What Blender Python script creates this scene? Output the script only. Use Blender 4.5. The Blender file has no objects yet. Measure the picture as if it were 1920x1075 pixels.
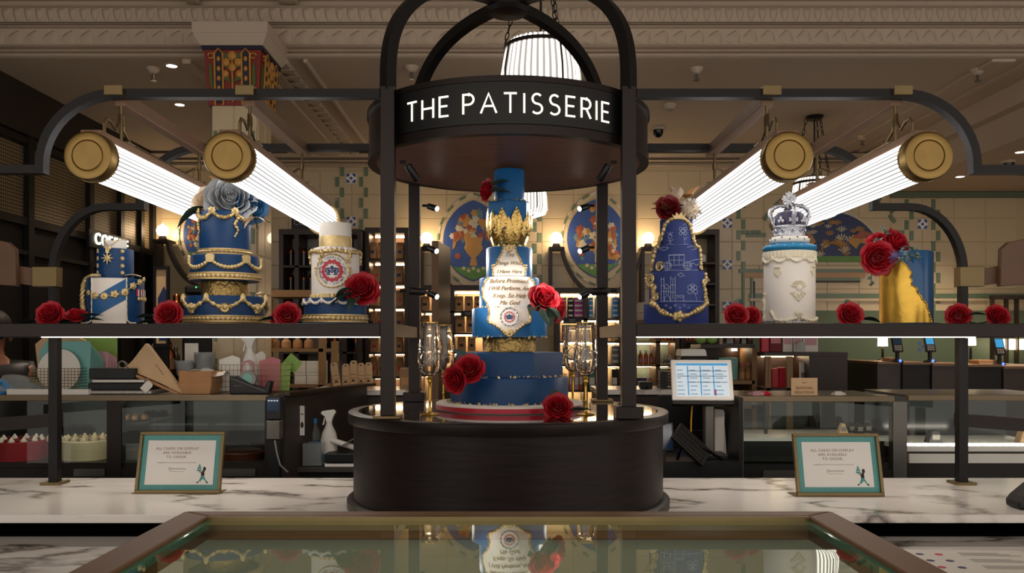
import bpy, bmesh, math, random
from mathutils import Vector, Matrix, Euler
random.seed(11)
PI = math.pi
SC = bpy.context.scene
COL = SC.collection

# ------------------------------------------------------------------ camera
FPX, PX0, ROW0, CAMZ = 1560.0, 953.0, 641.0, 1.55
cam_d = bpy.data.cameras.new('camera'); cam = bpy.data.objects.new('camera', cam_d); COL.objects.link(cam)
cam.location = (0, 0, CAMZ); cam.rotation_euler = (PI/2, 0, 0)
cam_d.sensor_width = 36; cam_d.lens = 36*FPX/1920
cam_d.shift_x = (960-PX0)/1920; cam_d.shift_y = (ROW0-537.5)/1920
cam_d.clip_start = .05; cam_d.clip_end = 100
SC.camera = cam
# ------------------------------------------------------------------ world and exposure
W = bpy.data.worlds.new('world'); SC.world = W; W.use_nodes = True
bg = W.node_tree.nodes['Background']; bg.inputs[0].default_value = (1.0, .92, .85, 1); bg.inputs[1].default_value = .85
SC.view_settings.view_transform = 'Standard'; SC.view_settings.look = 'None'
SC.view_settings.exposure = 0.45; SC.view_settings.gamma = 1.0; SC.view_settings.use_curve_mapping = False

# ------------------------------------------------------------------ helpers
def P(px, row, d):
    return Vector(((px-PX0)*d/FPX, d, CAMZ+(ROW0-row)*d/FPX))
def lin(c):
    c = c/255.0
    return c/12.92 if c <= .04045 else ((c+.055)/1.055)**2.4
def rgb(c):
    if isinstance(c, str): c = tuple(int(c[i:i+2], 16) for i in (0, 2, 4))
    return (lin(c[0]), lin(c[1]), lin(c[2]), 1)
MATS = {}
def mat(name, c, rough=.5, metal=0, var=.12, vs=9, bump=0, bs=60, emit=0, ec=None, coat=0, sheen=0, trans=0, ior=1.45, spec=.5, aniso=0):
    if name in MATS: return MATS[name]
    m = bpy.data.materials.new(name); m.use_nodes = True; nt = m.node_tree; N = nt.nodes; L = nt.links
    b = N['Principled BSDF']; col = rgb(c)
    b.inputs['Roughness'].default_value = rough; b.inputs['Metallic'].default_value = metal
    b.inputs['Coat Weight'].default_value = coat; b.inputs['Sheen Weight'].default_value = sheen
    b.inputs['Transmission Weight'].default_value = trans; b.inputs['IOR'].default_value = ior
    b.inputs['Specular IOR Level'].default_value = spec
    b.inputs['Anisotropic'].default_value = aniso
    tc = N.new('ShaderNodeTexCoord')
    nz = N.new('ShaderNodeTexNoise'); nz.inputs['Scale'].default_value = vs; nz.inputs['Detail'].default_value = 4
    L.new(tc.outputs['Object'], nz.inputs['Vector'])
    mx = N.new('ShaderNodeMix'); mx.data_type = 'RGBA'
    mx.inputs[6].default_value = tuple(v*(1-var) for v in col[:3])+(1,); mx.inputs[7].default_value = tuple(min(1, v*(1+var)) for v in col[:3])+(1,)
    L.new(nz.outputs['Fac'], mx.inputs[0]); L.new(mx.outputs[2], b.inputs['Base Color'])
    if bump:
        n2 = N.new('ShaderNodeTexNoise'); n2.inputs['Scale'].default_value = bs; n2.inputs['Detail'].default_value = 3
        L.new(tc.outputs['Object'], n2.inputs['Vector'])
        bp = N.new('ShaderNodeBump'); bp.inputs['Strength'].default_value = bump; bp.inputs['Distance'].default_value = .01
        L.new(n2.outputs['Fac'], bp.inputs['Height']); L.new(bp.outputs['Normal'], b.inputs['Normal'])
    if emit:
        b.inputs['Emission Color'].default_value = rgb(ec or c); b.inputs['Emission Strength'].default_value = emit
    MATS[name] = m
    return m
def nodes_mat(name):
    m = bpy.data.materials.new(name); m.use_nodes = True; MATS[name] = m
    return m, m.node_tree.nodes, m.node_tree.links, m.node_tree.nodes['Principled BSDF']
def ramp(N, stops):
    r = N.new('ShaderNodeValToRGB'); e = r.color_ramp.elements
    while len(e) > 1: e.remove(e[-1])
    e[0].position = stops[0][0]; e[0].color = stops[0][1]
    for p, c in stops[1:]:
        x = e.new(p); x.color = c
    return r
def math_node(N, L, op, a, b=None):
    n = N.new('ShaderNodeMath'); n.operation = op
    for i, v in enumerate((a, b)):
        if v is None: continue
        if isinstance(v, (int, float)): n.inputs[i].default_value = v
        else: L.new(v, n.inputs[i])
    return n.outputs[0]

class MB:
    def __init__(s): s.v = []; s.f = []
    def add(s, vs, fs):
        o = len(s.v); s.v += [Vector(v) for v in vs]; s.f += [tuple(i+o for i in f) for f in fs]; return s
    def box(s, x0, x1, y0, y1, z0, z1, M=None):
        vs = [Vector((x, y, z)) for z in (z0, z1) for y in (y0, y1) for x in (x0, x1)]
        if M is not None: vs = [M @ v for v in vs]
        return s.add(vs, [(0, 2, 3, 1), (4, 5, 7, 6), (0, 1, 5, 4), (2, 6, 7, 3), (0, 4, 6, 2), (1, 3, 7, 5)])
    def lathe(s, prof, n=32, c=(0, 0, 0), mod=None, M=None, a0=0):
        vs = []; fs = []; k = len(prof)
        for i in range(n):
            a = a0+2*PI*i/n
            for j, (r, z) in enumerate(prof):
                rr = r*(mod(a, j) if mod else 1)
                v = Vector((rr*math.cos(a), rr*math.sin(a), z))
                if M is not None: v = M @ v
                vs.append(v+Vector(c))
        for i in range(n):
            i2 = (i+1) % n
            for j in range(k-1): fs.append((i*k+j, i2*k+j, i2*k+j+1, i*k+j+1))
        if prof[0][0] > 1e-5: fs.append(tuple(i*k for i in range(n))[::-1])
        if prof[-1][0] > 1e-5: fs.append(tuple(i*k+k-1 for i in range(n)))
        return s.add(vs, fs)
    def ring(s, prof, n=48, c=(0, 0, 0), mod=None):
        vs = []; fs = []; k = len(prof)
        for i in range(n):
            a = 2*PI*i/n
            for j, (r, z) in enumerate(prof):
                rr = r+(mod(a, j) if mod else 0)
                vs.append(Vector((rr*math.cos(a)+c[0], rr*math.sin(a)+c[1], z+c[2])))
        for i in range(n):
            i2 = (i+1) % n
            for j in range(k):
                j2 = (j+1) % k
                fs.append((i*k+j, i2*k+j, i2*k+j2, i*k+j2))
        return s.add(vs, fs)
    def tube(s, pts, r, n=8, closed=False, flat=None):
        pts = [Vector(p) for p in pts]; m = len(pts)
        rs = r if isinstance(r, (list, tuple)) else [r]*m
        vs = []; fs = []; nrm = None
        for i, p in enumerate(pts):
            a = pts[i-1] if (i > 0 or closed) else p
            b = pts[(i+1) % m] if (i < m-1 or closed) else p
            t = (b-a)
            t = t.normalized() if t.length > 1e-9 else Vector((0, 0, 1))
            if nrm is None:
                nrm = t.orthogonal().normalized()
            else:
                nrm = nrm-t*nrm.dot(t)
                nrm = nrm.normalized() if nrm.length > 1e-6 else t.orthogonal().normalized()
            bn = t.cross(nrm)
            for k in range(n):
                w = 2*PI*k/n
                vs.append(p+(nrm*math.cos(w)+bn*math.sin(w))*rs[i])
        for i in range(m if closed else m-1):
            i2 = (i+1) % m
            for k in range(n):
                k2 = (k+1) % n
                fs.append((i*n+k, i*n+k2, i2*n+k2, i2*n+k))
        if not closed:
            fs.append(tuple(range(n))[::-1]); fs.append(tuple((m-1)*n+k for k in range(n)))
        return s.add(vs, fs)
    def prism(s, poly, d0, d1, plane='xz'):
        n = len(poly)
        def pt(a, b, d):
            return {'xz': (a, d, b), 'xy': (a, b, d), 'yz': (d, a, b)}[plane]
        vs = [pt(a, b, d0) for a, b in poly]+[pt(a, b, d1) for a, b in poly]
        fs = [tuple(range(n))[::-1], tuple(range(n, 2*n))]+[(i, (i+1) % n, n+(i+1) % n, n+i) for i in range(n)]
        return s.add(vs, fs)
    def ribbon(s, pts, th, y0, y1):
        """flat bar following a polyline in the xz plane"""
        m = len(pts); P2 = [Vector((p[0], p[1])) for p in pts]; a = []; b = []
        for i, p in enumerate(P2):
            d1 = (P2[i]-P2[i-1]).normalized() if i > 0 else None
            d2 = (P2[i+1]-P2[i]).normalized() if i < m-1 else None
            if d1 is None: d1 = d2
            if d2 is None: d2 = d1
            n1 = Vector((-d1.y, d1.x)); n2 = Vector((-d2.y, d2.x)); q = n1+n2
            q = q/max(.5, q.dot(n1)) if q.length > 1e-6 else n1
            a.append(p+q*th/2); b.append(p-q*th/2)
        vs = []; fs = []
        for i in range(m):
            vs += [(a[i].x, y0, a[i].y), (b[i].x, y0, b[i].y), (b[i].x, y1, b[i].y), (a[i].x, y1, a[i].y)]
        for i in range(m-1):
            for k in range(4):
                k2 = (k+1) % 4
                fs.append((i*4+k, i*4+k2, i*4+4+k2, i*4+4+k))
        fs += [(0, 1, 2, 3), tuple((m-1)*4+k for k in (3, 2, 1, 0))]
        return s.add(vs, fs)
    def sphere(s, c, r, nu=14, nv=9, sc=(1, 1, 1)):
        prof = [(r*math.sin(PI*j/nv), -r*math.cos(PI*j/nv)) for j in range(nv+1)]
        prof[0] = (0, -r); prof[-1] = (0, r)
        return s.lathe(prof, nu, c, M=Matrix.Diagonal(Vector(sc)))
    def surf(s, fn, nu, nv):
        vs = [Vector(fn(i/nu, j/nv)) for i in range(nu+1) for j in range(nv+1)]
        fs = [(i*(nv+1)+j, (i+1)*(nv+1)+j, (i+1)*(nv+1)+j+1, i*(nv+1)+j+1) for i in range(nu) for j in range(nv)]
        return s.add(vs, fs)
    def slab(s, fn, nu, nv, off):
        """closed shell: surface fn(u,v) and the same moved by off(u,v)"""
        A = [Vector(fn(i/nu, j/nv)) for i in range(nu+1) for j in range(nv+1)]
        B = [Vector(off(i/nu, j/nv)) for i in range(nu+1) for j in range(nv+1)]
        w = nv+1; o = len(A); fs = []
        for i in range(nu):
            for j in range(nv):
                q = (i*w+j, (i+1)*w+j, (i+1)*w+j+1, i*w+j+1)
                fs.append(q); fs.append(tuple(x+o for x in q[::-1]))
        edge = [i*w for i in range(nu+1)]+[nu*w+j for j in range(1, nv+1)]+[i*w+nv for i in range(nu-1, -1, -1)]+[j for j in range(nv-1, 0, -1)]
        for i in range(len(edge)):
            a, b = edge[i], edge[(i+1) % len(edge)]
            fs.append((a, a+o, b+o, b))
        return s.add(A+B, fs)
    def xf(s, M):
        s.v = [M @ v for v in s.v]; return s
    def build(s, name, m, parent=None, smooth=False, ang=35, bevel=0, kind=None, loc=None, world=False, recalc=True):
        off = Vector((0, 0, 0))
        if world:
            q = parent
            while q is not None: off = off+q.location; q = q.parent
        if loc is not None and world: off = off+Vector(loc)
        me = bpy.data.meshes.new(name)
        me.from_pydata([tuple(v-off) for v in s.v], [], s.f)
        if recalc:
            bm = bmesh.new(); bm.from_mesh(me); bmesh.ops.recalc_face_normals(bm, faces=bm.faces); bm.to_mesh(me); bm.free()
        if smooth:
            me.polygons.foreach_set('use_smooth', [True]*len(me.polygons)); me.set_sharp_from_angle(angle=math.radians(ang))
        me.materials.append(m if not isinstance(m, str) else MATS[m])
        o = bpy.data.objects.new(name, me); COL.objects.link(o)
        if parent is not None: o.parent = parent
        if loc is not None: o.location = loc
        if bevel:
            bv = o.modifiers.new('bevel', 'BEVEL'); bv.width = bevel; bv.segments = 2; bv.limit_method = 'ANGLE'; bv.angle_limit = math.radians(40)
        if kind: o['kind'] = kind
        return o

def thing(name, label, cat, loc, rotz=0, rot=None, group=None):
    o = bpy.data.objects.new(name, None); COL.objects.link(o); o.empty_display_size = .05
    o.location = loc
    o.rotation_euler = rot if rot is not None else (0, 0, rotz)
    return tag(o, label, cat, group)
def tag(o, label, cat, group=None):
    o['label'] = label; o['category'] = cat
    if group: o['group'] = group
    return o
def struct(o): o['kind'] = 'structure'; return o
def inst(src, parent, M=None, name=None):
    o = bpy.data.objects.new(name or src.name.split('.')[0], src.data); COL.objects.link(o); o.parent = parent
    if M is not None: o.matrix_local = M
    for md in src.modifiers:
        if md.type == 'BEVEL':
            b = o.modifiers.new('bevel', 'BEVEL'); b.width = md.width; b.segments = md.segments; b.limit_method = 'ANGLE'; b.angle_limit = md.angle_limit
    return o
def inst_me(name, me, parent, M=None):
    o = bpy.data.objects.new(name, me); COL.objects.link(o); o.parent = parent
    if M is not None: o.matrix_local = M
    return o
def T(x, y, z): return Matrix.Translation((x, y, z))
def RX(a): return Matrix.Rotation(a, 4, 'X')
def RY(a): return Matrix.Rotation(a, 4, 'Y')
def RZ(a): return Matrix.Rotation(a, 4, 'Z')
def face_cam(x, y): return math.atan2(-x, y)
def text_mesh(txt, size, extrude=.0015, shear=0, align='CENTER', bold=0, spacing=1.0):
    cu = bpy.data.curves.new('lettering', 'FONT'); cu.body = txt; cu.size = size; cu.extrude = extrude
    cu.shear = shear; cu.align_x = align; cu.align_y = 'CENTER'; cu.offset = bold; cu.space_character = spacing; cu.resolution_u = 3
    ob = bpy.data.objects.new('lettering', cu); COL.objects.link(ob)
    bpy.context.view_layer.update()
    me = bpy.data.meshes.new_from_object(ob.evaluated_get(bpy.context.evaluated_depsgraph_get()))
    bpy.data.objects.remove(ob); bpy.data.curves.remove(cu)
    return me
def text_obj(name, txt, size, m, parent, M, fn=None, **kw):
    """flat lettering: in its own plane x right, y up; fn maps each vertex if given"""
    me = text_mesh(txt, size, **kw); me.name = name
    for v in me.vertices:
        v.co = fn(v.co) if fn else M @ v.co
    me.materials.clear(); me.materials.append(MATS[m] if isinstance(m, str) else m)
    o = bpy.data.objects.new(name, me); COL.objects.link(o); o.parent = parent
    return o
def scribble(name, parent, M, w, h, n, m, r=.0007, seed=1):
    rnd = random.Random(seed); k = n*5; pts = []
    for i in range(k+1):
        u = i/k; pts.append(M @ Vector((-w/2+w*u+.25*w/n*math.sin(2*PI*n*u), 0, h*(.5+.5*rnd.random())*math.sin(2*PI*n*u+rnd.uniform(-.4, .4))*(1.6 if u < .18 else .6))))
    return MB().tube(pts, r, 4).build(name, m, parent)
UP = RX(PI/2)      # stands text up in the xz plane, facing -y

# ------------------------------------------------------------------ materials
mat('bronze_dark', '29221f', .38, .55, .15, 4)
mat('bronze_black', '161312', .48, .3, .1)
mat('bronze_brown', '7a5d47', .48, .3, .15, 6)
mat('brass', '98804f', .32, 1, .12, 14)
mat('brass_dull', '7c6a49', .42, .8, .15, 14)
mat('gold', 'd9b56a', .27, 1, .2, 40, bump=.25, bs=120)
mat('gold_bright', 'e6b84e', .3, .8, .2, 25, bump=.12, bs=40)
mat('gold_soft', 'e0c48c', .36, .6, .2, 60, bump=.2, bs=160)
mat('silver', 'b9b9be', .3, .85, .2, 60, bump=.4, bs=200)
mat('steel', '6f6c66', .35, .9, .12, 5)
mat('steel_dark', '2b2724', .4, .6, .15, 5)
mat('navy', '0e3b68', .42, 0, .1, 5, spec=.4)
mat('royal', '19629c', .45, 0, .08, 5, spec=.4)
mat('indigo', '2b3d80', .45, 0, .1, 5, spec=.4)
mat('sash_blue', '1d5d96', .45, 0, .06, 5)
mat('icing', 'efe6da', .5, 0, .03, 6)
mat('icing_cream', 'e6dcc0', .5, 0, .08, 30)
mat('white', 'f0ece4', .5, 0, .03)
mat('paper', 'e2dcd2', .7, 0, .05)
mat('rose_red', 'a4091c', .5, 0, .25, 22)
mat('rose_deep', '720611', .55, 0, .25, 22)
mat('leaf_green', '33463a', .5, 0, .25, 30)
mat('leaf_grey', '6f8076', .55, 0, .2, 30)
mat('stem_green', '2f3f28', .5, 0, .2, 30)
mat('black', '0c0b0b', .45, 0, .1)
mat('black_gloss', '0b0a0b', .12, 0, .1)
mat('cream_wall', 'c2ad89', .35, 0, .08, 3, coat=.15)
mat('cream_tile', 'c8b490', .3, 0, .06, 2.5, coat=.2)
mat('ceiling_paint', 'b9a792', .75, 0, .04, 2)
mat('plaster', 'b9a792', .75, 0, .05, 3)
mat('green_tile', '66795c', .3, 0, .25, 3, coat=.2)
mat('green_paint', '5d6b52', .5, 0, .1, 2)
mat('peach_tile', 'b98f63', .35, 0, .1, 3)
mat('dark_wood', '33241c', .42, 0, .3, 6)
mat('mid_wood', '6b4c36', .5, 0, .25, 7)
mat('tan_wood', '94714a', .5, 0, .2, 7)
mat('kraft', 'b98a5e', .75, 0, .12, 12, bump=.2, bs=40)
mat('kraft_light', 'cfae86', .75, 0, .1, 12)
mat('teal_card', '7fb3a6', .6, 0, .05)
mat('teal_stripe', '4e9a97', .6, 0, .05)
mat('teal_pale', '79b3ad', .6, 0, .05)
mat('pink_card', 'c99aa0', .6, 0, .05)
mat('lime_card', '93b85c', .6, 0, .05)
mat('ink_brown', '8c6a4c', .6, 0, .05)
mat('ink_dark', '2a2423', .6, 0, .05)
mat('ink_red', 'c43345', .5, 0, .05)
mat('ink_navy', '25345f', .5, 0, .05)
mat('ribbon_red', 'c01c33', .3, 0, .1, sheen=.4)
mat('chalk', 'b4c0dd', .6, 0, .05)
mat('clear_plastic', 'dfe4e4', .12, 0, .03, trans=.85, ior=1.3)
mat('bottle_dark', '1d1512', .15, 0, .1, coat=.5)
mat('copper', 'b4683d', .3, 1, .1)
mat('magenta', 'b13b8c', .4, 0, .15, 30)
mat('cyan_pack', '2f8fd0', .4, 0, .15, 30)
mat('yellow_pack', 'd49c2b', .4, 0, .15, 30)
mat('orange_pack', 'b8552a', .4, 0, .15, 30)
mat('grey_pack', '86807c', .4, 0, .15, 30)
mat('red_pack', 'c2162b', .35, 0, .1)
mat('purple_pack', '4a3f6e', .4, 0, .1)
mat('green_pack', '4f7d63', .4, 0, .1)
mat('pink_pack', 'c7767a', .4, 0, .1)
mat('purple_velvet', '3b3550', .7, 0, .2, 40, sheen=.4)
mat('pillow_blue', '2583b4', .45, 0, .12, 12)
mat('gem_blue', '22307a', .1, 0, .1, coat=.8)
mat('thistle', '65517c', .7, 0, .2, 40)
mat('cream_petal', 'e3cdb0', .6, 0, .12, 20)
mat('silver_petal', 'b3b6b9', .4, .25, .15, 20)
mat('navy_petal', '14496f', .55, 0, .2, 20)
mat('tan_petal', 'b1814f', .6, 0, .15, 20)
mat('velvet_red', '9c0f22', .6, 0, .15)
mat('cake_cream', 'd9c9a4', .6, 0, .1, 8)
mat('choc', '4a2213', .4, 0, .3, 20)
mat('skin', '845540', .5, 0, .06)
mat('led', 'fff2dc', .5, emit=13.0, ec='fff1e4')
mat('sign_light', 'fffbe0', .5, emit=1.25, ec='fffbdc')
mat('globe_light', 'fff1dc', .5, emit=22.0, ec='ffdfb6')
mat('spot_lens', 'ffffff', .5, emit=9.0, ec='fff2e0')
mat('downlight', 'ffffff', .5, emit=9.0, ec='ffe8cc')
mat('shade_light', 'fff0d8', .5, emit=4.0, ec='ffe6c4')
mat('shelf_light', 'ffe4bd', .5, emit=17, ec='ffdcae')
mat('screen_light', '7fa6bd', .3, emit=.18, ec='7fb0cc')
mat('screen_blue', '2d7fb4', .3, emit=.35, ec='3d9bd2')
mat('screen_white', 'b9c6d0', .3, emit=.28, ec='e2ebf0')
mat('screen_dark', '1c2a3c', .2, emit=.03, ec='4a78a8')
mat('led_blue', '3050ff', .3, emit=3.0, ec='3a5cff')
def make_special():
    # veined white marble
    m, N, L, b = nodes_mat('marble')
    tc = N.new('ShaderNodeTexCoord'); n1 = N.new('ShaderNodeTexNoise'); n1.inputs['Scale'].default_value = 1.3; n1.inputs['Detail'].default_value = 7
    mp = N.new('ShaderNodeMapping'); mp.inputs['Rotation'].default_value = (0, 0, .5); mp.inputs['Scale'].default_value = (1, 2.2, 1)
    L.new(tc.outputs['Object'], mp.inputs[0]); L.new(mp.outputs[0], n1.inputs['Vector'])
    d = math_node(N, L, 'SUBTRACT', n1.outputs['Fac'], .5); d = math_node(N, L, 'ABSOLUTE', d)
    r = ramp(N, [(0, rgb('6f6862')), (.012, rgb('a59c93')), (.035, rgb('e0dad2')), (.12, rgb('ebe6e0')), (.3, rgb('e2dcd4'))])
    L.new(d, r.inputs[0]); n2 = N.new('ShaderNodeTexNoise'); n2.inputs['Scale'].default_value = 2.1; n2.inputs['Detail'].default_value = 5
    L.new(tc.outputs['Object'], n2.inputs['Vector'])
    r2 = ramp(N, [(.35, (1, 1, 1, 1)), (.62, rgb('f3eee8'))]); L.new(n2.outputs['Fac'], r2.inputs[0])
    mx = N.new('ShaderNodeMix'); mx.data_type = 'RGBA'; mx.inputs[7].default_value = rgb('e8e2db')
    r3 = ramp(N, [(.46, (0, 0, 0, 1)), (.56, (1, 1, 1, 1))]); L.new(n2.outputs['Fac'], r3.inputs[0])
    L.new(r3.outputs[0], mx.inputs[0]); L.new(r.outputs[0], mx.inputs[6]); L.new(mx.outputs[2], b.inputs['Base Color'])
    b.inputs['Roughness'].default_value = .18
    # grained dark wood, grain along z-turned object space
    for nm, c0, c1, sc_, ro in (('wenge', '120a09', '221412', (1.5, 1.5, 22), .45), ('soffit_wood', '62443a', '8a6353', (2, 26, 2), .45)):
        m, N, L, b = nodes_mat(nm)
        tc = N.new('ShaderNodeTexCoord'); mp = N.new('ShaderNodeMapping'); mp.inputs['Scale'].default_value = sc_
        n1 = N.new('ShaderNodeTexNoise'); n1.inputs['Scale'].default_value = 4; n1.inputs['Detail'].default_value = 8
        L.new(tc.outputs['Object'], mp.inputs[0]); L.new(mp.outputs[0], n1.inputs['Vector'])
        r = ramp(N, [(.3, rgb(c0)), (.7, rgb(c1))]); L.new(n1.outputs['Fac'], r.inputs[0]); L.new(r.outputs[0], b.inputs['Base Color'])
        bp = N.new('ShaderNodeBump'); bp.inputs['Strength'].default_value = .15; bp.inputs['Distance'].default_value = .004
        L.new(n1.outputs['Fac'], bp.inputs['Height']); L.new(bp.outputs['Normal'], b.inputs['Normal']); b.inputs['Roughness'].default_value = ro; b.inputs['Specular IOR Level'].default_value = .25
    # black stone top of the plinth
    m, N, L, b = nodes_mat('black_marble')
    tc = N.new('ShaderNodeTexCoord'); n1 = N.new('ShaderNodeTexNoise'); n1.inputs['Scale'].default_value = 4; n1.inputs['Detail'].default_value = 8; n1.inputs['Distortion'].default_value = 1.2
    L.new(tc.outputs['Object'], n1.inputs['Vector']); d = math_node(N, L, 'ABSOLUTE', math_node(N, L, 'SUBTRACT', n1.outputs['Fac'], .5))
    r = ramp(N, [(0, rgb('5b5450')), (.02, rgb('2a2523')), (.08, rgb('161212'))]); L.new(d, r.inputs[0]); L.new(r.outputs[0], b.inputs['Base Color'])
    b.inputs['Roughness'].default_value = .06; b.inputs['Coat Weight'].default_value = .4
    # ribbed lamp glass, bright ridges and dimmer grooves around its own axis (local y)
    for nm, hi, lo, cnt, axis, c in (('rib_lamp', 3.6, .36, 30, 'y', 'fbf8f6'), ('rib_pendant', 2.4, .38, 40, 'z', 'fff4e6')):
        m, N, L, b = nodes_mat(nm); N.remove(b); out = N['Material Output']
        tc = N.new('ShaderNodeTexCoord'); sp = N.new('ShaderNodeSeparateXYZ'); L.new(tc.outputs['Object'], sp.inputs[0])
        a = math_node(N, L, 'ARCTAN2', sp.outputs[0], sp.outputs[2 if axis == 'y' else 1])
        w = math_node(N, L, 'SINE', math_node(N, L, 'MULTIPLY', a, cnt))
        mr = N.new('ShaderNodeMapRange'); mr.inputs[1].default_value = -.6; mr.inputs[2].default_value = .5; mr.inputs[3].default_value = lo; mr.inputs[4].default_value = hi
        L.new(w, mr.inputs[0]); e = N.new('ShaderNodeEmission'); e.inputs[0].default_value = rgb(c); L.new(mr.outputs[0], e.inputs[1])
        L.new(e.outputs[0], out.inputs[0])
    # spun brass disc
    m, N, L, b = nodes_mat('spun_brass')
    tc = N.new('ShaderNodeTexCoord'); sp = N.new('ShaderNodeSeparateXYZ'); L.new(tc.outputs['Object'], sp.inputs[0])
    rr = math_node(N, L, 'SQRT', math_node(N, L, 'ADD', math_node(N, L, 'MULTIPLY', sp.outputs[0], sp.outputs[0]), math_node(N, L, 'MULTIPLY', sp.outputs[2], sp.outputs[2])))
    w = math_node(N, L, 'SINE', math_node(N, L, 'MULTIPLY', rr, 2600))
    bp = N.new('ShaderNodeBump'); bp.inputs['Strength'].default_value = .1; bp.inputs['Distance'].default_value = .002; L.new(w, bp.inputs['Height']); L.new(bp.outputs[0], b.inputs['Normal'])
    tg = N.new('ShaderNodeTangent'); tg.direction_type = 'RADIAL'; tg.axis = 'Y'; L.new(tg.outputs[0], b.inputs['Tangent'])
    b.inputs['Base Color'].default_value = rgb('927848'); b.inputs['Metallic'].default_value = 1; b.inputs['Roughness'].default_value = .34; b.inputs['Anisotropic'].default_value = .75
    # clear panes: transparent mixed with mirror by fresnel
    for nm, c, ior in (('pane', 'f6faf7', 1.42), ('pane_dark', '9aa39a', 1.5), ('case_glass', 'f0f5ee', 1.75)):
        m, N, L, b = nodes_mat(nm); N.remove(b); out = N['Material Output']
        t = N.new('ShaderNodeBsdfTransparent'); t.inputs[0].default_value = rgb(c); g = N.new('ShaderNodeBsdfGlossy'); g.inputs['Roughness'].default_value = .015
        g.inputs[0].default_value = (.95, 1, .96, 1)
        fr = N.new('ShaderNodeFresnel'); fr.inputs[0].default_value = ior; mx = N.new('ShaderNodeMixShader'); ge = N.new('ShaderNodeNewGeometry')
        L.new(math_node(N, L, 'MULTIPLY', fr.outputs[0], math_node(N, L, 'SUBTRACT', 1.0, ge.outputs['Backfacing'])), mx.inputs[0]); L.new(t.outputs[0], mx.inputs[1]); L.new(g.outputs[0], mx.inputs[2]); L.new(mx.outputs[0], out.inputs[0])
    m, N, L, b = nodes_mat('goblet'); b.inputs['Transmission Weight'].default_value = 1; b.inputs['Roughness'].default_value = .02; b.inputs['IOR'].default_value = 1.42; b.inputs['Base Color'].default_value = (1, .98, .93, 1)
    m, N, L, b = nodes_mat('glass_edge'); b.inputs['Base Color'].default_value = rgb('1f6b52'); b.inputs['Roughness'].default_value = .1; b.inputs['Coat Weight'].default_value = .5
    # woven wire screen
    m, N, L, b = nodes_mat('wire_screen')
    tc = N.new('ShaderNodeTexCoord'); mp = N.new('ShaderNodeMapping'); mp.inputs['Scale'].default_value = (0, 38, 38)
    L.new(tc.outputs['Object'], mp.inputs[0]); br = N.new('ShaderNodeTexVoronoi'); br.inputs['Scale'].default_value = 1; L.new(mp.outputs[0], br.inputs['Vector']); br.inputs['Randomness'].default_value = 0
    r = ramp(N, [(.25, rgb('a08e6e')), (.5, rgb('4d4130'))]); L.new(br.outputs['Distance'], r.inputs[0]); L.new(r.outputs[0], b.inputs['Base Color']); b.inputs['Roughness'].default_value = .5; b.inputs['Metallic'].default_value = .3
make_special()
mat('case_frame', '74512f', .45, .35, .15, 6, spec=.3)
mat('rail_brass', '7b6c55', .42, .6, .12, 6)
# ================================================================== the room
WALLY = 8.3
def sbox(name, m, x0, x1, y0, y1, z0, z1, **kw):
    return struct(MB().box(x0, x1, y0, y1, z0, z1).build(name, m, **kw))
mat('floor_dark', '3b332c', .35, 0, .2, 3)
sbox('floor', 'floor_dark', -6, 7.5, -1, WALLY+.1, -.1, 0)
wall_back = sbox('wall_back', 'cream_wall', -6, 7.5, WALLY, WALLY+.12, 0, 4.2)
sbox('wall_right', 'cream_wall', 7.4, 7.5, 2, WALLY, 0, 4.2)
LOWC = 3.42
ceiling = sbox('ceiling', 'ceiling_paint', -6, 7.5, 5.5, WALLY, LOWC, 4.2)
sbox('ceiling_upper', 'ceiling_paint', -6, 7.5, -1, 5.5, 3.86, 4.2)

def moulding_x(name, y, z0, z1, proud, x0=-6, x1=7.4, m='plaster'):
    """a rounded moulding running along x, proud of the drop face towards -y"""
    pr = []
    for k in range(7):
        a = PI*k/6
        pr.append((y-proud*math.sin(a), (z0+z1)/2-(z1-z0)/2*math.cos(a)))
    o = MB().prism(pr, x0, x1, 'yz').build(name, m, smooth=True, ang=60)
    return struct(o)
# drop face at y = 5.5 between upper and lower ceiling, with enrichments
yf = 5.5
for i, (za, zb, pr) in enumerate(((3.42, 3.452, .05), (3.46, 3.475, .03), (3.485, 3.50, .06), (3.612, 3.628, .06), (3.635, 3.645, .05), (3.74, 3.752, .07), (3.80, 3.86, .10))):
    moulding_x('trim_%d' % (i+1), yf, za, zb, pr)
trim_leaf = struct(MB().box(-6, 7.4, yf-.03, yf, 3.50, 3.61).build('trim_8', 'plaster'))
trim_egg = struct(MB().box(-6, 7.4, yf-.04, yf, 3.65, 3.74).build('trim_9', 'plaster'))
# carved leaves and egg-and-dart, each a small relief piece
def relief_mesh(nm, w, h, d):
    mb = MB()
    def fn(u, v):
        x = (u-.5)*w*(1-.75*v*v); z = v*h
        return (x, -d*math.sin(PI*min(1, v*.9+.1))*math.cos((u-.5)*PI), z)
    def bk(u, v):
        x = (u-.5)*w*(1-.75*v*v); return (x, .004, v*h)
    mb.slab(fn, 4, 5, bk)
    o = mb.build(nm, 'plaster', smooth=True, ang=70); me = o.data; bpy.data.objects.remove(o); return me
leaf_me = relief_mesh('carved_leaf', .11, .09, .012); egg_me = relief_mesh('carved_egg', .058, .08, .016)
for i in range(72):
    x = -4.2+i*.118
    inst_me('carved_leaf', leaf_me, trim_leaf, T(x, yf-.03, 3.512) @ RY(.5 if x < 1.5 else .25))
for i in range(110):
    x = -4.1+i*.073
    inst_me('carved_egg', egg_me, trim_egg, T(x, yf-.04, 3.735) @ RY(PI))
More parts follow.
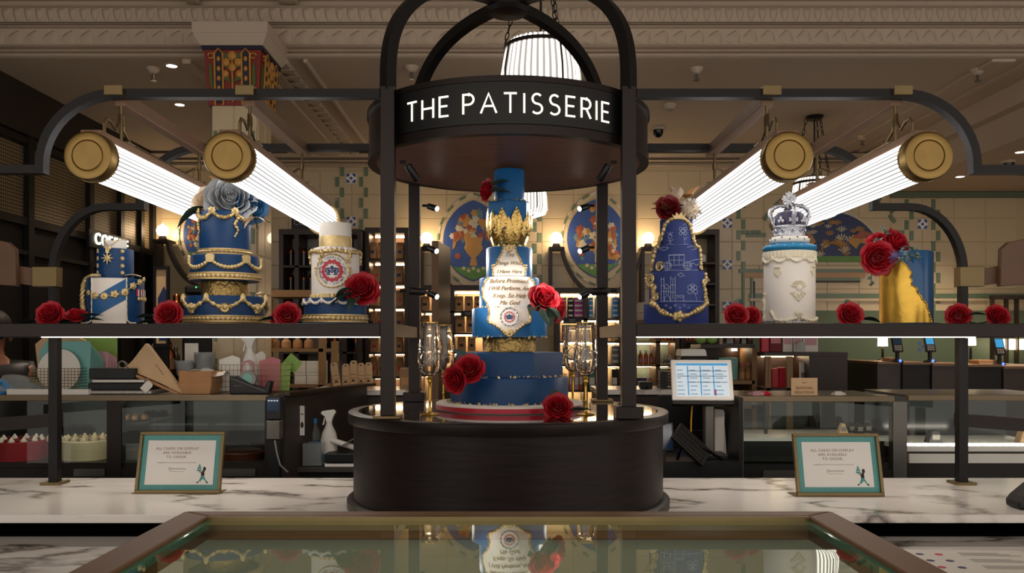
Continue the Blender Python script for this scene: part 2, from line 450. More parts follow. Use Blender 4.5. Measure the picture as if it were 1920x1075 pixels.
# cornice along the back wall
for i, (za, zb, pr) in enumerate(((3.36, 3.42, .16), (3.33, 3.355, .10), (3.29, 3.31, .06))):
    struct(moulding_x('trim_%d' % (10+i), WALLY, za, zb, pr))
# beams running away from the camera over the lower ceiling
def beam_y(n, xa, xb, drop, y0=5.5):
    mb = MB().box(xa, xb, y0, WALLY-.02, LOWC-drop, LOWC+.01)
    o = struct(mb.build('trim_%d' % n, 'plaster', bevel=.01)); return o
beam_y(20, -1.94, -1.56, .03); beam_y(21, -1.86, -1.64, .045); beam_y(22, -1.52, -1.46, .03); beam_y(23, -1.36, -1.33, .025)
beam_y(24, -2.16, -2.10, .03)
beam_y(25, 3.2, 3.36, .018); beam_y(26, 3.44, 3.5, .012)
struct(MB().box(3.75, 7.4, 5.5, WALLY-.001, 3.04, LOWC-.001).build('ceiling_soffit', 'plaster'))
struct(MB().box(3.66, 3.749, 5.5, WALLY-.001, 3.26, LOWC-.001).build('trim_28', 'plaster'))
struct(MB().box(3.8, 7.4, WALLY-.06, WALLY-.03, 2.98, 3.035).build('trim_29', 'green_paint'))
for i in range(18):
    inst_me('carved_leaf', leaf_me, ceiling, T(-1.5, 5.62+i*.15, LOWC-.03) @ RX(-PI/2))
# beams under the upper ceiling in front of the column
for i, (xa, xb, dz) in enumerate(((-2.1, -2.02, .1), (-1.5, -1.38, .1), (-1.95, -1.6, .05))):
    struct(MB().box(xa, xb, 4.0, 5.46, 3.86-dz, 3.87).build('trim_%d' % (30+i), 'plaster', bevel=.01))

# ------------------------------------------------------------------ tiles of the back wall
def tile_mesh(nm, w, h, d, m):
    b = .004
    vs = [(-w/2, 0, -h/2), (w/2, 0, -h/2), (w/2, 0, h/2), (-w/2, 0, h/2), (-w/2+b, -d, -h/2+b), (w/2-b, -d, -h/2+b), (w/2-b, -d, h/2-b), (-w/2+b, -d, h/2-b)]
    o = MB().add(vs, [(4, 5, 6, 7), (0, 1, 5, 4), (1, 2, 6, 5), (2, 3, 7, 6), (3, 0, 4, 7)]).build(nm, m); me = o.data; bpy.data.objects.remove(o); return me
S83 = WALLY/FPX
TW, TH = .316, .236
wt = tile_mesh('wall_tile', TW-.004, TH-.004, .006, MATS['cream_tile'])
for i in range(27):
    for j in range(7):
        x = -3.3+i*TW; z = 1.72+j*TH+.0
        inst_me('wall_tile', wt, wall_back, T(x, WALLY, z))
# lower part under the dado: green paint
struct(MB().box(2.4, 7.4, WALLY-.02, WALLY, .0, 1.86).build('trim_40', 'green_paint'))
for i, (r0, r1, m, xa, xb) in enumerate(((294, 303, 'green_tile', -3.4, 7.4), (551, 559, 'green_tile', 2.4, 7.4), (500, 505, 'cream_tile', 2.5, 4.0), (505, 512, 'green_tile', 2.3, 3.6), (512, 521, 'peach_tile', 2.35, 3.55), (521, 527, 'green_tile', 2.6, 3.5), (527, 530, 'dark_wood', 2.6, 3.5), (560, 565, 'cream_tile', 2.4, 7.4))):
    a = CAMZ+(ROW0-r1)*S83; b = CAMZ+(ROW0-r0)*S83
    struct(MB().box(xa, xb, WALLY-.024-.001*i, WALLY, a, b).build('trim_%d' % (41+i), m))
# door-like tile surround right of the check strip
for i, (p0, p1, r0, r1, m) in enumerate(((1391, 1395, 505, 600, 'green_tile'), (1407, 1411, 521, 600, 'green_tile'), (1412, 1414, 528, 610, 'dark_wood'))):
    struct(MB().box((p0-953)*S83, (p1-953)*S83, WALLY-.03, WALLY, CAMZ+(ROW0-r1)*S83, CAMZ+(ROW0-r0)*S83).build('trim_%d' % (55+i), m))
# check strips
ck = tile_mesh('mosaic_tile', .045, .10, .014, MATS['green_tile'])
def check_strip(px, r0, r1, two=True, y=WALLY, par=None):
    k = 0; s = y/FPX; z = CAMZ+(ROW0-r1)*s; zt = CAMZ+(ROW0-r0)*s
    while z < zt:
        dx = (-.024 if k % 2 else .024) if two else 0
        inst_me('mosaic_tile', ck, par or wall_back, T((px-953)*s+dx, y, z)); k += 1; z += .105
for px, r0, r1 in ((637, 310, 440), (682, 310, 440), (1007, 400, 525), (1389, 330, 500), (1337, 430, 600), (1704, 330, 600), (1754, 330, 600)):
    check_strip(px, r0, r1)
def check_arc(cx, cz, r, a0, a1, n, par=wall_back):
    for i in range(n):
        a = a0+(a1-a0)*i/(n-1); rr = r+(.022 if i % 2 else -.022)
        inst_me('mosaic_tile', ck, par, T(cx+rr*math.cos(a), WALLY-.001, cz+rr*math.sin(a)) @ RY(-a))
LX, LZ = (1558-953)*S83, CAMZ+(ROW0-492)*S83
check_arc(LX, LZ, .77, .62, PI-.62, 18)
for k, (a, b) in enumerate(((1397, 436), (1407, 441), (1417, 436), (1427, 441), (1686, 436), (1676, 441))):
    inst_me('mosaic_tile', ck, wall_back, T((a-953)*S83, WALLY-.001, CAMZ+(ROW0-b)*S83) @ RY(PI/2))
# blue and white ornamental tiles
def blue_tile(px, row, i):
    s = .1
    x, z = (px-953)*S83, CAMZ+(ROW0-row)*S83
    t = MB().box(-s/2, s/2, -.012, 0, -s/2, s/2).build('ornament_tile', 'white', wall_back, loc=(x, WALLY-.006, z))
    if i == 0:
        global _dia, _cor
        h = s/2-.004
        _dia = MB().prism([(0, -.018), (.018, 0), (0, .018), (-.018, 0)], -.015, -.011).build('diamond', 'ink_navy', t)
        q = [(-h, -h)]+[(-h+.034*math.cos(a), -h+.034*math.sin(a)) for a in (0, .4, .8, 1.2, PI/2)]
        _cor = MB().prism(q, -.015, -.011).build('corner_petal', 'ink_navy', t)
        for k in (1, 2, 3): inst(_cor, t, RY(k*PI/2))
        _dia.data.materials[0] = mat('tile_blue', '3a4f8f', .3)
        _cor.data.materials[0] = MATS['tile_blue']
    else:
        inst(_dia, t)
        for k in range(4): inst(_cor, t, RY(k*PI/2))
for i, (px, row) in enumerate(((659, 335), (659, 416), (1363, 419), (1363, 497), (1363, 575), (1728, 421), (1728, 650))): blue_tile(px, row, i)

# ------------------------------------------------------------------ the tiled column with its painted capital
CX0, CX1, CY0, CY1 = -1.84, -1.53, 5.10, 5.46
CYM = (CY0+CY1)/2
column = thing('column', 'square cream tiled column with a painted red and gold capital', 'column', ((CX0+CX1)/2, (CY0+CY1)/2, 0))
MB().box(CX0+.02, CX1-.02, CY0+.02, CY1-.02, 0, 3.02).build('shaft', 'cream_tile', column, world=True)
cw = tile_mesh('shaft_tile', .135, .232, .006, MATS['cream_tile'])
for j in range(11):
    for i in range(2):
        inst_me('shaft_tile', cw, column, T((-.07+.14*i), CY0+.02-CYM, .55+j*.236))
        inst_me('shaft_tile', cw, column, T(.135, -.07+.14*i, .55+j*.236) @ RZ(PI/2))
ck2 = tile_mesh('mosaic_tile', .028, .1, .012, MATS['green_tile'])
for j in range(12):
    for sx in (-.115, .115): inst_me('mosaic_tile', ck2, column, T(sx, CY0+.02-CYM, .6+j*.2))
def taper(x0, x1, y0, y1, z0, z1, g):
    return MB().add([(x0, y0, z0), (x1, y0, z0), (x1, y1, z0), (x0, y1, z0), (x0-g, y0-g, z1), (x1+g, y0-g, z1), (x1+g, y1+g, z1), (x0-g, y1+g, z1)],
                    [(0, 3, 2, 1), (4, 5, 6, 7), (0, 1, 5, 4), (1, 2, 6, 5), (2, 3, 7, 6), (3, 0, 4, 7)])
mat('capital_red', '7c1f14', .5, 0, .2, 9); mat('capital_gold', 'b98238', .5, 0, .2, 9); mat('capital_green', '4c5523', .5, 0, .2, 9); mat('capital_navy', '14162a', .5, 0, .1)
CZ0, CZ1 = 3.0, 3.345
cap = taper(CX0, CX1, CY0, CY1, CZ0, CZ1, .02).build('capital', 'capital_red', column, world=True)
MB().box(CX0-.03, CX1+.03, CY0-.03, CY1+.03, CZ1-.012, CZ1+.012).build('navy_band', 'capital_navy', column, world=True)
taper(CX0-.035, CX1+.035, CY0-.035, CY1+.035, CZ1+.012, CZ1+.075, .035).build('cove', 'plaster', column, world=True)
MB().box(CX0-.075, CX1+.075, CY0-.075, CY1+.075, CZ1+.075, CZ1+.145).build('abacus', 'plaster', column, world=True, bevel=.006)
# ornament on two faces: local plane (u right, z up), pushed out from the face
def cap_face(M, w):
    def put(nm, mb, m): mb.xf(M).build(nm, m, cap, world=False)
    for u in (-w*.27, w*.27):
        put('navy_panel', MB().prism([(u-.018, .02), (u+.018, .02), (u+.018, .40), (u, .42), (u-.018, .40)], -.012, 0), 'capital_navy')
        put('gold_arch', MB().tube([(u-.027, -.008, .0), (u-.027, -.008, .40), (u, -.008, .435), (u+.027, -.008, .40), (u+.027, -.008, .0)], .007, 6), 'capital_gold')
        for k in range(5): put('gold_bead', MB().sphere((u, -.012, .055+k*.075), .012, 8, 6, (1, .5, 1.7)), 'capital_gold')
    put('gold_stalk', MB().tube([(0, -.006, .02), (0, -.008, .36)], .006, 6), 'capital_gold')
    for k, (a, b, s) in enumerate(((0, .38, 1), (-.04, .33, .9), (.04, .33, .9), (0, .29, .9), (-.045, .24, .8), (.045, .24, .8))):
        put('gold_fruit', MB().sphere((a, -.01, b), .03*s, 8, 6, (1, .5, 1.2)), 'capital_gold')
    for sg in (-1, 1):
        for b in (.20, .30, .37):
            put('green_leaf', MB().prism([(sg*.01, b-.03), (sg*.06, b), (sg*.065, b+.04), (sg*.02, b+.02)], -.01, 0), 'capital_green')
        put('scroll', MB().tube([(sg*(.045+.022*math.cos(t)*(1-t/9)), -.008, .07+.022*math.sin(t)*(1-t/9)) for t in [x*.6 for x in range(12)]], .005, 5), 'capital_gold')
        put('edge_scroll', MB().tube([(sg*(w*.42+.02*math.cos(t)), -.008, .38+.02*math.sin(t)) for t in [x*.55 for x in range(11)]], .006, 5), 'capital_gold')
        put('edge_leaf', MB().prism([(sg*w*.38, .1), (sg*w*.46, .16), (sg*w*.46, .33), (sg*w*.40, .3)], -.008, 0), 'capital_green')
cap_face(T(0, -.18-.001, CZ0) @ RX(math.atan2(.02, .345)) @ Matrix.Diagonal((.93, 1, .78, 1)), .33)
cap_face(T(.155+.001, 0, CZ0) @ RZ(PI/2) @ RX(math.atan2(.02, .345)) @ Matrix.Diagonal((1, 1, .78, 1)), .36)

# ------------------------------------------------------------------ left wire-screen partition (runs away from the camera)
XS = -3.55
partition = thing('screen_partition', 'dark metal framed partition with woven wire panels at the left', 'partition', (XS, 6.6, 0))
posts_y = [4.9, 6.13, 7.02, 7.58, 8.0, 8.26]
for i in range(len(posts_y)-1):
    MB().box(XS-.02, XS+.0, posts_y[i]+.03, posts_y[i+1]-.03, 2.46, 2.98).build('wire_panel', 'wire_screen', partition, world=True)
    MB().box(XS-.02, XS+.0, posts_y[i]+.03, posts_y[i+1]-.03, 1.0, 2.40).build('dark_panel', 'bronze_black', partition, world=True)
for y in posts_y: MB().box(XS-.03, XS+.04, y-.035, y+.035, 0, 3.06).build('post', 'bronze_black', partition, world=True)
for z, h in ((3.02, .05), (2.43, .06), (2.2, .03), (1.0, .08)): MB().box(XS-.03, XS+.035, 4.5, 8.28, z-h/2, z+h/2).build('rail', 'bronze_black', partition, world=True)
MB().box(XS-.03, XS+.0, 4.5, 8.28, 0, 1.0).build('plinth_panel', 'bronze_black', partition, world=True)
csign = thing('coffee_sign', 'lit COFFEE lettering on the dark left partition', 'sign', (XS+.05, 7.36, 2.42))
MB().box(-.015, .005, -.42, .35, -.075, .075).build('sign_board', 'black', csign)
me_x = -.34
for ch in 'COFFEE':
    o = text_obj('letter', ch, .14, 'sign_light', csign, T(.012, me_x, -.0) @ RZ(PI/2) @ UP, align='LEFT', bold=.002, extrude=.006)
    me_x += {'C': .118, 'O': .125, 'F': .10, 'E': .10}[ch]
# added dark panel over the left partition, its colour stands in for unlit ceiling
struct(MB().box(-6, XS+.05, 4.2, WALLY, 3.06, 3.42).build('ceiling_shade_panel', mat('shade_brown', '2a211b', .7)))
sbox('wall_ambient_block', 'shade_brown', -6, -5.9, -1, WALLY, 0, 4.2)  # unseen dark wall, added to block ambient light from the left

# ------------------------------------------------------------------ marble counter
def counter_outline(front):
    pts = [(-2.75, 3.97), (-2.75, front)]
    R = .86; a0 = math.acos(min(1, (3.4-front)/R))
    for k in range(25):
        a = -PI/2-a0+2*a0*k/24
        pts.append((R*math.cos(a), 3.4+R*math.sin(a)))
    pts += [(2.75, front), (2.75, 3.97)]
    return pts
counter = thing('marble_counter', 'long white veined marble counter carrying the round plinth', 'counter', (0, 3.5, 0))
MB().prism(counter_outline(3.12), .868, .90, 'xy').build('counter_top', 'marble', counter, world=True, bevel=.005)
MB().prism(counter_outline(3.2), .80, .868, 'xy').build('recess', mat('recess_shade', '040404', .9, 0, .1, spec=0), counter, world=True)  # near-black colour paints in the deep shade of the gap
MB().prism([(-2.75, 3.97), (-2.75, 2.55), (2.75, 2.55), (2.75, 3.97)], .765, .80, 'xy').build('lower_ledge', 'marble', counter, world=True, bevel=.004)
MB().box(-2.7, 2.7, 2.7, 3.9, 0, .765).build('counter_base', 'bronze_black', counter, world=True)
# ================================================================== the kiosk in the middle of the counter
YC = 3.4; DR = .64; ZT = 1.275
plinth = thing('round_plinth', 'large round dark wood plinth with a black stone top on the counter', 'plinth', (0, YC, .90))
MB().lathe([(.622, .0), (.622, .33), (0.60, .335)], 128).build('drum', 'wenge', plinth, smooth=True, ang=50)
MB().ring([(.622, 0), (.648, 0), (.648, .028), (.636, .036), (.622, .036)], 128).build('foot_ring', 'bronze_dark', plinth, smooth=True, ang=50)
MB().ring([(.60, .333), (DR, .333), (DR+.003, .337), (DR+.003, .372), (DR, .375), (.60, .375)], 128).build('top_rim', 'bronze_dark', plinth, smooth=True, ang=40)
MB().lathe([(.0, .333), (.602, .333), (.602, .376), (0, .376)], 128).build('stone_top', 'black_marble', plinth, smooth=True, ang=40)

PXW, PYW = .43, .42
kiosk = thing('kiosk_canopy', 'dark metal canopy on four posts with a glowing THE PATISSERIE sign', 'kiosk', (0, YC, ZT))
CB, CT, CR = 2.261, 2.452, .562
ph = .025
for sx in (-1, 1):
    for sy in (-1, 1):
        x, y = sx*PXW, YC+sy*PYW
        p = MB().box(x-ph, x+ph, y-ph, y+ph, ZT+.012, 2.46).build('post', 'bronze_dark', kiosk, world=True, bevel=.002)
        MB().box(x-.048, x+.048, y-.048, y+.048, ZT+.001, ZT+.012).build('foot_plate', 'brass_dull', p, world=False) if False else MB().box(x-.048, x+.048, y-.048, y+.048, ZT+.001, ZT+(.012 if sx*sy > 0 else .045)).build('foot_plate', 'brass_dull' if sx*sy > 0 else 'bronze_dark', kiosk, world=True, bevel=.003)
        # rib of the open crown: vertical, then over to the middle
        pts = []
        for k in range(29):
            t = PI/2*k/28
            r = .602*max(0, math.cos(t))**(2/2.5); z = 2.49+.44*max(0, math.sin(t))**(2/2.5)
            pts.append((r, z))
        pts = [(.602, 2.45)]+pts
        mb = MB().ribbon(pts, .042, -.021, .021)
        mb.xf(T(0, YC, 0) @ RZ(math.atan2(sy*PYW, sx*PXW)))
        mb.build('crown_rib', 'bronze_black', kiosk, world=True, smooth=True, ang=40)
MB().lathe([(0, 2.885), (.075, 2.89), (.088, 2.905), (.088, 2.94), (.07, 2.955), (.04, 2.96), (.03, 3.0), (0, 3.0)], 32, (0, YC, 0)).build('finial', 'bronze_black', kiosk, world=True, smooth=True)
canopy = MB().ring([(CR, CB+.012), (CR, CT-.012), (CR-.02, CT-.012), (CR-.02, CB+.012)], 128, (0, YC, 0)).build('canopy_drum', 'bronze_dark', kiosk, world=True, smooth=True, ang=40)
MB().ring([(CR-.01, CT-.014), (CR+.008, CT-.014), (CR+.008, CT+.006), (CR-.01, CT+.006)], 128, (0, YC, 0)).build('canopy_lip', 'bronze_dark', kiosk, world=True, smooth=True, ang=40)
MB().ring([(CR-.03, CB-.001), (CR+.004, CB-.001), (CR+.004, CB+.03), (CR-.03, CB+.03)], 128, (0, YC, 0)).build('canopy_lower_lip', 'bronze_dark', kiosk, world=True, smooth=True, ang=40)
MB().lathe([(0, CB), (CR-.01, CB), (CR-.01, CB+.02), (0, CB+.02)], 128, (0, YC, 0)).build('soffit', 'soffit_wood', kiosk, world=True, smooth=True, ang=40)
MB().lathe([(0, CT-.03), (CR-.005, CT-.03), (CR-.005, CT-.01), (0, CT-.01)], 96, (0, YC, 0)).build('canopy_roof', 'bronze_black', kiosk, world=True, smooth=True, ang=40)
# sign fascia: black curved panel between the front posts
fa = math.asin((PXW-.03)/CR)
def fas(r): return lambda u, v: (r*math.sin(-fa+2*fa*u), YC-r*math.cos(-fa+2*fa*u), CB+.032+(CT-.016-CB-.032)*v)
fascia = MB().slab(fas(CR+.008), 40, 2, fas(CR-.004)).build('sign_fascia', 'black', kiosk, world=True, smooth=True, ang=40)
# letters, single-weight strokes in a unit box: polylines
def arc(cx, cy, rx, ry, a0, a1, n=10): return [(cx+rx*math.cos(math.radians(a0+(a1-a0)*i/n)), cy+ry*math.sin(math.radians(a0+(a1-a0)*i/n))) for i in range(n+1)]
GL = {
 'T': (.62, [[(0, 1), (.62, 1)], [(.31, 1), (.31, 0)]]),
 'H': (.66, [[(0, 0), (0, 1)], [(.66, 0), (.66, 1)], [(0, .52), (.66, .52)]]),
 'E': (.48, [[(.48, 1), (0, 1), (0, 0), (.48, 0)], [(0, .52), (.42, .52)]]),
 'P': (.52, [[(0, 0), (0, 1), (.27, 1)]+arc(.27, .74, .25, .26, 90, -90)+[(0, .48)]]),
 'A': (.76, [[(0, 0), (.38, 1), (.76, 0)], [(.14, .36), (.62, .36)]]),
 'I': (.0, [[(0, 0), (0, 1)]]),
 'S': (.52, [arc(.27, .75, .23, .25, 40, 260)+arc(.26, .25, .26, .25, 80, -140)]),
 'R': (.54, [[(0, 0), (0, 1), (.27, 1)]+arc(.27, .74, .25, .26, 90, -90)+[(0, .48)], [(.28, .48), (.54, 0)]]),
}
def letter_mb(ch, h, sw, fn, d):
    mb = MB()
    for pl in GL[ch][1]:
        q = []
        for i in range(len(pl)-1):
            a, b = pl[i], pl[i+1]; n = max(1, int(abs(a[0]-b[0])/.2))
            q += [(a[0]+(b[0]-a[0])*k/n, a[1]+(b[1]-a[1])*k/n) for k in range(n)]
        q.append(pl[-1])
        m2 = MB().ribbon([(x*h, y*h) for x, y in q], sw, 0, d)
        m2.v = [fn(v) for v in m2.v]
        mb.add(m2.v, m2.f)
    return mb
txt = 'THE PATISSERIE'; H = .0665; gap = .36; tot = 0
for i, ch in enumerate(txt): tot += (.42 if ch == ' ' else GL[ch][0]+gap)
tot -= gap; span = 2*math.asin(.352/CR); k_ang = span/(tot)
cur = 0
for ch in txt:
    if ch == ' ': cur += .42; continue
    a_start = -span/2+cur*k_ang
    def fn(v, a0=a_start):
        a = a0+v.x/H*k_ang; r = CR+.0105-v.y
        return Vector((r*math.sin(a), YC-r*math.cos(a), 2.335+v.z-.006))
    letter_mb(ch, H, .0062, fn, .002).build('letter', 'sign_light', fascia, world=True)
    cur += GL[ch][0]+gap
# cross rails of the kiosk at shelf level
for sx in (-1, 1):
    MB().box(sx*PXW-.018, sx*PXW+.018, YC-PYW+ph, YC+PYW-ph, 1.567, 1.615).build('cross_rail', 'bronze_dark', kiosk, world=True)

# ------------------------------------------------------------------ shelves and overhead gantries, one of each per side
Y0, Y1 = 2.98, 3.80; SZ0, SZ1 = 1.567, 1.615
RAILZ = 2.436
def outline():
    pts = [(.43+.028, RAILZ), (1.40, RAILZ)]
    for k in range(1, 13):
        a = PI/2*k/12; pts.append((1.40+.27*math.sin(a), RAILZ-.255*(1-math.cos(a))))
    pts += [(1.67, 2.165)]
    pts += [(1.83, 2.165)]
    for k in range(1, 13):
        a = PI/2*k/12; pts.append((1.83+.245*math.sin(a), 2.165-.30*(1-math.cos(a))))
    return pts
for sx, side in ((-1, 'left'), (1, 'right')):
    sh = thing('display_shelf', 'dark metal cake shelf with light strip, %s of the round plinth' % side, 'shelf', (sx*1.3, 3.4, .90))
    xa, xb = sorted((sx*(.43+ph+.001), sx*2.3))
    MB().box(xa, xb, Y0-.02, Y0+.02, SZ0, SZ1).build('front_beam', 'bronze_dark', sh, world=True, bevel=.002)
    MB().box(xa, xb, Y1-.02, Y1+.02, SZ0, SZ1).build('back_beam', 'bronze_dark', sh, world=True, bevel=.002)
    MB().box(xa, xb, Y0+.021, Y1-.021, SZ0+.014, SZ1-.002).build('board', 'bronze_dark', sh, world=True)
    MB().box(*sorted((sx*.56, sx*2.05)), Y1-.15, Y1-.09, SZ0+.002, SZ0+.0135).build('light_strip', 'led', sh, world=True)
    xp = sx*2.07
    MB().box(xp-.02, xp+.02, Y1-.02, Y1+.02, .912, SZ0-.0005).build('leg', 'bronze_black', sh, world=True)
    MB().box(xp-.045, xp+.045, Y1-.045, Y1+.045, .9005, .912).build('foot_plate', 'brass_dull', sh, world=True)
    ga = thing('lamp_gantry', 'scalloped dark overhead frame with bronze cross beams, %s side' % side, 'frame', (sx*1.3, 3.4, SZ1))
    for y in (Y0, Y1):
        pts = [(sx*x, z) for x, z in outline()]+[(sx*2.075, SZ1+.001)]
        MB().ribbon(pts, .030, y-.02, y+.02).build('scalloped_rail', 'bronze_black', ga, world=True, smooth=True, ang=30)
    for x in (.935, 1.40):
        b = MB().box(sx*x-.022, sx*x+.022, Y0+.021, Y1+.05, RAILZ-.035, RAILZ+.016).build('cross_beam', 'bronze_brown', ga, world=True, bevel=.003)
        MB().box(sx*x-.033, sx*x+.033, Y0-.035, Y0+.025, RAILZ-.010, RAILZ+.024).build('brass_cap', 'brass_dull', ga, world=True, bevel=.002)
    # wooden sign arm on the outer upright
    MB().box(*sorted((sx*2.05, sx*2.16)), Y1-.028, Y1+.028, 1.80, 1.89).build('brass_clamp', 'brass_dull', ga, world=True, bevel=.002)
    MB().prism([(sx*2.16, 1.805), (sx*2.23, 1.815), (sx*2.23, 1.895), (sx*2.16, 1.885)], Y1-.015, Y1+.015).build('arm', 'mid_wood', ga, world=True)
    wp = [(2.22, 1.80), (2.75, 1.84), (2.75, 2.10), (2.26, 2.0), (2.225, 1.97)]
    MB().prism([(sx*a, b) for a, b in wp], Y1-.05, Y1-.016).build('wooden_board', 'mid_wood', ga, world=True, bevel=.004)
# ------------------------------------------------------------------ ribbed tube lamps
LZ_, LR, LY0, LY1 = 2.170, .080, 2.77, 4.23
def tube_lamp(x, label, mirror):
    t = thing('tube_lamp', label, 'lamp', (x, (LY0+LY1)/2, LZ_), group='ribbed tube lamps under the gantries')
    L2 = (LY1-LY0)/2; n = 92
    prof = []
    mb = MB(); ys = (-L2+.03, L2-.03)
    vs = []
    for y in ys:
        for i in range(n*2):
            a = 2*PI*i/(n*2); r = .0725 if i % 2 else .0700
            vs.append((r*math.sin(a), y, r*math.cos(a)))
    m_ = n*2
    mb.add(vs, [(i, (i+1) % m_, m_+(i+1) % m_, m_+i) for i in range(m_)])
    mb.build('ribbed_glass', 'rib_lamp', t)
    # bronze channel along the top
    MB().prism([(-.036, .064), (.036, .064), (.036, .092), (-.036, .092)], -L2+.02, L2-.02).build('top_channel', 'bronze_brown', t, bevel=.003)
    R = RX(PI/2)
    for sg in (-1, 1):
        M = T(0, sg*L2, 0) @ (RX(PI/2) if sg < 0 else RX(-PI/2))
        cap_ = MB().lathe([(0, .004), (.048, .004), (.051, .001), (.053, .004), (.072, .006), (.079, .003), (.0815, -.002), (.0815, -.040), (.076, -.044), (0, -.044)], 96, M=None).xf(M)
        ec_ = cap_.build('end_cap', 'spun_brass', t, smooth=True, ang=35)
        MB().ring([(.074, -.048), (.083, -.048), (.083, -.040), (.074, -.040)], 240, mod=lambda a, j: .0012*math.sin(60*a)).xf(M).build('milled_ring', 'brass', ec_)
    for yy, s_ in ((Y0+.03-t.location.y, -1), (Y1-.03-t.location.y, 1)):
        MB().lathe([(0, .092), (.006, .092), (.006, .16), (.010, .16), (.010, .185), (.006, .185), (.006, RAILZ-.035-LZ_), (0, RAILZ-.035-LZ_)], 12, (0, yy, 0)).build('hanger_rod', 'brass_dull', t, smooth=True, ang=30)
        MB().box(-.04, .04, yy-.028, yy+.028, .0921, .099).build('saddle', 'brass_dull', t, bevel=.002)
    # bent conduit
    e = mirror
    y_ = Y0+.03-t.location.y
    MB().tube([(0, y_-.012, .20), (e*.006, y_-.03, .16), (e*.012, y_-.07, .13), (e*.014, y_-.11, .15), (e*.014, y_-.14, .15), (e*.014, y_-.155, .13), (e*.014, y_-.155, .092)], .0055, 8).build('short_conduit', 'brass_dull', t, smooth=True)
    MB().tube([(0, y_+.012, .20), (-e*.006, y_+.03, .15), (-e*.01, y_+.10, .118), (-e*.01, y_+.5, .113), (-e*.01, y_+.62, .115), (0, y_+.70, .15)], .0055, 8).build('long_conduit', 'brass_dull', t, smooth=True)
    return t
tube_lamp(-1.40, 'glowing ribbed tube lamp with brass end, leftmost of the four', 1)
tube_lamp(-.935, 'glowing ribbed tube lamp, left of the sign and nearest to it', 1)
tube_lamp(.935, 'glowing ribbed tube lamp, right of the sign and nearest to it', -1)
tube_lamp(1.40, 'glowing ribbed tube lamp with brass end, rightmost of the four', -1)

# ------------------------------------------------------------------ small spotlights clamped to the posts
def post_spot(x, y, z, tgt, power, label):
    p = Vector((x, y, z)); d = (Vector(tgt)-p).normalized()
    t = thing('post_spotlight', label, 'spotlight', p, group='small black spotlights on the canopy posts')
    q = d.to_track_quat('Z', 'Y').to_matrix().to_4x4()
    sgn = -1 if x > 0 else 1
    MB().lathe([(0, 0), (.012, 0), (.014, .004), (.014, .062), (.012, .066), (0.0115, .062), (0, .062)], 20).xf(T(*(d*.012)) @ q).build('barrel', 'black', t, smooth=True)
    MB().lathe([(0, .0625), (.0112, .0625), (.0112, .0635), (0, .0635)], 20).xf(T(*(d*.012)) @ q).build('lens', 'spot_lens', [o for o in t.children if o.name.startswith('barrel')][0])
    MB().tube([(0, 0, 0), (-sgn*.022, 0, 0)], .006, 8).build('bracket', 'black', t)
    ld = bpy.data.lights.new('spot_beam', 'SPOT'); ld.energy = power; ld.spot_size = math.radians(46); ld.spot_blend = .7; ld.shadow_soft_size = .012; ld.color = (1, .93, .84)
    lo = bpy.data.objects.new('spot_beam', ld); COL.objects.link(lo); lo.parent = t; lo.location = d*.082
    lo.rotation_euler = (-d).to_track_quat('Z', 'Y').to_euler()
    return t
yF, yB = YC-PYW, YC+PYW
S_ = [(-PXW+.06, yF+.03, 2.20, (0.0, YC-.1, 1.6), 4.5, 'black spotlight high on the front left canopy post'),
      (PXW-.06, yF+.03, 2.20, (0, YC-.1, 1.6), 4.5, 'black spotlight high on the front right canopy post'),
      (-PXW+.06, yB-.03, 2.17, (0, YC+.0, 2.0), 9, 'black spotlight at the top of the rear left post'),
      (PXW-.06, yB-.03, 2.17, (0, YC, 2.0), 9, 'black spotlight at the top of the rear right post'),
      (-PXW+.06, yB-.03, 1.98, (0, YC-.02, 1.8), 8, 'black spotlight halfway up the rear left post'),
      (PXW-.06, yB-.03, 1.98, (0, YC-.02, 1.8), 8, 'black spotlight halfway up the rear right post'),
      (-PXW+.06, yB-.03, 1.775, (0, YC, 1.6), 7, 'black spotlight low on the rear left post above the shelf'),
      (PXW-.06, yB-.03, 1.775, (0, YC, 1.6), 7, 'black spotlight low on the rear right post above the shelf'),
      (-PXW+.06, yF+.03, 1.735, (0, YC-.1, 1.72), 3.0, 'black spotlight low on the front left post'),
      (PXW-.06, yF+.03, 1.735, (0, YC-.1, 1.72), 3.0, 'black spotlight low on the front right post')]
for a in S_: post_spot(*a)
# ================================================================== roses and leaves
def petal_mesh(nm, R, Hh, w, flare, m, cup=.3, seed=0):
    rnd = random.Random(seed)
    ph1, ph2 = rnd.uniform(0, 6), rnd.uniform(0, 6)
    def fn(u, v, o=0):
        uu = 2*u-1; vv = v*(1-.16*uu*uu)
        r = R*(cup+(1-cup)*math.sin(vv*PI/2))+flare*R*max(0, vv-.6)**2*4+o
        z = Hh*(vv**1.25)-flare*Hh*1.6*max(0, vv-.62)**2*3
        th = uu*w*(.35+.65*math.sin(PI*min(1, .2+.62*v)))
        rp = .045*R*math.sin(3*uu+ph1)*vv*vv+.03*R*math.sin(7*uu+ph2)*vv**3
        r += rp; z += .8*rp
        return (r*math.cos(th), r*math.sin(th), z)
    t = R*.035
    mb = MB().slab(lambda u, v: fn(u, v), 8, 7, lambda u, v: fn(u, v, -t))
    o = mb.build(nm, m, smooth=True, ang=70); me = o.data; bpy.data.objects.remove(o); return me
ROSE = {}
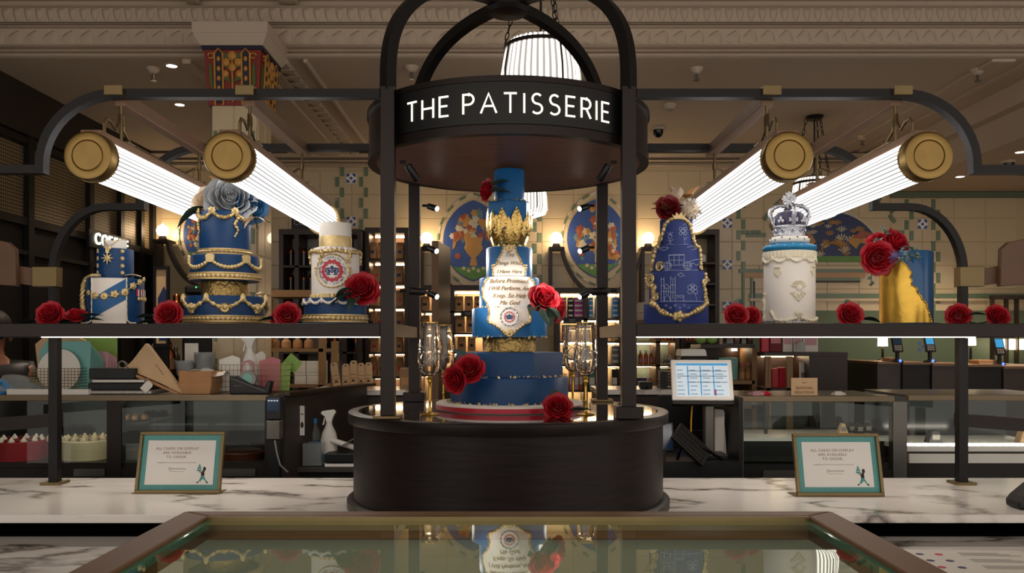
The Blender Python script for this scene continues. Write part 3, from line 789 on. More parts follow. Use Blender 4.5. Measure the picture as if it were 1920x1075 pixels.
def rose_parts(m):
    if m in ROSE: return ROSE[m]
    rings = [(.98, .74, .95, .40, 5, 0.0, .0), (.82, .90, .85, .24, 5, .6, .0), (.62, 1.0, .85, .12, 5, .2, .0), (.44, 1.02, .9, .08, 4, .5, .02), (.28, 1.04, 1.0, .05, 3, .1, .04)]
    ms = [petal_mesh('petal', r, h, w, fl, MATS[m], seed=i) for i, (r, h, w, fl, n, a, z) in enumerate(rings)]
    # rolled heart
    def sp(u, v, o=0):
        t = u*4.2*PI; r = .05+.012*t+o; return (r*math.cos(t), r*math.sin(t), .35+.72*v-.05*u)
    hb = MB().slab(sp, 44, 2, lambda u, v: sp(u, v, .012)).build('heart', MATS[m], smooth=True, ang=60); hm = hb.data; bpy.data.objects.remove(hb)
    cb = MB().lathe([(0, -.05), (.25, 0), (.40, .12), (.36, .35), (0, .4)], 14).build('calyx', MATS[m], smooth=True); cm = cb.data; bpy.data.objects.remove(cb)
    ROSE[m] = (rings, ms, hm, cm); return ROSE[m]
def leaf_mesh(nm, L_, w, m, bend=.2):
    def fn(u, v, o=0):
        x = L_*u; hw = w*math.sin(PI*u**.8)*(1-.15*u)+.0004
        y = (2*v-1)*hw
        z = -bend*L_*u*u+abs(2*v-1)*hw*.35+.0015*math.sin(u*30)*abs(2*v-1)
        return (x, y, z+o)
    o = MB().slab(fn, 10, 6, lambda u, v: fn(u, v, -.0012)).build(nm, m, smooth=True, ang=60); me = o.data; bpy.data.objects.remove(o); return me
LEAF = {}
def leaf(parent, L_, M, m='leaf_green'):
    k = (m,)
    if k not in LEAF: LEAF[k] = leaf_mesh('leaf', 1, .36, MATS[m])
    return inst_me('leaf', LEAF[k], parent, M @ Matrix.Scale(L_, 4))
def rose(x, y, z, R, face, label, leaves=(), m='rose_red', stem=None, name='rose', cat='rose', spin=0, group='red roses'):
    """(x,y,z) centre of the bloom, face = direction the bloom looks"""
    t = thing(name, label, cat, (x, y, z), group=group)
    q = Vector(face).normalized().to_track_quat('Z', 'Y').to_matrix().to_4x4() @ RZ(spin) @ Matrix.Scale(R, 4) @ T(0, 0, -.5)
    rings, ms, hm, cm = rose_parts(m)
    rnd = random.Random(hash((round(x, 3), round(z, 3))) % 999)
    for (r, h, w, fl, n, a, dz), me in zip(rings, ms):
        for k in range(n):
            inst_me('petal', me, t, q @ T(0, 0, dz+.03*rnd.uniform(-1, 1)) @ RZ(a+2*PI*k/n+rnd.uniform(-.12, .12)) @ RY(rnd.uniform(-.06, .08)))
    inst_me('heart', hm, t, q); inst_me('calyx', cm, t, q)
    for (lx, ly, lz, yaw, pitch, L_) in leaves:
        leaf(t, L_*1.4, T(lx, ly, lz) @ RZ(yaw) @ RY(pitch), 'leaf_green')
    if stem: MB().tube([Vector(p) for p in stem], .0035, 6).build('stem', 'stem_green', t, smooth=True)
    return t

# ================================================================== cake helpers (local: -y looks at the camera)
def cy(R, a, z): return Vector((R*math.sin(a), -R*math.cos(a), z))
def tier(parent, R, z0, z1, m, n=72, name='tier', rd=.006, rot=0):
    prof = [(0, z0), (R-.001, z0), (R, z0+.001), (R, z1-rd), (R-rd*.3, z1-rd*.3), (R-rd, z1), (0, z1)]
    return MB().lathe(prof, n, a0=rot).build(name, m, parent, smooth=(n > 20), ang=40, bevel=0 if n > 20 else .004)
def band(parent, R, z0, h, n=60, m='gold_soft', name='gold_band'):
    a = .10*h
    prof = [(R-.004, z0), (R+.006, z0), (R+.006, z0+.16*h), (R+.003, z0+.2*h), (R+.009, z0+.5*h), (R+.003, z0+.8*h), (R+.006, z0+.84*h), (R+.006, z0+h), (R-.004, z0+h)]
    return MB().ring(prof, n*4, mod=lambda t, j: (.004*math.cos(n*t) if j == 4 else 0)).build(name, m, parent, smooth=True, ang=50)
def arc_pts(R, a0, a1, z, drop, n=24):
    out = []
    for i in range(n+1):
        u = i/n; out.append(cy(R, a0+(a1-a0)*u, z-drop*4*u*(1-u)))
    return out
def swag(parent, R, a0, a1, z, drop, r=.007, m='gold', name='swag', rough=.45, freq=9, n=40):
    pts = arc_pts(R+r*.6, a0, a1, z, drop, n)
    rs = [r*(.65+.35*math.sin(PI*i/n))*(1+rough*math.sin(i*freq)*math.cos(i*2.3)) for i in range(n+1)]
    return MB().tube(pts, rs, 7).build(name, m, parent, smooth=True, ang=60)
def blob(parent, p, r, m='gold', name='rosette', petals=6, nrm=None):
    """little moulded rosette: lobed dome facing away from the axis"""
    p = Vector(p); n = Vector(nrm) if nrm is not None else Vector((p.x, p.y, 0))
    q = n.normalized().to_track_quat('Z', 'Y').to_matrix().to_4x4()
    prof = [(0, .55*r), (.28*r, .5*r), (.42*r, .28*r), (.75*r, .34*r), (r, .12*r), (r*.95, -.1*r)]
    return MB().lathe(prof, 24, mod=lambda a, j: (1+.16*math.cos(petals*a) if j >= 3 else 1)).xf(T(*p) @ q).build(name, m, parent, smooth=True, ang=60)
def spiral(c_a, c_z, R, rad, turns, sgn=1, start=0, n=26):
    return [cy(R, c_a+sgn*rad*(1-.85*i/n)*math.cos(start+turns*2*PI*i/n)/R, c_z+rad*(1-.85*i/n)*math.sin(start+turns*2*PI*i/n)) for i in range(n+1)]
def flakes(parent, R, z, n, seed, spread=.012, m='gold_soft'):
    rnd = random.Random(seed); mb = MB()
    for i in range(n):
        a = rnd.uniform(0, 2*PI); r = R+rnd.uniform(0, spread); s = rnd.uniform(.002, .0055); c = Vector((r*math.cos(a), r*math.sin(a), z+rnd.uniform(0, .006)))
        M = T(*c) @ Euler((rnd.uniform(0, 3), rnd.uniform(0, 3), rnd.uniform(0, 3))).to_matrix().to_4x4()
        mb.box(-s, s, -s*.6, s*.6, -.0006, .0006, M)
    return mb.build('gold_flakes', m, parent, kind='stuff')
def plate(parent, R, a0, a1, z0, z1, m, name, off=.003, nu=16, nv=6, fa=None):
    """curved patch on a cylinder, closed shell; fa(v)->(a0,a1) shapes its sides"""
    def g(o):
        def f(u, v):
            b0, b1 = fa(v) if fa else (a0, a1)
            return cy(R+o, b0+(b1-b0)*u, z0+(z1-z0)*v)
        return f
    return MB().slab(g(off), nu, nv, g(-.001)).build(name, m, parent, smooth=True, ang=40)
def polyline_on(parent, R, pts, r, m, name, close=False, seg=.006):
    out = []
    pp = pts+[pts[0]] if close else pts
    for i in range(len(pp)-1):
        (a, b), (c, d) = pp[i], pp[i+1]; n = max(1, int(math.hypot(c-a, d-b)/seg))
        out += [cy(R, (a+(c-a)*k/n)/R, b+(d-b)*k/n) for k in range(n)]
    out.append(cy(R, pp[-1][0]/R, pp[-1][1]))
    return MB().tube(out, r, 4).build(name, m, parent)
def wrap_text(parent, txt, size, R, z, m, name='lettering', shear=.35, **kw):
    return text_obj(name, txt, size, m, parent, None, fn=lambda c: cy(R+c.z, c.x/R, z+c.y), shear=shear, extrude=.0008, **kw)
SPX = 3.4/FPX
def shelf_cake(px, name, label):
    x = (px-PX0)*SPX
    t = thing(name, label, 'cake', (x, 3.4, SZ1), rotz=face_cam(x, 3.4))
    return t
def zr(row): return (607.5-row)*SPX      # row to height above the shelf

# coronation-style round emblem on a disc: rings of flowers, a crown, lettering
def emblem(parent, M, r, wrapR=None, full=True):
    """M places a local xz disc (facing -y) of radius r"""
    def put(nm, mb, m): return mb.xf(M).build(nm, m, parent)
    nf = 13
    for k in range(nf):
        a = PI/2+2*PI*k/nf
        put('red_flower', MB().lathe([(0, 0), (.10*r, 0), (.10*r, .0012), (0, .0012)], 10, mod=lambda t, j: 1+.2*math.cos(5*t)).xf(T(.56*r*math.cos(a), -.0006, .56*r*math.sin(a)) @ RX(PI/2)), 'ink_red')
        if full:
            a2 = a+PI/nf
            for rr_, da in ((.70, 0), (.46, 0), (.66, .11), (.66, -.11)):
                put('red_bud', MB().lathe([(0, 0), (.045*r, 0), (.045*r, .0012), (0, .0012)], 8).xf(T(rr_*r*math.cos(a2+da), -.0004, rr_*r*math.sin(a2+da)) @ RX(PI/2)), 'ink_red')
            put('red_sprig', MB().prism([(.40*r*math.cos(a2), .40*r*math.sin(a2)), (.58*r*math.cos(a2-.09), .58*r*math.sin(a2-.09)), (.68*r*math.cos(a2), .68*r*math.sin(a2)), (.58*r*math.cos(a2+.09), .58*r*math.sin(a2+.09))], -.0014, 0), 'ink_red')
    # crown
    s = r*.37
    mat('crown_grey', '8b96ad', .5)
    put('crown_fill', MB().prism([(-.8*s, -.7*s), (.8*s, -.7*s), (1.02*s, 0), (.9*s, .4*s), (.5*s, .48*s), (0, .26*s), (-.5*s, .48*s), (-.9*s, .4*s), (-1.02*s, 0)], -.0011, 0), 'crown_grey')
    for sg in (-1, 1):
        for (cx_, cz_, cr_) in ((.52, -.34, .13), (.62, .18, .15), (.30, .06, .11)): put('crown_bead', MB().lathe([(0, 0), (cr_*s, 0), (cr_*s, .0018), (0, .0018)], 8).xf(T(sg*cx_*s, 0, cz_*s) @ RX(PI/2)), 'ink_navy')
    put('crown_base', MB().prism([(-.8*s, -.75*s), (.8*s, -.75*s), (.9*s, -.5*s), (-.9*s, -.5*s)], -.0016, 0), 'ink_navy')
    for sg in (-1, 1):
        put('crown_arch', MB().ribbon([(sg*.85*s, -.45*s), (sg*1.1*s, .0*s), (sg*.95*s, .42*s), (sg*.5*s, .5*s), (0, .28*s)], .16*s, -.0016, 0), 'ink_navy')
        put('crown_petal', MB().prism([(sg*.35*s, -.42*s), (sg*.7*s, -.1*s), (sg*.45*s, .2*s), (sg*.15*s, -.1*s)], -.0016, 0), 'ink_navy')
    put('crown_orb', MB().lathe([(0, 0), (.26*s, 0), (.26*s, .0016), (0, .0016)], 14).xf(T(0, 0, .62*s) @ RX(PI/2)), 'ink_navy')
    put('crown_stem', MB().prism([(-.1*s, -.45*s), (.1*s, -.45*s), (.1*s, .3*s), (-.1*s, .3*s)], -.0016, 0), 'ink_navy')
    if full:
        for word, a_mid, flip in (('KING CHARLES III', PI/2, 1), ('• CORONATION • 6TH MAY 2023 •', -PI/2, -1)):
            n = len(word); step = .185 if flip > 0 else .150
            for i, ch in enumerate(word):
                if ch == ' ': continue
                a = a_mid-flip*(i-(n-1)/2)*step; rr = .84*r
                rot = a-PI/2 if flip > 0 else a+PI/2
                text_obj('letter', ch, .20*r, 'ink_navy', parent, M @ T(rr*math.cos(a), -.0004, rr*math.sin(a)) @ RY(-rot) @ UP, extrude=.0006)

# ================================================================== uniform cake
A = shelf_cake(216, 'uniform_cake', 'two-tier navy cake decorated as a uniform jacket with sash and medals')
RA, RB = .11, .07
tier(A, .128, 0, .007, 'icing', name='cake_board'); tier(A, RA, .007, .192, 'navy'); tier(A, RB, .192, .312, 'navy')
aL, aR = math.asin(-.74), math.asin(.36)
plate(A, RA, aL, aR, .008, .188, 'icing', 'white_panel', .002)
def sashf(o):
    def f(u, v):
        a = aL+(aR-aL)*u; zb = .022+(.105-.022)*u; zt = .10+(.188-.10)*u
        return cy(RA+o, a, zb+(zt-zb)*v)
    return f
MB().slab(sashf(.0045), 18, 4, sashf(.001)).build('blue_sash', 'sash_blue', A, smooth=True, ang=40)
def beads(parent, pts, r, m, name='bead_line'):
    n = len(pts); rs = [r*(.55+.45*abs(math.sin(i*PI/4))) for i in range(n)]
    return MB().tube(pts, rs, 7).build(name, m, parent, smooth=True, ang=60)
def lerp_pts(ps, n):
    out = []
    for i in range(len(ps)-1):
        for k in range(n): out.append(Vector(ps[i]).lerp(Vector(ps[i+1]), k/n))
    out.append(Vector(ps[-1])); return out
beads(A, lerp_pts([cy(RA+.004, aL, .190), cy(RA+.004, aL, .03), cy(RA+.006, aL-.05, .014), cy(RA+.012, aL-.22, .009), cy(RA+.014, aL-.6, .009)], 22), .0035, 'icing_cream')
beads(A, lerp_pts([cy(RA+.004, aR, .192), cy(RA+.004, aR, .05), cy(RA+.004, aR+.02, .02), cy(RA+.01, aR+.1, .010), cy(RA+.012, 1.5, .009)], 24), .0035, 'icing_cream')
medpos = [(174, 548, 5), (185, 554, 6.5), (199, 555, 7), (215, 551, 7), (231, 547, 7), (244, 535, 6.5), (255, 527, 6), (262, 521, 5)]
mp_ = []
for i, (px, row, r) in enumerate(medpos):
    a = math.asin(max(-.97, min(.97, (px-216)/50.5))); p = cy(RA+.006, a, zr(row)); mp_.append(p)
    blob(A, p, r*SPX, 'gold_soft', 'chain_medal', 5 if i % 2 else 8)
MB().tube(mp_, .002, 6).build('chain', 'gold_soft', A)
for row in (470, 483.5, 497, 510):
    for px in (190.5, 232):
        a = math.asin((px-220)/32.5); blob(A, cy(RB, a, zr(row)), .0085 if px > 200 else .008, 'gold_soft', 'button', 12)
# star
a = math.asin((208-220)/32.); star = []
for k in range(16):
    r = (.026 if k % 4 == 0 else .024) if k % 2 == 0 else .008
    star.append((r*math.sin(PI*k/8), r*math.cos(PI*k/8)))
q = T(*cy(RB+.004, a, zr(484))) @ RZ(a)
MB().prism(star, -.004, .001).xf(q).build('star', 'gold_soft', A)
blob(A, cy(RB+.008, a, zr(484)), .010, 'gold_soft', 'star_boss', 6)
MB().prism([(-.006, .02), (.006, .02), (.008, .045), (-.008, .045)], -.003, .003).xf(q).build('star_ribbon', 'gold_soft', A)
blob(A, cy(RB+.004, a+.05, zr(466)), .010, 'gold_soft', 'collar_badge', 5)
# open white collar with gold edge
def colf(o):
    def f(u, v):
        ang = -.15+u*(2*PI-.1); lift = .040-.03*math.exp(-(min(u, 1-u)/.09)**2)
        return (Vector(((.043+o)*math.sin(ang-.25), -(.043+o)*math.cos(ang-.25), .312+lift*v)))
    return f
MB().slab(colf(.0), 44, 3, colf(-.004)).build('collar', 'icing', A, smooth=True, ang=50)
MB().tube([colf(.0005)(i/44, 1.0) for i in range(45)], .0016, 6).build('collar_edge', 'gold_soft', A)
# twisted shoulder cord and right shoulder board
rope = lerp_pts([(-.055, -.07, .197), (-.085, -.055, .20), (-.105, -.03, .19), (-.115, -.02, .165), (-.119, -.02, .12), (-.118, -.03, .08), (-.113, -.04, .058)], 10)
for k in (0, 1):
    MB().tube([p+Vector((.005*math.sin(i*.75+k*PI), .005*math.cos(i*.75+k*PI), .002*math.sin(i*.75+k*PI))) for i, p in enumerate(rope)], .0058, 7).build('shoulder_cord', 'gold_soft', A, smooth=True)
MB().slab(lambda u, v: (.035+.06*u, -.07+.035*v-.01*u, .203+.006*math.sin(PI*u)-.004*u), 8, 2, lambda u, v: (.035+.06*u, -.07+.035*v-.01*u, .199+.006*math.sin(PI*u)-.004*u)).build('shoulder_board', 'navy', A)
MB().tube([(.035+.06*u/8, -.071-.01*u/8, .202+.006*math.sin(PI*u/8)-.004*u/8) for u in range(9)], .002, 6).build('shoulder_piping', 'gold_soft', A)
# medal bar
for k in range(4):
    a0 = .78+.155*k
    plate(A, RA, a0, a0+.14, zr(553), zr(540), 'ink_red' if k % 2 == 0 else 'ink_navy', 'medal_ribbon', .004, 4, 2)
    plate(A, RA, a0+.045, a0+.09, zr(553), zr(540), 'icing', 'ribbon_stripe', .0055, 2, 2)
    blob(A, cy(RA+.006, a0+.07, zr(558)), .0085, 'gold_soft', 'medal', 5 if k == 0 else 10)

# ================================================================== gold swag cake
B = shelf_cake(422, 'swag_cake', 'navy tiered cake with gold swags, topped by a silver flower')
tier(B, .172, 0, .012, 'brass_dull', name='cake_board')
tier(B, .158, .012, .117, 'navy'); band(B, .158, .013, .026, 60)
tier(B, .092, .117, .180, 'gold_soft', name='gold_drum')
tier(B, .134, .180, .282, 'royal'); B.children[-1].data.materials[0] = MATS['navy']; band(B, .134, .182, .028, 52)
tier(B, .100, .282, .460, 'navy'); band(B, .100, .283, .024, 40)
mat('gold_leafed', 'a98d56', .34, .85, .25, 30, bump=.8, bs=45); [o for o in B.children if o.name.startswith('gold_drum')][0].data.materials[0] = MATS['gold_leafed']
for k in range(8):
    a0 = -1.30+k*.86; a1 = a0+.86
    if k < 4: swag(B, .158, a0, a1, zr(559), .036, .009, 'gold_soft', freq=5)
for k in range(5):
    a0 = -1.30+k*.86
    if abs(a0) < 1.7:
        blob(B, cy(.162, a0+.43, zr(577)), .020, 'gold_soft', 'rosette', 12) if k < 4 else None
        MB().sphere(cy(.163, a0, zr(558)), .011, 10, 8, (1, .6, 1.7)).build('finial_drop', 'gold_soft', B, smooth=True)
for k in range(4):
    a0 = -1.45+k*1.02+.02; swag(B, .134, a0, a0+1.02, zr(489), .030, .008, 'gold_soft', freq=4)
    p = cy(.139, a0, zr(487)); MB().prism([(-.016, -.016), (.016, -.016), (.019, .012), (.008, .018), (-.008, .018), (-.019, .012)], -.006, .006).xf(T(*p) @ RZ(a0)).build('bow', 'gold_soft', B, bevel=.002)
for k in range(4):
    a0 = -1.1+k*.86-.25; swag(B, .100, a0, a0+.86, zr(400), .024, .0085, 'gold_soft', freq=6)
    blob(B, cy(.104, a0, zr(398)), .016, 'gold_soft', 'crest', 7)
for a0, l in ((-1.25, .085), (.42, .09)):
    n = 22; pts = [cy(.106+.002*math.sin(i), a0+.06*math.sin(i*.5), zr(404)-l*i/n) for i in range(n+1)]
    MB().tube(pts, [.008*(1-.6*i/n)*(1+.4*math.sin(i*2.1)) for i in range(n+1)], 7).build('drop_garland', 'gold_soft', B, smooth=True, ang=60)

# flowers on top of it: one silver peony, one navy rose, cream petals
bx, by_ = B.location.x, B.location.y
def at_px(px, row, d=3.4): return P(px, row, d)
def bloom(px, row, d, R, face, label, m, name='flower', cat='flower', group=None, leaves=(), spin=0):
    p = P(px, row, d); return rose(p.x, p.y, p.z, R, face, label, leaves, m, None, name, cat, spin, group)
bloom(432, 374, 3.36, .090, (.35, -1, .35), 'ruffled silver-grey sugar flower on the swag cake', 'silver_petal', 'silver_flower', group='flowers on top of the shelf cakes')
bloom(470, 384, 3.40, .068, (.8, -1, -.1), 'navy blue sugar rose beside the silver flower', 'navy_petal', 'navy_rose', group='flowers on top of the shelf cakes')
bloom(452, 352, 3.46, .06, (.2, -1, .6), 'navy blue sugar rose tucked behind the silver flower', 'navy_petal', 'navy_rose', group='flowers on top of the shelf cakes')
bloom(388, 376, 3.40, .062, (-.3, -1, .3), 'pale cream sugar flower left of the silver flower', 'cream_petal', 'cream_flower', group='flowers on top of the shelf cakes', leaves=((.0, -.02, -.03, 3.3, .5, .10),))
def spray(px, row, d, n, m, label, L_, name='leaf_spray', seed=3, up=1.0, cat='leaf spray', face=-PI/2):
    p = P(px, row, d); t = thing(name, label, cat, p); rnd = random.Random(seed)
    for k in range(n):
        leaf(t, L_*rnd.uniform(.7, 1.1), RZ(face+rnd.uniform(-1.5, 1.5)) @ RY(-rnd.uniform(.1, 1.2)*up), m)
    MB().tube([(0, 0, 0), (0, .02, -.02), (0, .03, -.04)], .003, 6).build('stem', 'stem_green', t)
    return t
spray(420, 352, 3.42, 5, 'tan_petal', 'tan sugar petals behind the silver flower', .09, seed=5)
spray(478, 408, 3.36, 3, 'cream_petal', 'gold-cream sugar leaves under the navy rose', .06, seed=8, up=-.8)

# ================================================================== emblem cake
Cc = shelf_cake(629, 'emblem_cake', 'white and navy cake with a round red and blue crown emblem')
tier(Cc, .142, 0, .010, 'navy', name='cake_board')
tier(Cc, .125, .010, .110, 'navy'); band(Cc, .125, .012, .032, 44)
tier(Cc, .096, .110, .300, 'icing'); tier(Cc, .065, .300, .418, 'icing')
MB().ring([(.0652, .301), (.0662, .301), (.0662, .356), (.0652, .362)], 72, mod=lambda a, j: 0).build('gold_leaf_band', 'gold_soft', Cc, smooth=True, ang=50)
for k in range(8):
    a0 = -1.75+k*.44; swag(Cc, .125, a0, a0+.44, .104, .017, .0065, 'icing', 'white_drape', .1, 3, 18)
    MB().sphere(cy(.129, a0, .098), .006, 8, 7, (1, .7, 2.0)).build('white_drop', 'icing', Cc, smooth=True)
n = 34
MB().ring([(.094, .110), (.101, .110), (.101, .120), (.098, .126), (.094, .126)], n*6, mod=lambda a, j: .003*math.cos(n*a) if 0 < j < 4 else 0).build('gold_scallop', 'gold_soft', Cc, smooth=True, ang=60)
for k in range(4):
    a0 = -1.75+k*1.16; 
    pts = [cy(.100+.002*math.sin(i*2), a0+1.16*i/30, .292+.006*math.sin(PI*i/30)+.003*math.sin(i*1.7)) for i in range(31)]
    MB().tube(pts, [.007*(1+.3*math.sin(i*1.3)) for i in range(31)], 7).build('gold_garland', 'gold_soft', Cc, smooth=True, ang=60)
    pts = [cy(.102, a0+.06*math.sin(i*.6), .292-.042*i/12) for i in range(13)]
    MB().tube(pts, [.008*(1-.5*i/12)*(1+.35*math.sin(i*1.9)) for i in range(13)], 7).build('gold_tassel', 'gold_soft', Cc, smooth=True, ang=60)
n2 = 12
MB().ring([(.066, .298), (.094, .300), (.086, .312), (.072, .318)], n2*10, mod=lambda a, j: .004*math.cos(n2*2*a) if j in (1, 2) else 0).build('piped_border', 'icing', Cc, smooth=True, ang=60)
ez = zr(508); ea = math.asin((623-629)/44.)
EM = T(*cy(.0985, ea, ez)) @ RZ(ea)
er = .063
def discf(o):
    def f(u, v):
        th = 2*PI*u; rr = er*v; x = rr*math.cos(th); z = rr*math.sin(th)
        R_ = .0975+o
        return cy(R_, ea+x/R_, ez+z)
    return f
emb = MB().slab(discf(.0015), 48, 5, discf(-.001)).build('emblem_disc', 'white', Cc, smooth=True, ang=60)
n_before = len(Cc.children)
emblem(Cc, Matrix.Identity(4), er)
for o in list(Cc.children):
    if o.name.split('.')[0] in ('red_flower', 'red_sprig', 'red_bud', 'crown_fill', 'crown_bead', 'crown_base', 'crown_arch', 'crown_petal', 'crown_orb', 'crown_stem', 'letter'):
        for v in o.data.vertices:
            x, d_, z = v.co; R_ = .0992; v.co = cy(R_-d_, ea+x/R_, ez+z)
        o.parent = emb
MB().tube([cy(.1005, ea+er*1.04*math.cos(t)/.0985, ez+er*1.04*math.sin(t)) for t in [2*PI*i/72 for i in range(72)]], [.0032*(1+.45*math.sin(i*2.1)) for i in range(72)], 6, closed=True).build('emblem_rim', 'gold_soft', Cc, smooth=True)
for sg in (-1, 1):
    for k in range(3):
        MB().sphere(cy(.1, ea+sg*(.068+.003*k)/.0985, ez-.012+.012*k), .006, 8, 6, (1.3, .6, .8)).build('side_scroll', 'gold_soft', Cc, smooth=True)
p = P(678, 541, 3.29); rose(p.x, p.y, p.z, .060, (.0, -1, .35), 'large red rose fixed to the emblem cake', ((-.02, -.01, -.02, 3.5, .25, .085), (-.03, -.012, .0, 2.9, .35, .07), (-.01, -.01, -.03, 4.2, .6, .06)))
p = P(693, 545, 3.34); rose(p.x, p.y, p.z, .046, (.8, -.8, .2), 'smaller red rose tucked behind the large one on the emblem cake')

# ================================================================== hexagonal blue cake with gold frame and chalk drawings
D = shelf_cake(1268, 'framed_cake', 'blue faceted cake with gold scroll frame and white line drawings')
tier(D, .16, 0, .006, 'indigo', name='cake_board')
RD = [.147, .121, .099, .066]; ZD = [.006, .086, .217, .322, .435]
tier(D, RD[0], ZD[0], ZD[1], 'indigo', 6, rot=.5); tier(D, RD[1], ZD[1], ZD[2], 'indigo', 6, rot=.5); tier(D, RD[2], ZD[2], ZD[3], 'indigo', 72); tier(D, RD[3], ZD[3], ZD[4], 'indigo', 72)
# the front apron that carries the drawings: curved panels proud of the facets
RP = [.147, .123, .1005, .0675]
def apx(px, R): return math.asin(max(-.99, min(.99, (px-1268)*SPX/R)))
plate(D, RP[3], apx(1245, RP[3]), apx(1296, RP[3]), ZD[3]+.001, zr(412), 'indigo', 'drawing_panel', .003)
plate(D, RP[2], apx(1228, RP[2]), apx(1310, RP[2]), ZD[2]+.001, ZD[3]-.002, 'indigo', 'drawing_panel', .003)
plate(D, RP[1], apx(1220, RP[1]), apx(1318, RP[1]), ZD[1]+.001, ZD[2]-.002, 'indigo', 'drawing_panel', .003)
def gold_run(pxrows, Rk, r, nm='gold_frame', wob=.35, f=2.2):
    pts = []
    for i in range(len(pxrows)-1):
        (a, b), (c, d) = pxrows[i], pxrows[i+1]
        for k in range(8): pts.append((a+(c-a)*k/8, b+(d-b)*k/8))
    pts.append(pxrows[-1])
    W_ = [cy(Rk+.006, apx(x, Rk+.006), zr(y)) for x, y in pts]
    return MB().tube(W_, [1.2*r*(1+wob*math.sin(i*f)*math.cos(i*.9)) for i in range(len(W_))], 8).build(nm, 'gold_soft', D, smooth=True, ang=60)
gold_run([(1270, 409), (1255, 413), (1247, 422), (1243, 436), (1238, 448), (1236, 458)], RP[3], .0065)
gold_run([(1270, 409), (1285, 413), (1293, 422), (1296, 436), (1299, 447), (1301, 457)], RP[3], .0065)
gold_run([(1236, 461), (1230, 466), (1227, 480), (1224, 492), (1223, 506)], RP[2], .008)
gold_run([(1301, 461), (1310, 465), (1312, 480), (1312, 492), (1313, 506)], RP[2], .006)
gold_run([(1217, 512), (1214, 522), (1220, 534), (1230, 536), (1226, 545), (1228, 556), (1224, 566)], RP[1], .0085)
gold_run([(1320, 512), (1322, 524), (1317, 535), (1321, 548), (1319, 558), (1323, 566)], RP[1], .006)
gold_run([(1223, 568), (1232, 572), (1240, 582), (1252, 588), (1270, 594), (1288, 590), (1302, 583), (1314, 576), (1322, 568)], RP[0], .0085, 'gold_garland', .5, 1.3)
for cxp, cr, Rk, rad, sg in ((1238, 500, RP[2], .020, 1), (1222, 522, RP[1], .020, -1), (1232, 556, RP[1], .014, 1), (1312, 500, RP[2], .011, -1), (1318, 530, RP[1], .012, 1), (1320, 556, RP[1], .012, -1), (1240, 446, RP[3], .012, 1), (1299, 446, RP[3], .010, -1)):
    ca = apx(cxp, Rk+.008)
    MB().tube(spiral(ca, zr(cr), Rk+.008, rad, 1.6, sg, .8), [.0055*(1-.5*i/26) for i in range(27)], 7).build('gold_scroll', 'gold_soft', D, smooth=True)
# little crown on the frame and the mask at the bottom
cp = cy(RP[3]+.008, apx(1272, RP[3]), zr(413)); ca = apx(1272, RP[3])
MB().prism([(-.020, 0), (.020, 0), (.028, .022), (.016, .014), (.010, .030), (0, .018), (-.010, .030), (-.016, .014), (-.028, .022)], -.006, .004).xf(T(*cp) @ RZ(ca)).build('gold_crown', 'gold_soft', D, bevel=.002)
blob(D, cy(RP[0]+.006, apx(1272, RP[0]), zr(592)), .022, 'gold_soft', 'mask', 5)
# drawings: (list of polylines in px offsets from the cake axis / rows)
def draw(Rk, lines, nm):
    root = None
    for pl in lines:
        pts = [((x-1268)*SPX, zr(y)) for x, y in pl]
        pts = [(apx(1268+q[0]/SPX, Rk)*Rk, q[1]) for q in pts]
        o = polyline_on(D, Rk, pts, .0011, 'chalk', nm)
def circ(cx, cy_, r, n=14): return [(cx+r*math.cos(2*PI*i/n), cy_+r*math.sin(2*PI*i/n)) for i in range(n+1)]
R2 = RP[2]+.0045; R1 = RP[1]+.0045; R3 = RP[3]+.0045
coach = [circ(1252, 499, 7.5), circ(1252, 499, 5), circ(1288, 499, 7.5), circ(1288, 499, 5), [(1255, 480), (1282, 480), (1282, 494), (1278, 498), (1259, 498), (1255, 492), (1255, 480)], [(1264, 480), (1264, 497)], [(1273, 480), (1273, 497)], [(1256, 489), (1282, 489)], [(1254, 479), (1283, 479)], [(1290, 492), (1300, 488), (1309, 486)], [(1244, 508), (1260, 507), (1280, 508), (1308, 506)], [(1252, 492), (1252, 506)], [(1245, 499), (1259, 499)], [(1288, 492), (1288, 506)], [(1281, 499), (1295, 499)], [(1292, 497), (1298, 494), (1304, 498), (1308, 495)], [(1238, 467), (1245, 464), (1255, 466), (1248, 470), (1240, 469)], [(1287, 466), (1295, 463), (1305, 467), (1296, 470)]]
abbey = [[(1241, 564), (1241, 524), (1246, 524), (1246, 564)], [(1258, 564), (1258, 524), (1266, 524), (1266, 564)], [(1246, 540), (1250, 532), (1258, 540)], [(1246, 540), (1258, 540)], [(1247, 564), (1247, 558), (1252, 553), (1257, 558), (1257, 564)], [(1242, 535), (1246, 535)], [(1258, 535), (1266, 535)], [(1242, 546), (1257, 546)], [(1258, 548), (1266, 548)], [(1266, 554), (1281, 554), (1281, 564)], [(1241, 524), (1241, 520)], [(1246, 524), (1246, 520)], [(1258, 524), (1258, 519)], [(1266, 524), (1266, 519)], [(1250, 541), (1250, 552)], [(1254, 541), (1254, 552)], [(1240, 564), (1318, 564)], [(1262, 526), (1262, 560)], circ(1297, 543, 3), circ(1292, 539, 4), circ(1301, 539, 4), circ(1292, 547, 4), circ(1302, 547, 4), circ(1297, 536, 3.5), [(1300, 547), (1305, 564)], [(1270, 516), (1276, 513), (1283, 518), (1276, 520), (1270, 516)], [(1268, 558), (1272, 556), (1276, 558), (1280, 556)]]
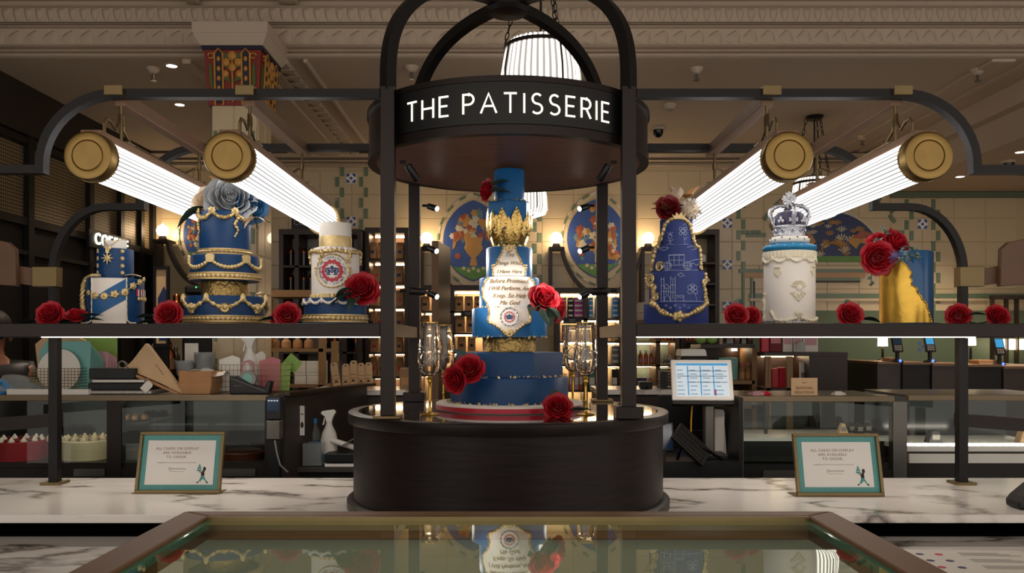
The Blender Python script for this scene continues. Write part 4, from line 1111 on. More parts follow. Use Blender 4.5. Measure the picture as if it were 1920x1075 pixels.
flowers4 = [circ(1257, 444, 3.5), [(1257, 440), (1252, 436)], [(1257, 440), (1257, 435)], [(1257, 440), (1262, 436)], [(1257, 448), (1257, 458)], [(1257, 453), (1252, 449)], [(1257, 453), (1263, 449)], circ(1280, 434, 4), circ(1276, 430, 3), circ(1284, 430, 3), circ(1276, 438, 3), circ(1284, 438, 3), [(1281, 440), (1283, 458)], [(1282, 450), (1287, 446)], [(1280, 424), (1283, 420), (1286, 424)], [(1248, 459), (1256, 457), (1266, 459), (1290, 458)]]
draw(R2, coach, 'coach_drawing'); draw(R1, abbey, 'abbey_drawing'); draw(R3, flowers4, 'flower_drawing')
for k in range(6):
    polyline_on(D, RP[0]+.002, [(apx(1250+k*8, RP[0])*RP[0]+.004*math.cos(t), zr(572+(k % 2)*4)+.004*math.sin(t)) for t in [i*.9 for i in range(8)]], .0007, 'chalk', 'flower_drawing')
bloom(1254, 391, 3.36, .048, (.1, -1, .2), 'deep red velvet rose on top of the framed blue cake', 'rose_deep', 'rose', 'rose', group='flowers on top of the shelf cakes')
spray(1247, 396, 3.38, 5, 'tan_petal', 'tan leaves behind the deep red velvet rose', .07, seed=2, face=PI)
spray(1268, 376, 3.42, 5, 'cream_petal', 'pale gold leaves above the deep red velvet rose', .075, seed=21, up=1.2)
spray(1290, 374, 3.44, 4, 'tan_petal', 'brown sugar petals above the white pompom flower', .07, seed=4, up=1.0)
# white pompom flower: many thin petals
pp = P(1294, 394, 3.36); pom = thing('pompom_flower', 'round white pompom flower on top of the framed blue cake', 'flower', pp, group='flowers on top of the shelf cakes')
mbp = MB(); rnd = random.Random(5)
prof = [(0, -.04), (.028, -.03), (.04, 0), (.028, .03), (0, .04)]
MB().sphere((0, 0, 0), .036, 40, 28).build('pompom', 'cream_petal', pom, smooth=True)
mpet = leaf_mesh('floret', .018, .004, MATS['icing'], .1)
for k in range(130):
    v = Vector((rnd.gauss(0, 1), rnd.gauss(0, 1), rnd.gauss(0, 1))).normalized()
    inst_me('floret', mpet, pom, T(*(v*.032)) @ v.to_track_quat('X', 'Z').to_matrix().to_4x4())

# ================================================================== crown cake
E = shelf_cake(1480, 'crown_cake', 'tall white cake with pearl mouldings, blue cushion and silver crown on top')
tier(E, .130, 0, .010, 'brass_dull', name='cake_board')
RE = .101
tier(E, RE, .010, .300, 'icing')
MB().ring([(RE-.003, .272), (RE+.003, .272), (RE+.004, .285), (RE+.002, .300), (RE-.003, .300)], 160, mod=lambda a, j: .0016*math.sin(40*a) if 0 < j < 4 else 0).build('lace_border', 'icing_cream', E, smooth=True, ang=60)
for k in range(7):
    a0 = -1.9+k*.62; swag(E, RE, a0, a0+.62, .276, .022, .0055, 'icing_cream', 'white_drape', .12, 5, 20)
    MB().sphere(cy(RE+.004, a0, .268), .007, 8, 7, (1, .7, 1.6)).build('pearl_drop', 'icing_cream', E, smooth=True)
def ornament(a, z, s, kind):
    q = T(*cy(RE+.002, a, z)) @ RZ(a)
    if kind == 'shield':
        MB().prism([(0, -.9*s), (.8*s, .0), (.5*s, .7*s), (0, .45*s), (-.5*s, .7*s), (-.8*s, 0)], -.004, .003).xf(q).build('shield_ornament', 'icing_cream', E, bevel=.002)
        for dx in (-.4, 0, .4): MB().sphere(cy(RE+.006, a+dx*s/RE, z+.9*s), s*.22, 8, 6).build('pearl', 'icing_cream', E, smooth=True)
    if kind == 'fan':
        for k in range(9):
            t = -1.3+k*.325; MB().tube([cy(RE+.003, a+.35*s*math.sin(t)/RE, z+.35*s*math.cos(t)+.5*s), cy(RE+.006, a+1.0*s*math.sin(t)/RE, z+1.0*s*math.cos(t)+.5*s)], [s*.08, s*.14], 6).build('fan_rib', 'icing_cream', E, smooth=True)
        MB().sphere(cy(RE+.002, a, z+.45*s), s*.48, 14, 10, (1, .4, 1)).build('cameo', 'icing', E, smooth=True)
        for dx, dz in ((-.9, -.25), (.9, -.25), (-.55, -.6), (.55, -.6), (0, -.5), (-.25, -.95), (.25, -.95), (0, -1.25), (-.6, -.2), (.6, -.2)):
            blob(E, cy(RE+.002, a+dx*s/RE, z+dz*s), s*.24, 'icing_cream', 'floret', 5)
    if kind == 'plume':
        for k in range(7):
            t = -1.2+k*.4; MB().tube([cy(RE+.003, a, z-.6*s), cy(RE+.008, a+.5*s*math.sin(t)/RE, z+.3*s*math.cos(t)), cy(RE+.004, a+.8*s*math.sin(t)/RE, z+.9*s*math.cos(t))], [s*.1, s*.16, s*.06], 6).build('plume', 'icing_cream', E, smooth=True)
aE = lambda px: math.asin(max(-.98, min(.98, (px-1480)/46.5)))
ornament(aE(1460), zr(510), .022, 'shield'); ornament(aE(1520), zr(508), .020, 'shield'); ornament(aE(1496), zr(545), .028, 'fan'); ornament(aE(1496), zr(588), .022, 'plume')
for a0, a1 in ((aE(1448), aE(1493)), (aE(1499), 1.5)):
    pts = [cy(RE+.004, a0+(a1-a0)*i/20, .030-.012*math.sin(PI*i/20)+(.03*(1-i/4) if i < 4 else 0)*(1 if a0 < 0 else 0)) for i in range(21)]
    MB().tube(pts, [.006*(1+.3*math.sin(i*1.7)) for i in range(21)], 7).build('base_scroll', 'icing_cream', E, smooth=True, ang=60)
pts = [cy(RE+.004, aE(1437)+.03*math.sin(i), .02+.11*i/14) for i in range(15)]
MB().tube(pts, [.007*(1+.35*math.sin(i*1.4)) for i in range(15)], 7).build('side_scroll', 'icing_cream', E, smooth=True, ang=60)
MB().ring([(RE-.003, .010), (RE+.006, .010), (RE+.006, .018), (RE-.003, .022)], 160, mod=lambda a, j: .003*math.sin(37*a)*math.cos(11*a) if j in (1, 2) else 0).build('silver_trim', 'silver', E, smooth=True, ang=60)
# cushion and ermine
cu = thing('cushion', 'bright blue icing cushion under the silver crown', 'cushion', (E.location.x, 3.4, SZ1+.300), rotz=E.rotation_euler.z)
MB().lathe([(0, 0), (.085, .0), (.103, .008), (.106, .016), (.098, .026), (.070, .033), (0, .034)], 96, mod=lambda a, j: 1+.012*math.cos(14*a) if 0 < j < 6 else 1).build('pillow', 'pillow_blue', cu, smooth=True, ang=70)
for k in range(10):
    a = -1.4+k*.31; MB().sphere(cy(.103, a, .020+.004*(k % 2)), .0022, 6, 5).build('pearl', 'icing', cu)
cr = thing('crown_topper', 'silver jewelled crown with purple velvet on an ermine ring', 'crown', (E.location.x, 3.4, SZ1+.334), rotz=E.rotation_euler.z)
MB().lathe([(0, 0), (.070, 0), (.079, .008), (.080, .018), (.074, .026), (0, .028)], 72).build('ermine_ring', 'icing', cr, smooth=True, ang=60)
for k in range(9):
    a = -1.5+k*.38; MB().sphere(cy(.0785, a, .013+.006*(k % 2)), .0035, 6, 5, (1, .5, 1.4)).build('ermine_spot', 'ink_dark', cr)
MB().ring([(.056, .028), (.061, .028), (.062, .032), (.060, .036), (.061, .062), (.063, .066), (.061, .072), (.056, .072)], 120, mod=lambda a, j: .0012*math.sin(40*a) if j in (2, 5) else 0).build('crown_band', 'silver', cr, smooth=True, ang=60)
for k in range(10):
    a = 2*PI*k/10+.2; blob(cr, cy(.0615, a, .05), .009, 'silver', 'jewel_setting', 4); MB().sphere(cy(.066, a, .05), .0035, 8, 6).build('jewel', 'gem_blue', cr, smooth=True)
MB().lathe([(.0, .07), (.054, .07), (.058, .09), (.056, .115), (.045, .128), (.02, .135), (0, .133)], 48, mod=lambda a, j: 1+.04*math.cos(8*a)).build('velvet_cap', 'purple_velvet', cr, smooth=True, ang=70)
for k in range(8):
    a = 2*PI*k/8+.25
    if k % 2 == 0:
        pr = []
        for i in range(15):
            t = i/14; r = .060+.022*math.sin(PI*min(1, t*1.25))*(1-t*.3)-.055*max(0, t-.35)/.65; z = .072+.085*math.sin(PI/2*min(1, t*1.35))-.018*max(0, t-.72)
            pr.append(cy(max(.004, r), a, z))
        MB().tube(pr, [.0085*(1+.22*math.sin(i*2.4)) for i in range(15)], 7).build('crown_arch', 'silver', cr, smooth=True, ang=60)
        q = T(*cy(.064, a, .092)) @ RZ(a)
        for w in range(4):
            MB().prism([(-.003, 0), (.003, 0), (.009, .017), (-.009, .017)], -.003, .003).xf(q @ RY(w*PI/2)).build('cross_arm', 'silver', cr)
        blob(cr, cy(.068, a, .092), .006, 'gem_blue', 'jewel', 6)
    else:
        for sg in (-1, 0, 1):
            MB().sphere(cy(.062, a+sg*.13, .088+.010*(sg == 0)), .008, 8, 7, (.8, .6, 1.6 if sg == 0 else 1.1)).build('fleur_petal', 'silver', cr, smooth=True)
MB().sphere((0, 0, .152), .014, 14, 10).build('orb', 'silver', cr, smooth=True)
MB().sphere((.02, -.03, .146), .007, 10, 8).build('sapphire', 'gem_blue', cr, smooth=True)
qx = T(0, 0, .186)
for w in range(4):
    MB().prism([(-.004, 0), (.004, 0), (.017, .024), (-.017, .024)], -.004, .004).xf(qx @ RY(w*PI/2)).build('cross_arm', 'silver', cr)
blob(cr, (0, -.005, .186), .006, 'silver', 'cross_boss', 6, (0, -1, 0))
for w in range(3): MB().sphere((.026*math.sin(w*PI/2-PI/2), 0, .186+.026*math.cos(w*PI/2-PI/2)), .0035, 8, 6).build('pearl', 'icing', cr, smooth=True)

# ================================================================== gold and blue cake with bouquet
Fk = shelf_cake(1700, 'gilded_cake', 'tall blue cake half wrapped in a torn sheet of gold leaf')
tier(Fk, .128, 0, .010, 'navy', name='cake_board')
RF = .099
mat('blue_glaze', '0d4f7e', .28, 0, .2, 8, coat=.4)
tier(Fk, RF, .010, .300, 'blue_glaze')
rnd = random.Random(9)
edge = [(0, .86), (.1, .82), (.2, .72), (.3, .60), (.4, .42), (.47, .30), (.52, .16), (.6, .17), (.68, .14), (.75, .05), (.82, -.05), (.88, -.2), (1.0, -.8)]
def edge_a(v):
    for (v0, s0), (v1, s1) in zip(edge, edge[1:]):
        if v0 <= v <= v1: return math.asin(s0+(s1-s0)*(v-v0)/(v1-v0))
def gf(o):
    def f(u, v):
        e = edge_a(v)+.05*math.sin(v*43)*math.sin(v*17); a = -2.2+(e+2.2)*u
        return cy(RF+o+.0004*math.sin(a*9+v*12)*(1 if o > 0 else 0), a, .011+.288*v)
    return f
MB().slab(gf(.004), 26, 48, gf(-.001)).build('gold_leaf_sheet', 'gold_bright', Fk, smooth=True, ang=50)
MB().tube([gf(.005)(1, i/60) for i in range(61)], [.0028*(1+.6*math.sin(i*2.7)) for i in range(61)], 6).build('torn_edge', 'gold_bright', Fk, smooth=True)
bloom(1646, 484, 3.30, .060, (-.15, -1, -.1), 'large red rose at the left of the gilded cake bouquet', 'rose_red', 'rose', 'rose', group='flowers on top of the shelf cakes')
bloom(1668, 492, 3.36, .05, (.3, -1, -.3), 'red rose low in the gilded cake bouquet above the gold leaf', 'rose_red', 'rose', 'rose', group='flowers on top of the shelf cakes')
bloom(1682, 456, 3.36, .056, (.5, -1, .5), 'red rose at the top right of the gilded cake bouquet', 'rose_red', 'rose', 'rose', group='flowers on top of the shelf cakes')
bloom(1652, 456, 3.38, .050, (-.2, -1, .8), 'red rose at the top left of the gilded cake bouquet', 'rose_red', 'rose', 'rose', group='flowers on top of the shelf cakes')
# thistle
tp = P(1677, 481, 3.26); th = thing('thistle', 'purple thistle head in the gilded cake bouquet', 'thistle', tp)
rnd = random.Random(3)
MB().sphere((0, 0, 0), .014, 12, 9).build('thistle_head', 'thistle', th, smooth=True)
for k in range(60):
    v = Vector((rnd.gauss(0, 1), rnd.gauss(-.6, 1), rnd.gauss(0, 1))).normalized()
    MB().tube([v*.010, v*rnd.uniform(.022, .032)], [.0014, .0005], 4).build('spike', 'thistle', th) if k < 40 else None
def eucalyptus(px, row, d, label, pts, n, s=.011):
    p = P(px, row, d); t = thing('eucalyptus_sprig', label, 'foliage', p)
    MB().tube(pts, .0015, 5).build('stem', 'stem_green', t)
    me = LEAF.get('euc') or leaf_mesh('leaf', .02, .009, MATS['leaf_grey'], .1); LEAF['euc'] = me
    L = lerp_pts(pts, 8); rnd = random.Random(px)
    for k in range(n):
        q = L[int((k+.5)/n*(len(L)-1))]; inst_me('leaf', me, t, T(*q) @ Euler((rnd.uniform(-1.2, .2), rnd.uniform(-.6, .6), rnd.uniform(0, 6.3))).to_matrix().to_4x4() @ Matrix.Scale(rnd.uniform(.8, 1.2), 4))
eucalyptus(1692, 485, 3.25, 'grey-green eucalyptus sprig right of the thistle', [(-.02, 0, -.02), (.0, -.01, .0), (.02, -.01, .02), (.035, 0, -.01)], 12)
eucalyptus(1700, 468, 3.27, 'grey-green eucalyptus sprig trailing off the bouquet to the right', [(-.02, 0, .0), (.01, -.01, .01), (.03, -.005, -.01), (.04, 0, -.04)], 10)
eucalyptus(1645, 452, 3.30, 'pale eucalyptus leaves lying on the bouquet roses', [(-.012, 0, 0), (.0, 0, .005), (.02, 0, .003)], 6)
eucalyptus(1662, 430, 3.34, 'thin eucalyptus twig rising above the bouquet', [(0, 0, -.03), (-.01, 0, 0), (-.02, 0, .015)], 4)
eucalyptus(1633, 530, 3.34, 'eucalyptus twig hanging below the bouquet on the left', [(0, 0, .06), (.002, 0, .02), (-.002, 0, -.015)], 7)

# ================================================================== centre cake
Z0 = ZT+.001
K = thing('coronation_cake', 'towering blue eight-tier cake with white scripted plaque and gold leaf crown', 'cake', (.004, YC, Z0))
def kz(z): return z-Z0
board = MB().lathe([(0, 0), (.292, 0), (.298, .004), (.298, .028), (.292, .031), (0, .031)], 128).build('cake_board', 'icing', K, smooth=True, ang=40)
MB().ring([(.297, .004), (.2995, .004), (.2995, .022), (.297, .022)], 128).build('red_ribbon', 'ribbon_red', K, smooth=True, ang=40)
def ktier(R, a, b, m, n=96, rot=0): return tier(K, R, kz(a), kz(b), m, n, rot=rot)
ktier(.240, Z0+.0312, 1.410, 'navy'); ktier(.218, 1.410, 1.508, 'navy', 6, 1.32-.35)
tier(K, .109, kz(1.508), kz(1.567), 'gold_bright', name='gold_drum')
ktier(.152, 1.567, 1.685, 'royal'); ktier(.122, 1.685, 1.808, 'royal'); ktier(.094, 1.808, 1.932, 'royal')
tier(K, .060, kz(1.932), kz(2.0), 'gold', name='gold_collar')
ktier(.090, 2.0, 2.118, 'royal', 6, .35); ktier(.062, 2.118, 2.250, 'royal')
[o for o in K.children if o.name.startswith('gold_drum')][0].data.materials[0] = MATS['gold_leafed']
flakes(K, .242, .032, 130, 1); flakes(K, .212, kz(1.410), 120, 2, .026); flakes(K, .153, kz(1.565), 90, 3, .006); flakes(K, .064, kz(2.116), 40, 4, .02); flakes(K, .123, kz(1.683), 40, 5, .01)
# gold leaves around the neck
lf = leaf_mesh('gold_leaf', .085, .022, MATS['gold'], -.12)
for ring_, (n_, r0, z0, tilt, L_) in enumerate(((14, .062, 1.934, .45, 1.0), (13, .084, 1.972, .22, 1.0), (11, .094, 2.0, .06, 1.0))):
    for k in range(n_):
        a = 2*PI*k/n_+ring_*.24+.1*math.sin(k*5.1)
        M = T(0, 0, kz(z0)) @ RZ(a) @ T(r0, 0, 0) @ RY(-PI/2+tilt) @ RX(0.0) @ Matrix.Scale(L_*(1+.12*math.sin(k*2.7)), 4)
        inst_me('gold_leaf', lf, K, M)
# plaque draped over three tiers
def plaque(R, levels, nm):
    """levels: (z, half width px)"""
    def hw(v):
        z = levels[0][0]+(levels[-1][0]-levels[0][0])*v
        for (z0, w0), (z1, w1) in zip(levels, levels[1:]):
            if min(z0, z1)-1e-9 <= z <= max(z0, z1)+1e-9:
                w = w0+(w1-w0)*(z-z0)/(z1-z0); a = math.asin(min(.95, w*.00209/R)); return (-a, a)
        return (-.1, .1)
    plate(K, R, 0, 0, kz(levels[0][0]), kz(levels[-1][0]), 'icing', nm, .005, 20, 24, hw)
    for sg in (0, 1):
        pts = [cy(R+.005, hw(i/40)[sg], kz(levels[0][0])+(levels[-1][0]-levels[0][0])*i/40) for i in range(41)]
        MB().tube(pts, [.0045*(1+.5*math.sin(i*2.3)) for i in range(41)], 6).build('plaque_border', 'gold_soft', K, smooth=True, ang=60)
plaque(.094, [(1.809, 29), (1.83, 29), (1.852, 31), (1.856, 24), (1.88, 19), (1.905, 13), (1.932, 10)], 'plaque')
plaque(.122, [(1.686, 38), (1.70, 40), (1.73, 48), (1.755, 49), (1.79, 44), (1.807, 36)], 'plaque')
plaque(.152, [(1.578, 7), (1.595, 13), (1.610, 22), (1.622, 30), (1.626, 38), (1.64, 39), (1.66, 36), (1.684, 38)], 'plaque')
blob(K, cy(.099, 0, kz(1.922)), .016, 'gold_soft', 'plaque_crest', 7); blob(K, cy(.157, 0, kz(1.583)), .017, 'gold_soft', 'plaque_foot', 7)
for tx, z, R_, s in (('The', 1.895, .100, .024), ('Things Which', 1.862, .100, .020), ('I Have Here', 1.828, .100, .021), ('Before Promised,', 1.789, .128, .024), ('I Will Perform, And', 1.760, .128, .0225), ('Keep. So Help', 1.731, .128, .024), ('Me God', 1.703, .128, .024)):
    wrap_text(K, tx, s, R_, kz(z), mat('script_gold', '8a6a35', .4, .2), 'lettering')
em_z = kz(1.647)
emK = MB().slab(lambda u, v: cy(.1585, .034*v*math.cos(2*PI*u)/.158, em_z+.034*v*math.sin(2*PI*u)), 32, 2, lambda u, v: cy(.156, .034*v*math.cos(2*PI*u)/.158, em_z+.034*v*math.sin(2*PI*u))).build('emblem_disc', 'white', K, smooth=True, ang=60)
emblem(emK, Matrix.Identity(4), .034, full=False)
for o in emK.children:
    for v in o.data.vertices:
        x, d_, z = v.co; v.co = cy(.1587-d_, x/.1587, em_z+z)
MB().tube([cy(.1592, .034*math.cos(t)/.158, em_z+.034*math.sin(t)) for t in [2*PI*i/56 for i in range(56)]], [.0026*(1+.5*math.sin(i*PI/2)) for i in range(56)], 6, closed=True).build('emblem_rim', 'silver', K, smooth=True)
def prose(px, row, d, R, face, label, leaves=(), spin=0, stem=None):
    p = P(px, row, d); return rose(p.x, p.y, p.z, R, face, label, leaves, 'rose_red', stem, spin=spin)
prose(1020, 561, 3.17, .055, (.35, -1, .35), 'large red rose on the right of the centre cake plaque', ((-.02, .0, -.02, 4.2, .3, .06), (.0, -.02, -.035, 5.0, .7, .07), (.01, -.02, -.03, 5.8, .6, .06)))
prose(1045, 581, 3.20, .045, (.9, -.7, .0), 'smaller red rose beside the large one on the centre cake plaque')
prose(880, 692, 3.10, .052, (-.1, -1, .45), 'upper red rose of the pair on the lower left of the centre cake', ((-.02, .03, .04, 2.4, -.7, .05),))
prose(852, 713, 3.06, .046, (-.7, -1, -.05), 'lower red rose of the pair on the lower left of the centre cake')
prose(868, 686, 3.15, .035, (-.6, -.6, .8), 'half hidden red rose behind the pair on the centre cake')
prose(912, 357, 3.33, .042, (-1, -.5, .1), 'red rose at the very top of the centre cake under the canopy', ((.01, -.015, -.01, -.3, -.1, .07), (.015, -.02, .01, .1, -.5, .06)))
prose(1046, 764, 3.03, .048, (0, -1, .45), 'red rose lying on the plinth at the cake board edge', ((.03, .01, -.02, -.2, -.3, .07), (.0, .03, .02, 1.8, -.9, .045)), stem=[(.0, .03, -.01), (.05, .04, -.035)])

# wine glasses with gold stems and swirled bowls
def goblet(px, d, label):
    x = (px-PX0)*d/FPX; t = thing('wine_glass', label, 'glass', (x, d, ZT+.0012), group='gold-stemmed wine glasses on the plinth')
    MB().lathe([(0, 0), (.036, 0), (.037, .002), (.03, .004), (.010, .008), (.0055, .014), (.0045, .05), (.0065, .052), (.0045, .056), (.005, .10), (.0055, .118), (.010, .124), (.008, .130), (.012, .138), (.006, .144), (0, .146)], 28).build('stem', 'gold_bright', t, smooth=True, ang=50)
    out = [(.004, .144), (.018, .147), (.032, .160), (.0395, .18), (.043, .205), (.042, .235), (.0385, .275), (.0345, .318), (.0325, .345)]
    inn = [(r-.0018, z+.002) for r, z in out[::-1]]; inn[-1] = (0, .149)
    MB().lathe([(0, .143)]+out+inn, 40, mod=None).build('bowl', 'goblet', t, smooth=True, ang=60)
    MB().ring([(.0322, .3435), (.0334, .3435), (.0334, .347), (.0322, .347)], 40).build('gilt_rim', 'gold_bright', t, smooth=True)
    for k in range(5):
        pts = []
        for i in range(26):
            u = i/25; a = k*.9+u*3.2; z = .178+.09*u+.018*math.sin(u*9+k); r = .044 if z > .2 else .0295+.0145*(max(0, z-.15)/.05)**.5
            if z > .215: r = .0437-.08*max(0, z-.215)*.35
            pts.append(Vector((r*math.cos(a), r*math.sin(a), z)))
        MB().tube(pts, [.0018*math.sin(PI*(i+.5)/26)+.0004 for i in range(26)], 5).build('swirl', 'goblet', t, smooth=True)
    return t
goblet(806, 3.12, 'front wine glass left of the centre cake'); goblet(832, 3.60, 'rear wine glass left of the centre cake')
goblet(1098, 3.12, 'front wine glass right of the centre cake'); goblet(1074, 3.60, 'rear wine glass right of the centre cake')

# ================================================================== loose roses on the shelves
def shelf_rose(px, row, R, face, label, leaves=(), d=3.12, stem=None):
    x = (px-PX0)*d/FPX; z = SZ1+max(R*.82, (607-row)*d/FPX*.9)
    return rose(x, d, z, R, face, label, leaves, 'rose_red', stem)
up_ = (0, -1, .35)
shelf_rose(93, 590, .045, (.1, -1, .3), 'red rose lying at the far left of the left shelf', ((-.03, .0, -.03, 3.1, -.1, .07), (.03, .01, -.03, .2, -.2, .06)), stem=[(.02, .02, -.03), (.09, .04, -.037)])
shelf_rose(142, 588, .036, (.2, -.6, .9), 'red rose turned away left of the uniform cake', ((.02, -.01, -.01, .2, -.3, .06), (.03, 0, -.02, .5, -.2, .05)))
shelf_rose(315, 594, .046, (.1, -1, .25), 'red rose between the uniform cake and the swag cake', ((-.03, .01, -.015, 3.0, -.2, .075), (-.03, .02, -.03, 3.4, -.1, .07)))
shelf_rose(539, 595, .044, (.2, -1, .3), 'red rose between the swag cake and the emblem cake', ((-.02, .02, -.02, 3.2, -.15, .07),))
shelf_rose(520, 590, .034, (-.3, -.5, .8), 'small red rose behind the one by the emblem cake', (), 3.2)
shelf_rose(1381, 597, .042, (.0, -1, .35), 'left red rose of the pair beside the framed blue cake', ((.01, .02, .02, 1.2, -1.0, .045),))
shelf_rose(1411, 596, .036, (.4, -1, .2), 'right red rose of the pair beside the framed blue cake', (), 3.15)
shelf_rose(1595, 594, .044, (0, -1, .35), 'red rose between the crown cake and the gilded cake', ((.03, .02, -.02, .1, -.1, .07), (0, .02, .03, 1.4, -1.0, .03)), stem=[(-.02, .02, -.03), (-.08, .03, -.038)])
shelf_rose(1797, 594, .040, (-.5, -1, .1), 'red rose right of the gilded cake', ((.02, -.02, .0, -.3, -.2, .05),), stem=[(.02, 0, -.02), (.09, .0, -.035)])
shelf_rose(1872, 591, .040, (0, -1, .4), 'red rose at the far right of the right shelf', (), stem=[(-.02, 0, -.02), (-.10, .0, -.034)])
# ================================================================== glass display case in the foreground
ZG = 1.214; BX = .630; BY = 1.62
case = thing('foreground_glass_case', 'bronze-framed glass topped display case in the foreground', 'display case', (0, 1.2, 0))
fw = .062; ya = .80
zt, zb = ZG+.006, ZG-.040
# inner edge sits fw inside
MB().prism([(-BX, BY), (BX, BY), (BX-fw, BY-.045), (-BX+fw, BY-.045)], zb, zt, 'xy').build('back_frame', 'case_frame', case, world=True, bevel=.003)
for sx in (-1, 1):
    MB().prism([(sx*BX, BY), (sx*(BX-fw), BY-.045), (sx*(BX-fw), ya), (sx*BX, ya)], zb, zt, 'xy').build('side_frame', 'case_frame', case, world=True, bevel=.003)
MB().box(-BX+fw, BX-fw, BY-.052, BY-.0455, ZG-.02, ZG+.0055).build('brass_bead', 'brass_dull', case, world=True)
MB().box(-BX+fw+.001, BX-fw-.001, ya, BY-.053, ZG-.010, ZG-.002).build('glass_top', 'case_glass', case, world=True)
for sx in (-1, 1):
    MB().box(*sorted((sx*(BX-fw-.006), sx*(BX-fw-.0002))), ya, BY-.053, ZG-.016, ZG-.0005).build('glass_edge', 'glass_edge', case, world=True)
MB().box(-BX+.01, BX-.01, ya, BY-.01, .55, .86).build('case_body', 'bronze_black', case, world=True)
mat('case_deck', 'a9ab9c', .5, 0, .12, 3); mat('case_lining', '8e8c7c', .5, 0, .1, 3)
MB().box(-BX+.012, BX-.012, ya+.01, BY-.012, .861, .875).build('deck', 'case_deck', case, world=True)
MB().box(-BX+.005, BX-.005, BY-.02, BY-.008, .8755, zb-.001).build('back_panel', 'case_lining', case, world=True)
for sx in (-1, 1):
    MB().box(*sorted((sx*(BX-.018), sx*(BX-.008))), ya, BY-.021, .8755, zb-.001).build('side_pane', 'pane', case, world=True)
MB().box(-BX+.03, BX-.03, .0+ya, ya+.01, .0, .55).build('case_plinth', 'bronze_black', case, world=True)

# ================================================================== framed notices on the counter
def notice(px, row, d, label):
    x = (px-PX0)*d/FPX; t = thing('framed_notice', label, 'sign', (x, d, .9008), rotz=0, group='framed notices on the marble counter')
    W_, H_ = .365, .262; lean = RX(-.24)
    def put(nm, mb, m, par=None, **kw): return mb.xf(lean).build(nm, m, par or t, **kw)
    fw_ = .013
    for nm, (a, b, c, d2) in (('top_rail', (-W_/2, W_/2, H_-fw_, H_)), ('bottom_rail', (-W_/2, W_/2, 0, fw_)), ('left_rail', (-W_/2, -W_/2+fw_, fw_, H_-fw_)), ('right_rail', (W_/2-fw_, W_/2, fw_, H_-fw_))):
        put('frame_rail', MB().box(a, b, -.016, .004, c, d2), 'brass_dull', bevel=.0015)
    put('backing', MB().box(-W_/2+.002, W_/2-.002, .001, .006, .002, H_-.002), 'black')
    put('mount', MB().box(-W_/2+fw_, W_/2-fw_, -.004, .001, fw_, H_-fw_), 'teal_pale')
    n = 44
    for k in range(n):
        xx = -W_/2+fw_+(W_-2*fw_)*(k+.5)/n
        put('stripe', MB().box(xx-.0019, xx+.0019, -.0048, -.0039, fw_, H_-fw_), 'teal_stripe')
    put('card', MB().box(-W_/2+.036, W_/2-.036, -.0062, -.0049, .036, H_-.036), 'white')
    def txt(s, size, xx, zz, m, **kw): text_obj('lettering', s, size, m, t, lean @ T(xx, -.0064, zz) @ UP, extrude=.0004, **kw)
    txt('ALL CAKES ON DISPLAY', .0155, -.018, .190, 'ink_brown', spacing=1.12); txt('ARE AVAILABLE', .0155, -.018, .172, 'ink_brown', spacing=1.15); txt('TO ORDER.', .0155, -.018, .154, 'ink_brown', spacing=1.15)
    scribble('fine_print', t, lean @ T(-.016, -.0064, .130), .17, .0022, 30, 'ink_brown', .0005, 2)
    scribble('signature', t, lean @ T(-.012, -.0064, .103), .075, .006, 9, 'ink_dark', .0006, 5); scribble('fine_print', t, lean @ T(-.012, -.0064, .092), .06, .0012, 16, 'ink_brown', .0004, 7)
    # striding figure carrying a cake: flat print
    fx, fz = .098, .040
    def fig(nm, pl, m): put(nm, MB().prism([(fx+a*.001, fz+b*.001) for a, b in pl], -.0068, -.0061), m)
    fig('printed_legs', [(-12, 12), (-4, 34), (8, 34), (20, 12), (24, 12), (26, 8), (18, 8), (6, 22), (-6, 10), (-16, 8), (-18, 10)], 'teal_stripe')
    fig('printed_shoes', [(-24, 3), (-18, 9), (-14, 8), (-14, 3)], 'ink_dark'); fig('printed_shoes', [(18, 7), (25, 8), (28, 2), (20, 2)], 'ink_dark')
    fig('printed_body', [(-4, 34), (-6, 46), (0, 56), (9, 56), (10, 34)], 'ink_dark'); fig('printed_head', [(2, 58), (2, 68), (8, 73), (14, 68), (14, 56), (8, 54)], 'ink_dark')
    fig('printed_arm', [(-16, 50), (0, 46), (2, 50), (-14, 54)], 'ink_brown')
    for k, (w_, z_) in enumerate(((10, 54), (8, 63), (5, 71), (2, 78))): fig('printed_cake', [(-14-w_, z_), (-14+w_, z_), (-14+w_, z_+7), (-14-w_, z_+7)], 'teal_stripe')
    MB().box(-W_/2-.012, W_/2-.0, -.014, .075, 0, .003).build('base_plate', 'brass_dull', t)
    return t
n1_ = notice(334, 924, 3.56, 'gold-framed teal striped notice on the counter, left of the plinth')
n2_ = notice(1575, 930, 3.50, 'gold-framed teal striped notice on the counter, right of the plinth')
# black handset at the right edge of the counter
hx = P(1912, 928, 3.25)
hs = thing('handheld_scanner', 'black handheld scanner lying at the right end of the counter', 'scanner', (hx.x+.06, 3.25, .9008))
MB().prism([(-.09, .0), (-.03, -.0), (.2, .02), (.2, .10), (-.02, .095), (-.075, .05), (-.09, .03)], -.05, .05).build('body', 'black', hs, bevel=.012)
MB().box(-.06, -.02, -.054, -.049, .02, .045).build('window', 'black_gloss', hs)
MB().tube([(.05, 0, .003), (.12, .06, .006), (.25, .12, .006)], .006, 8).build('cable', 'black', hs, smooth=True)
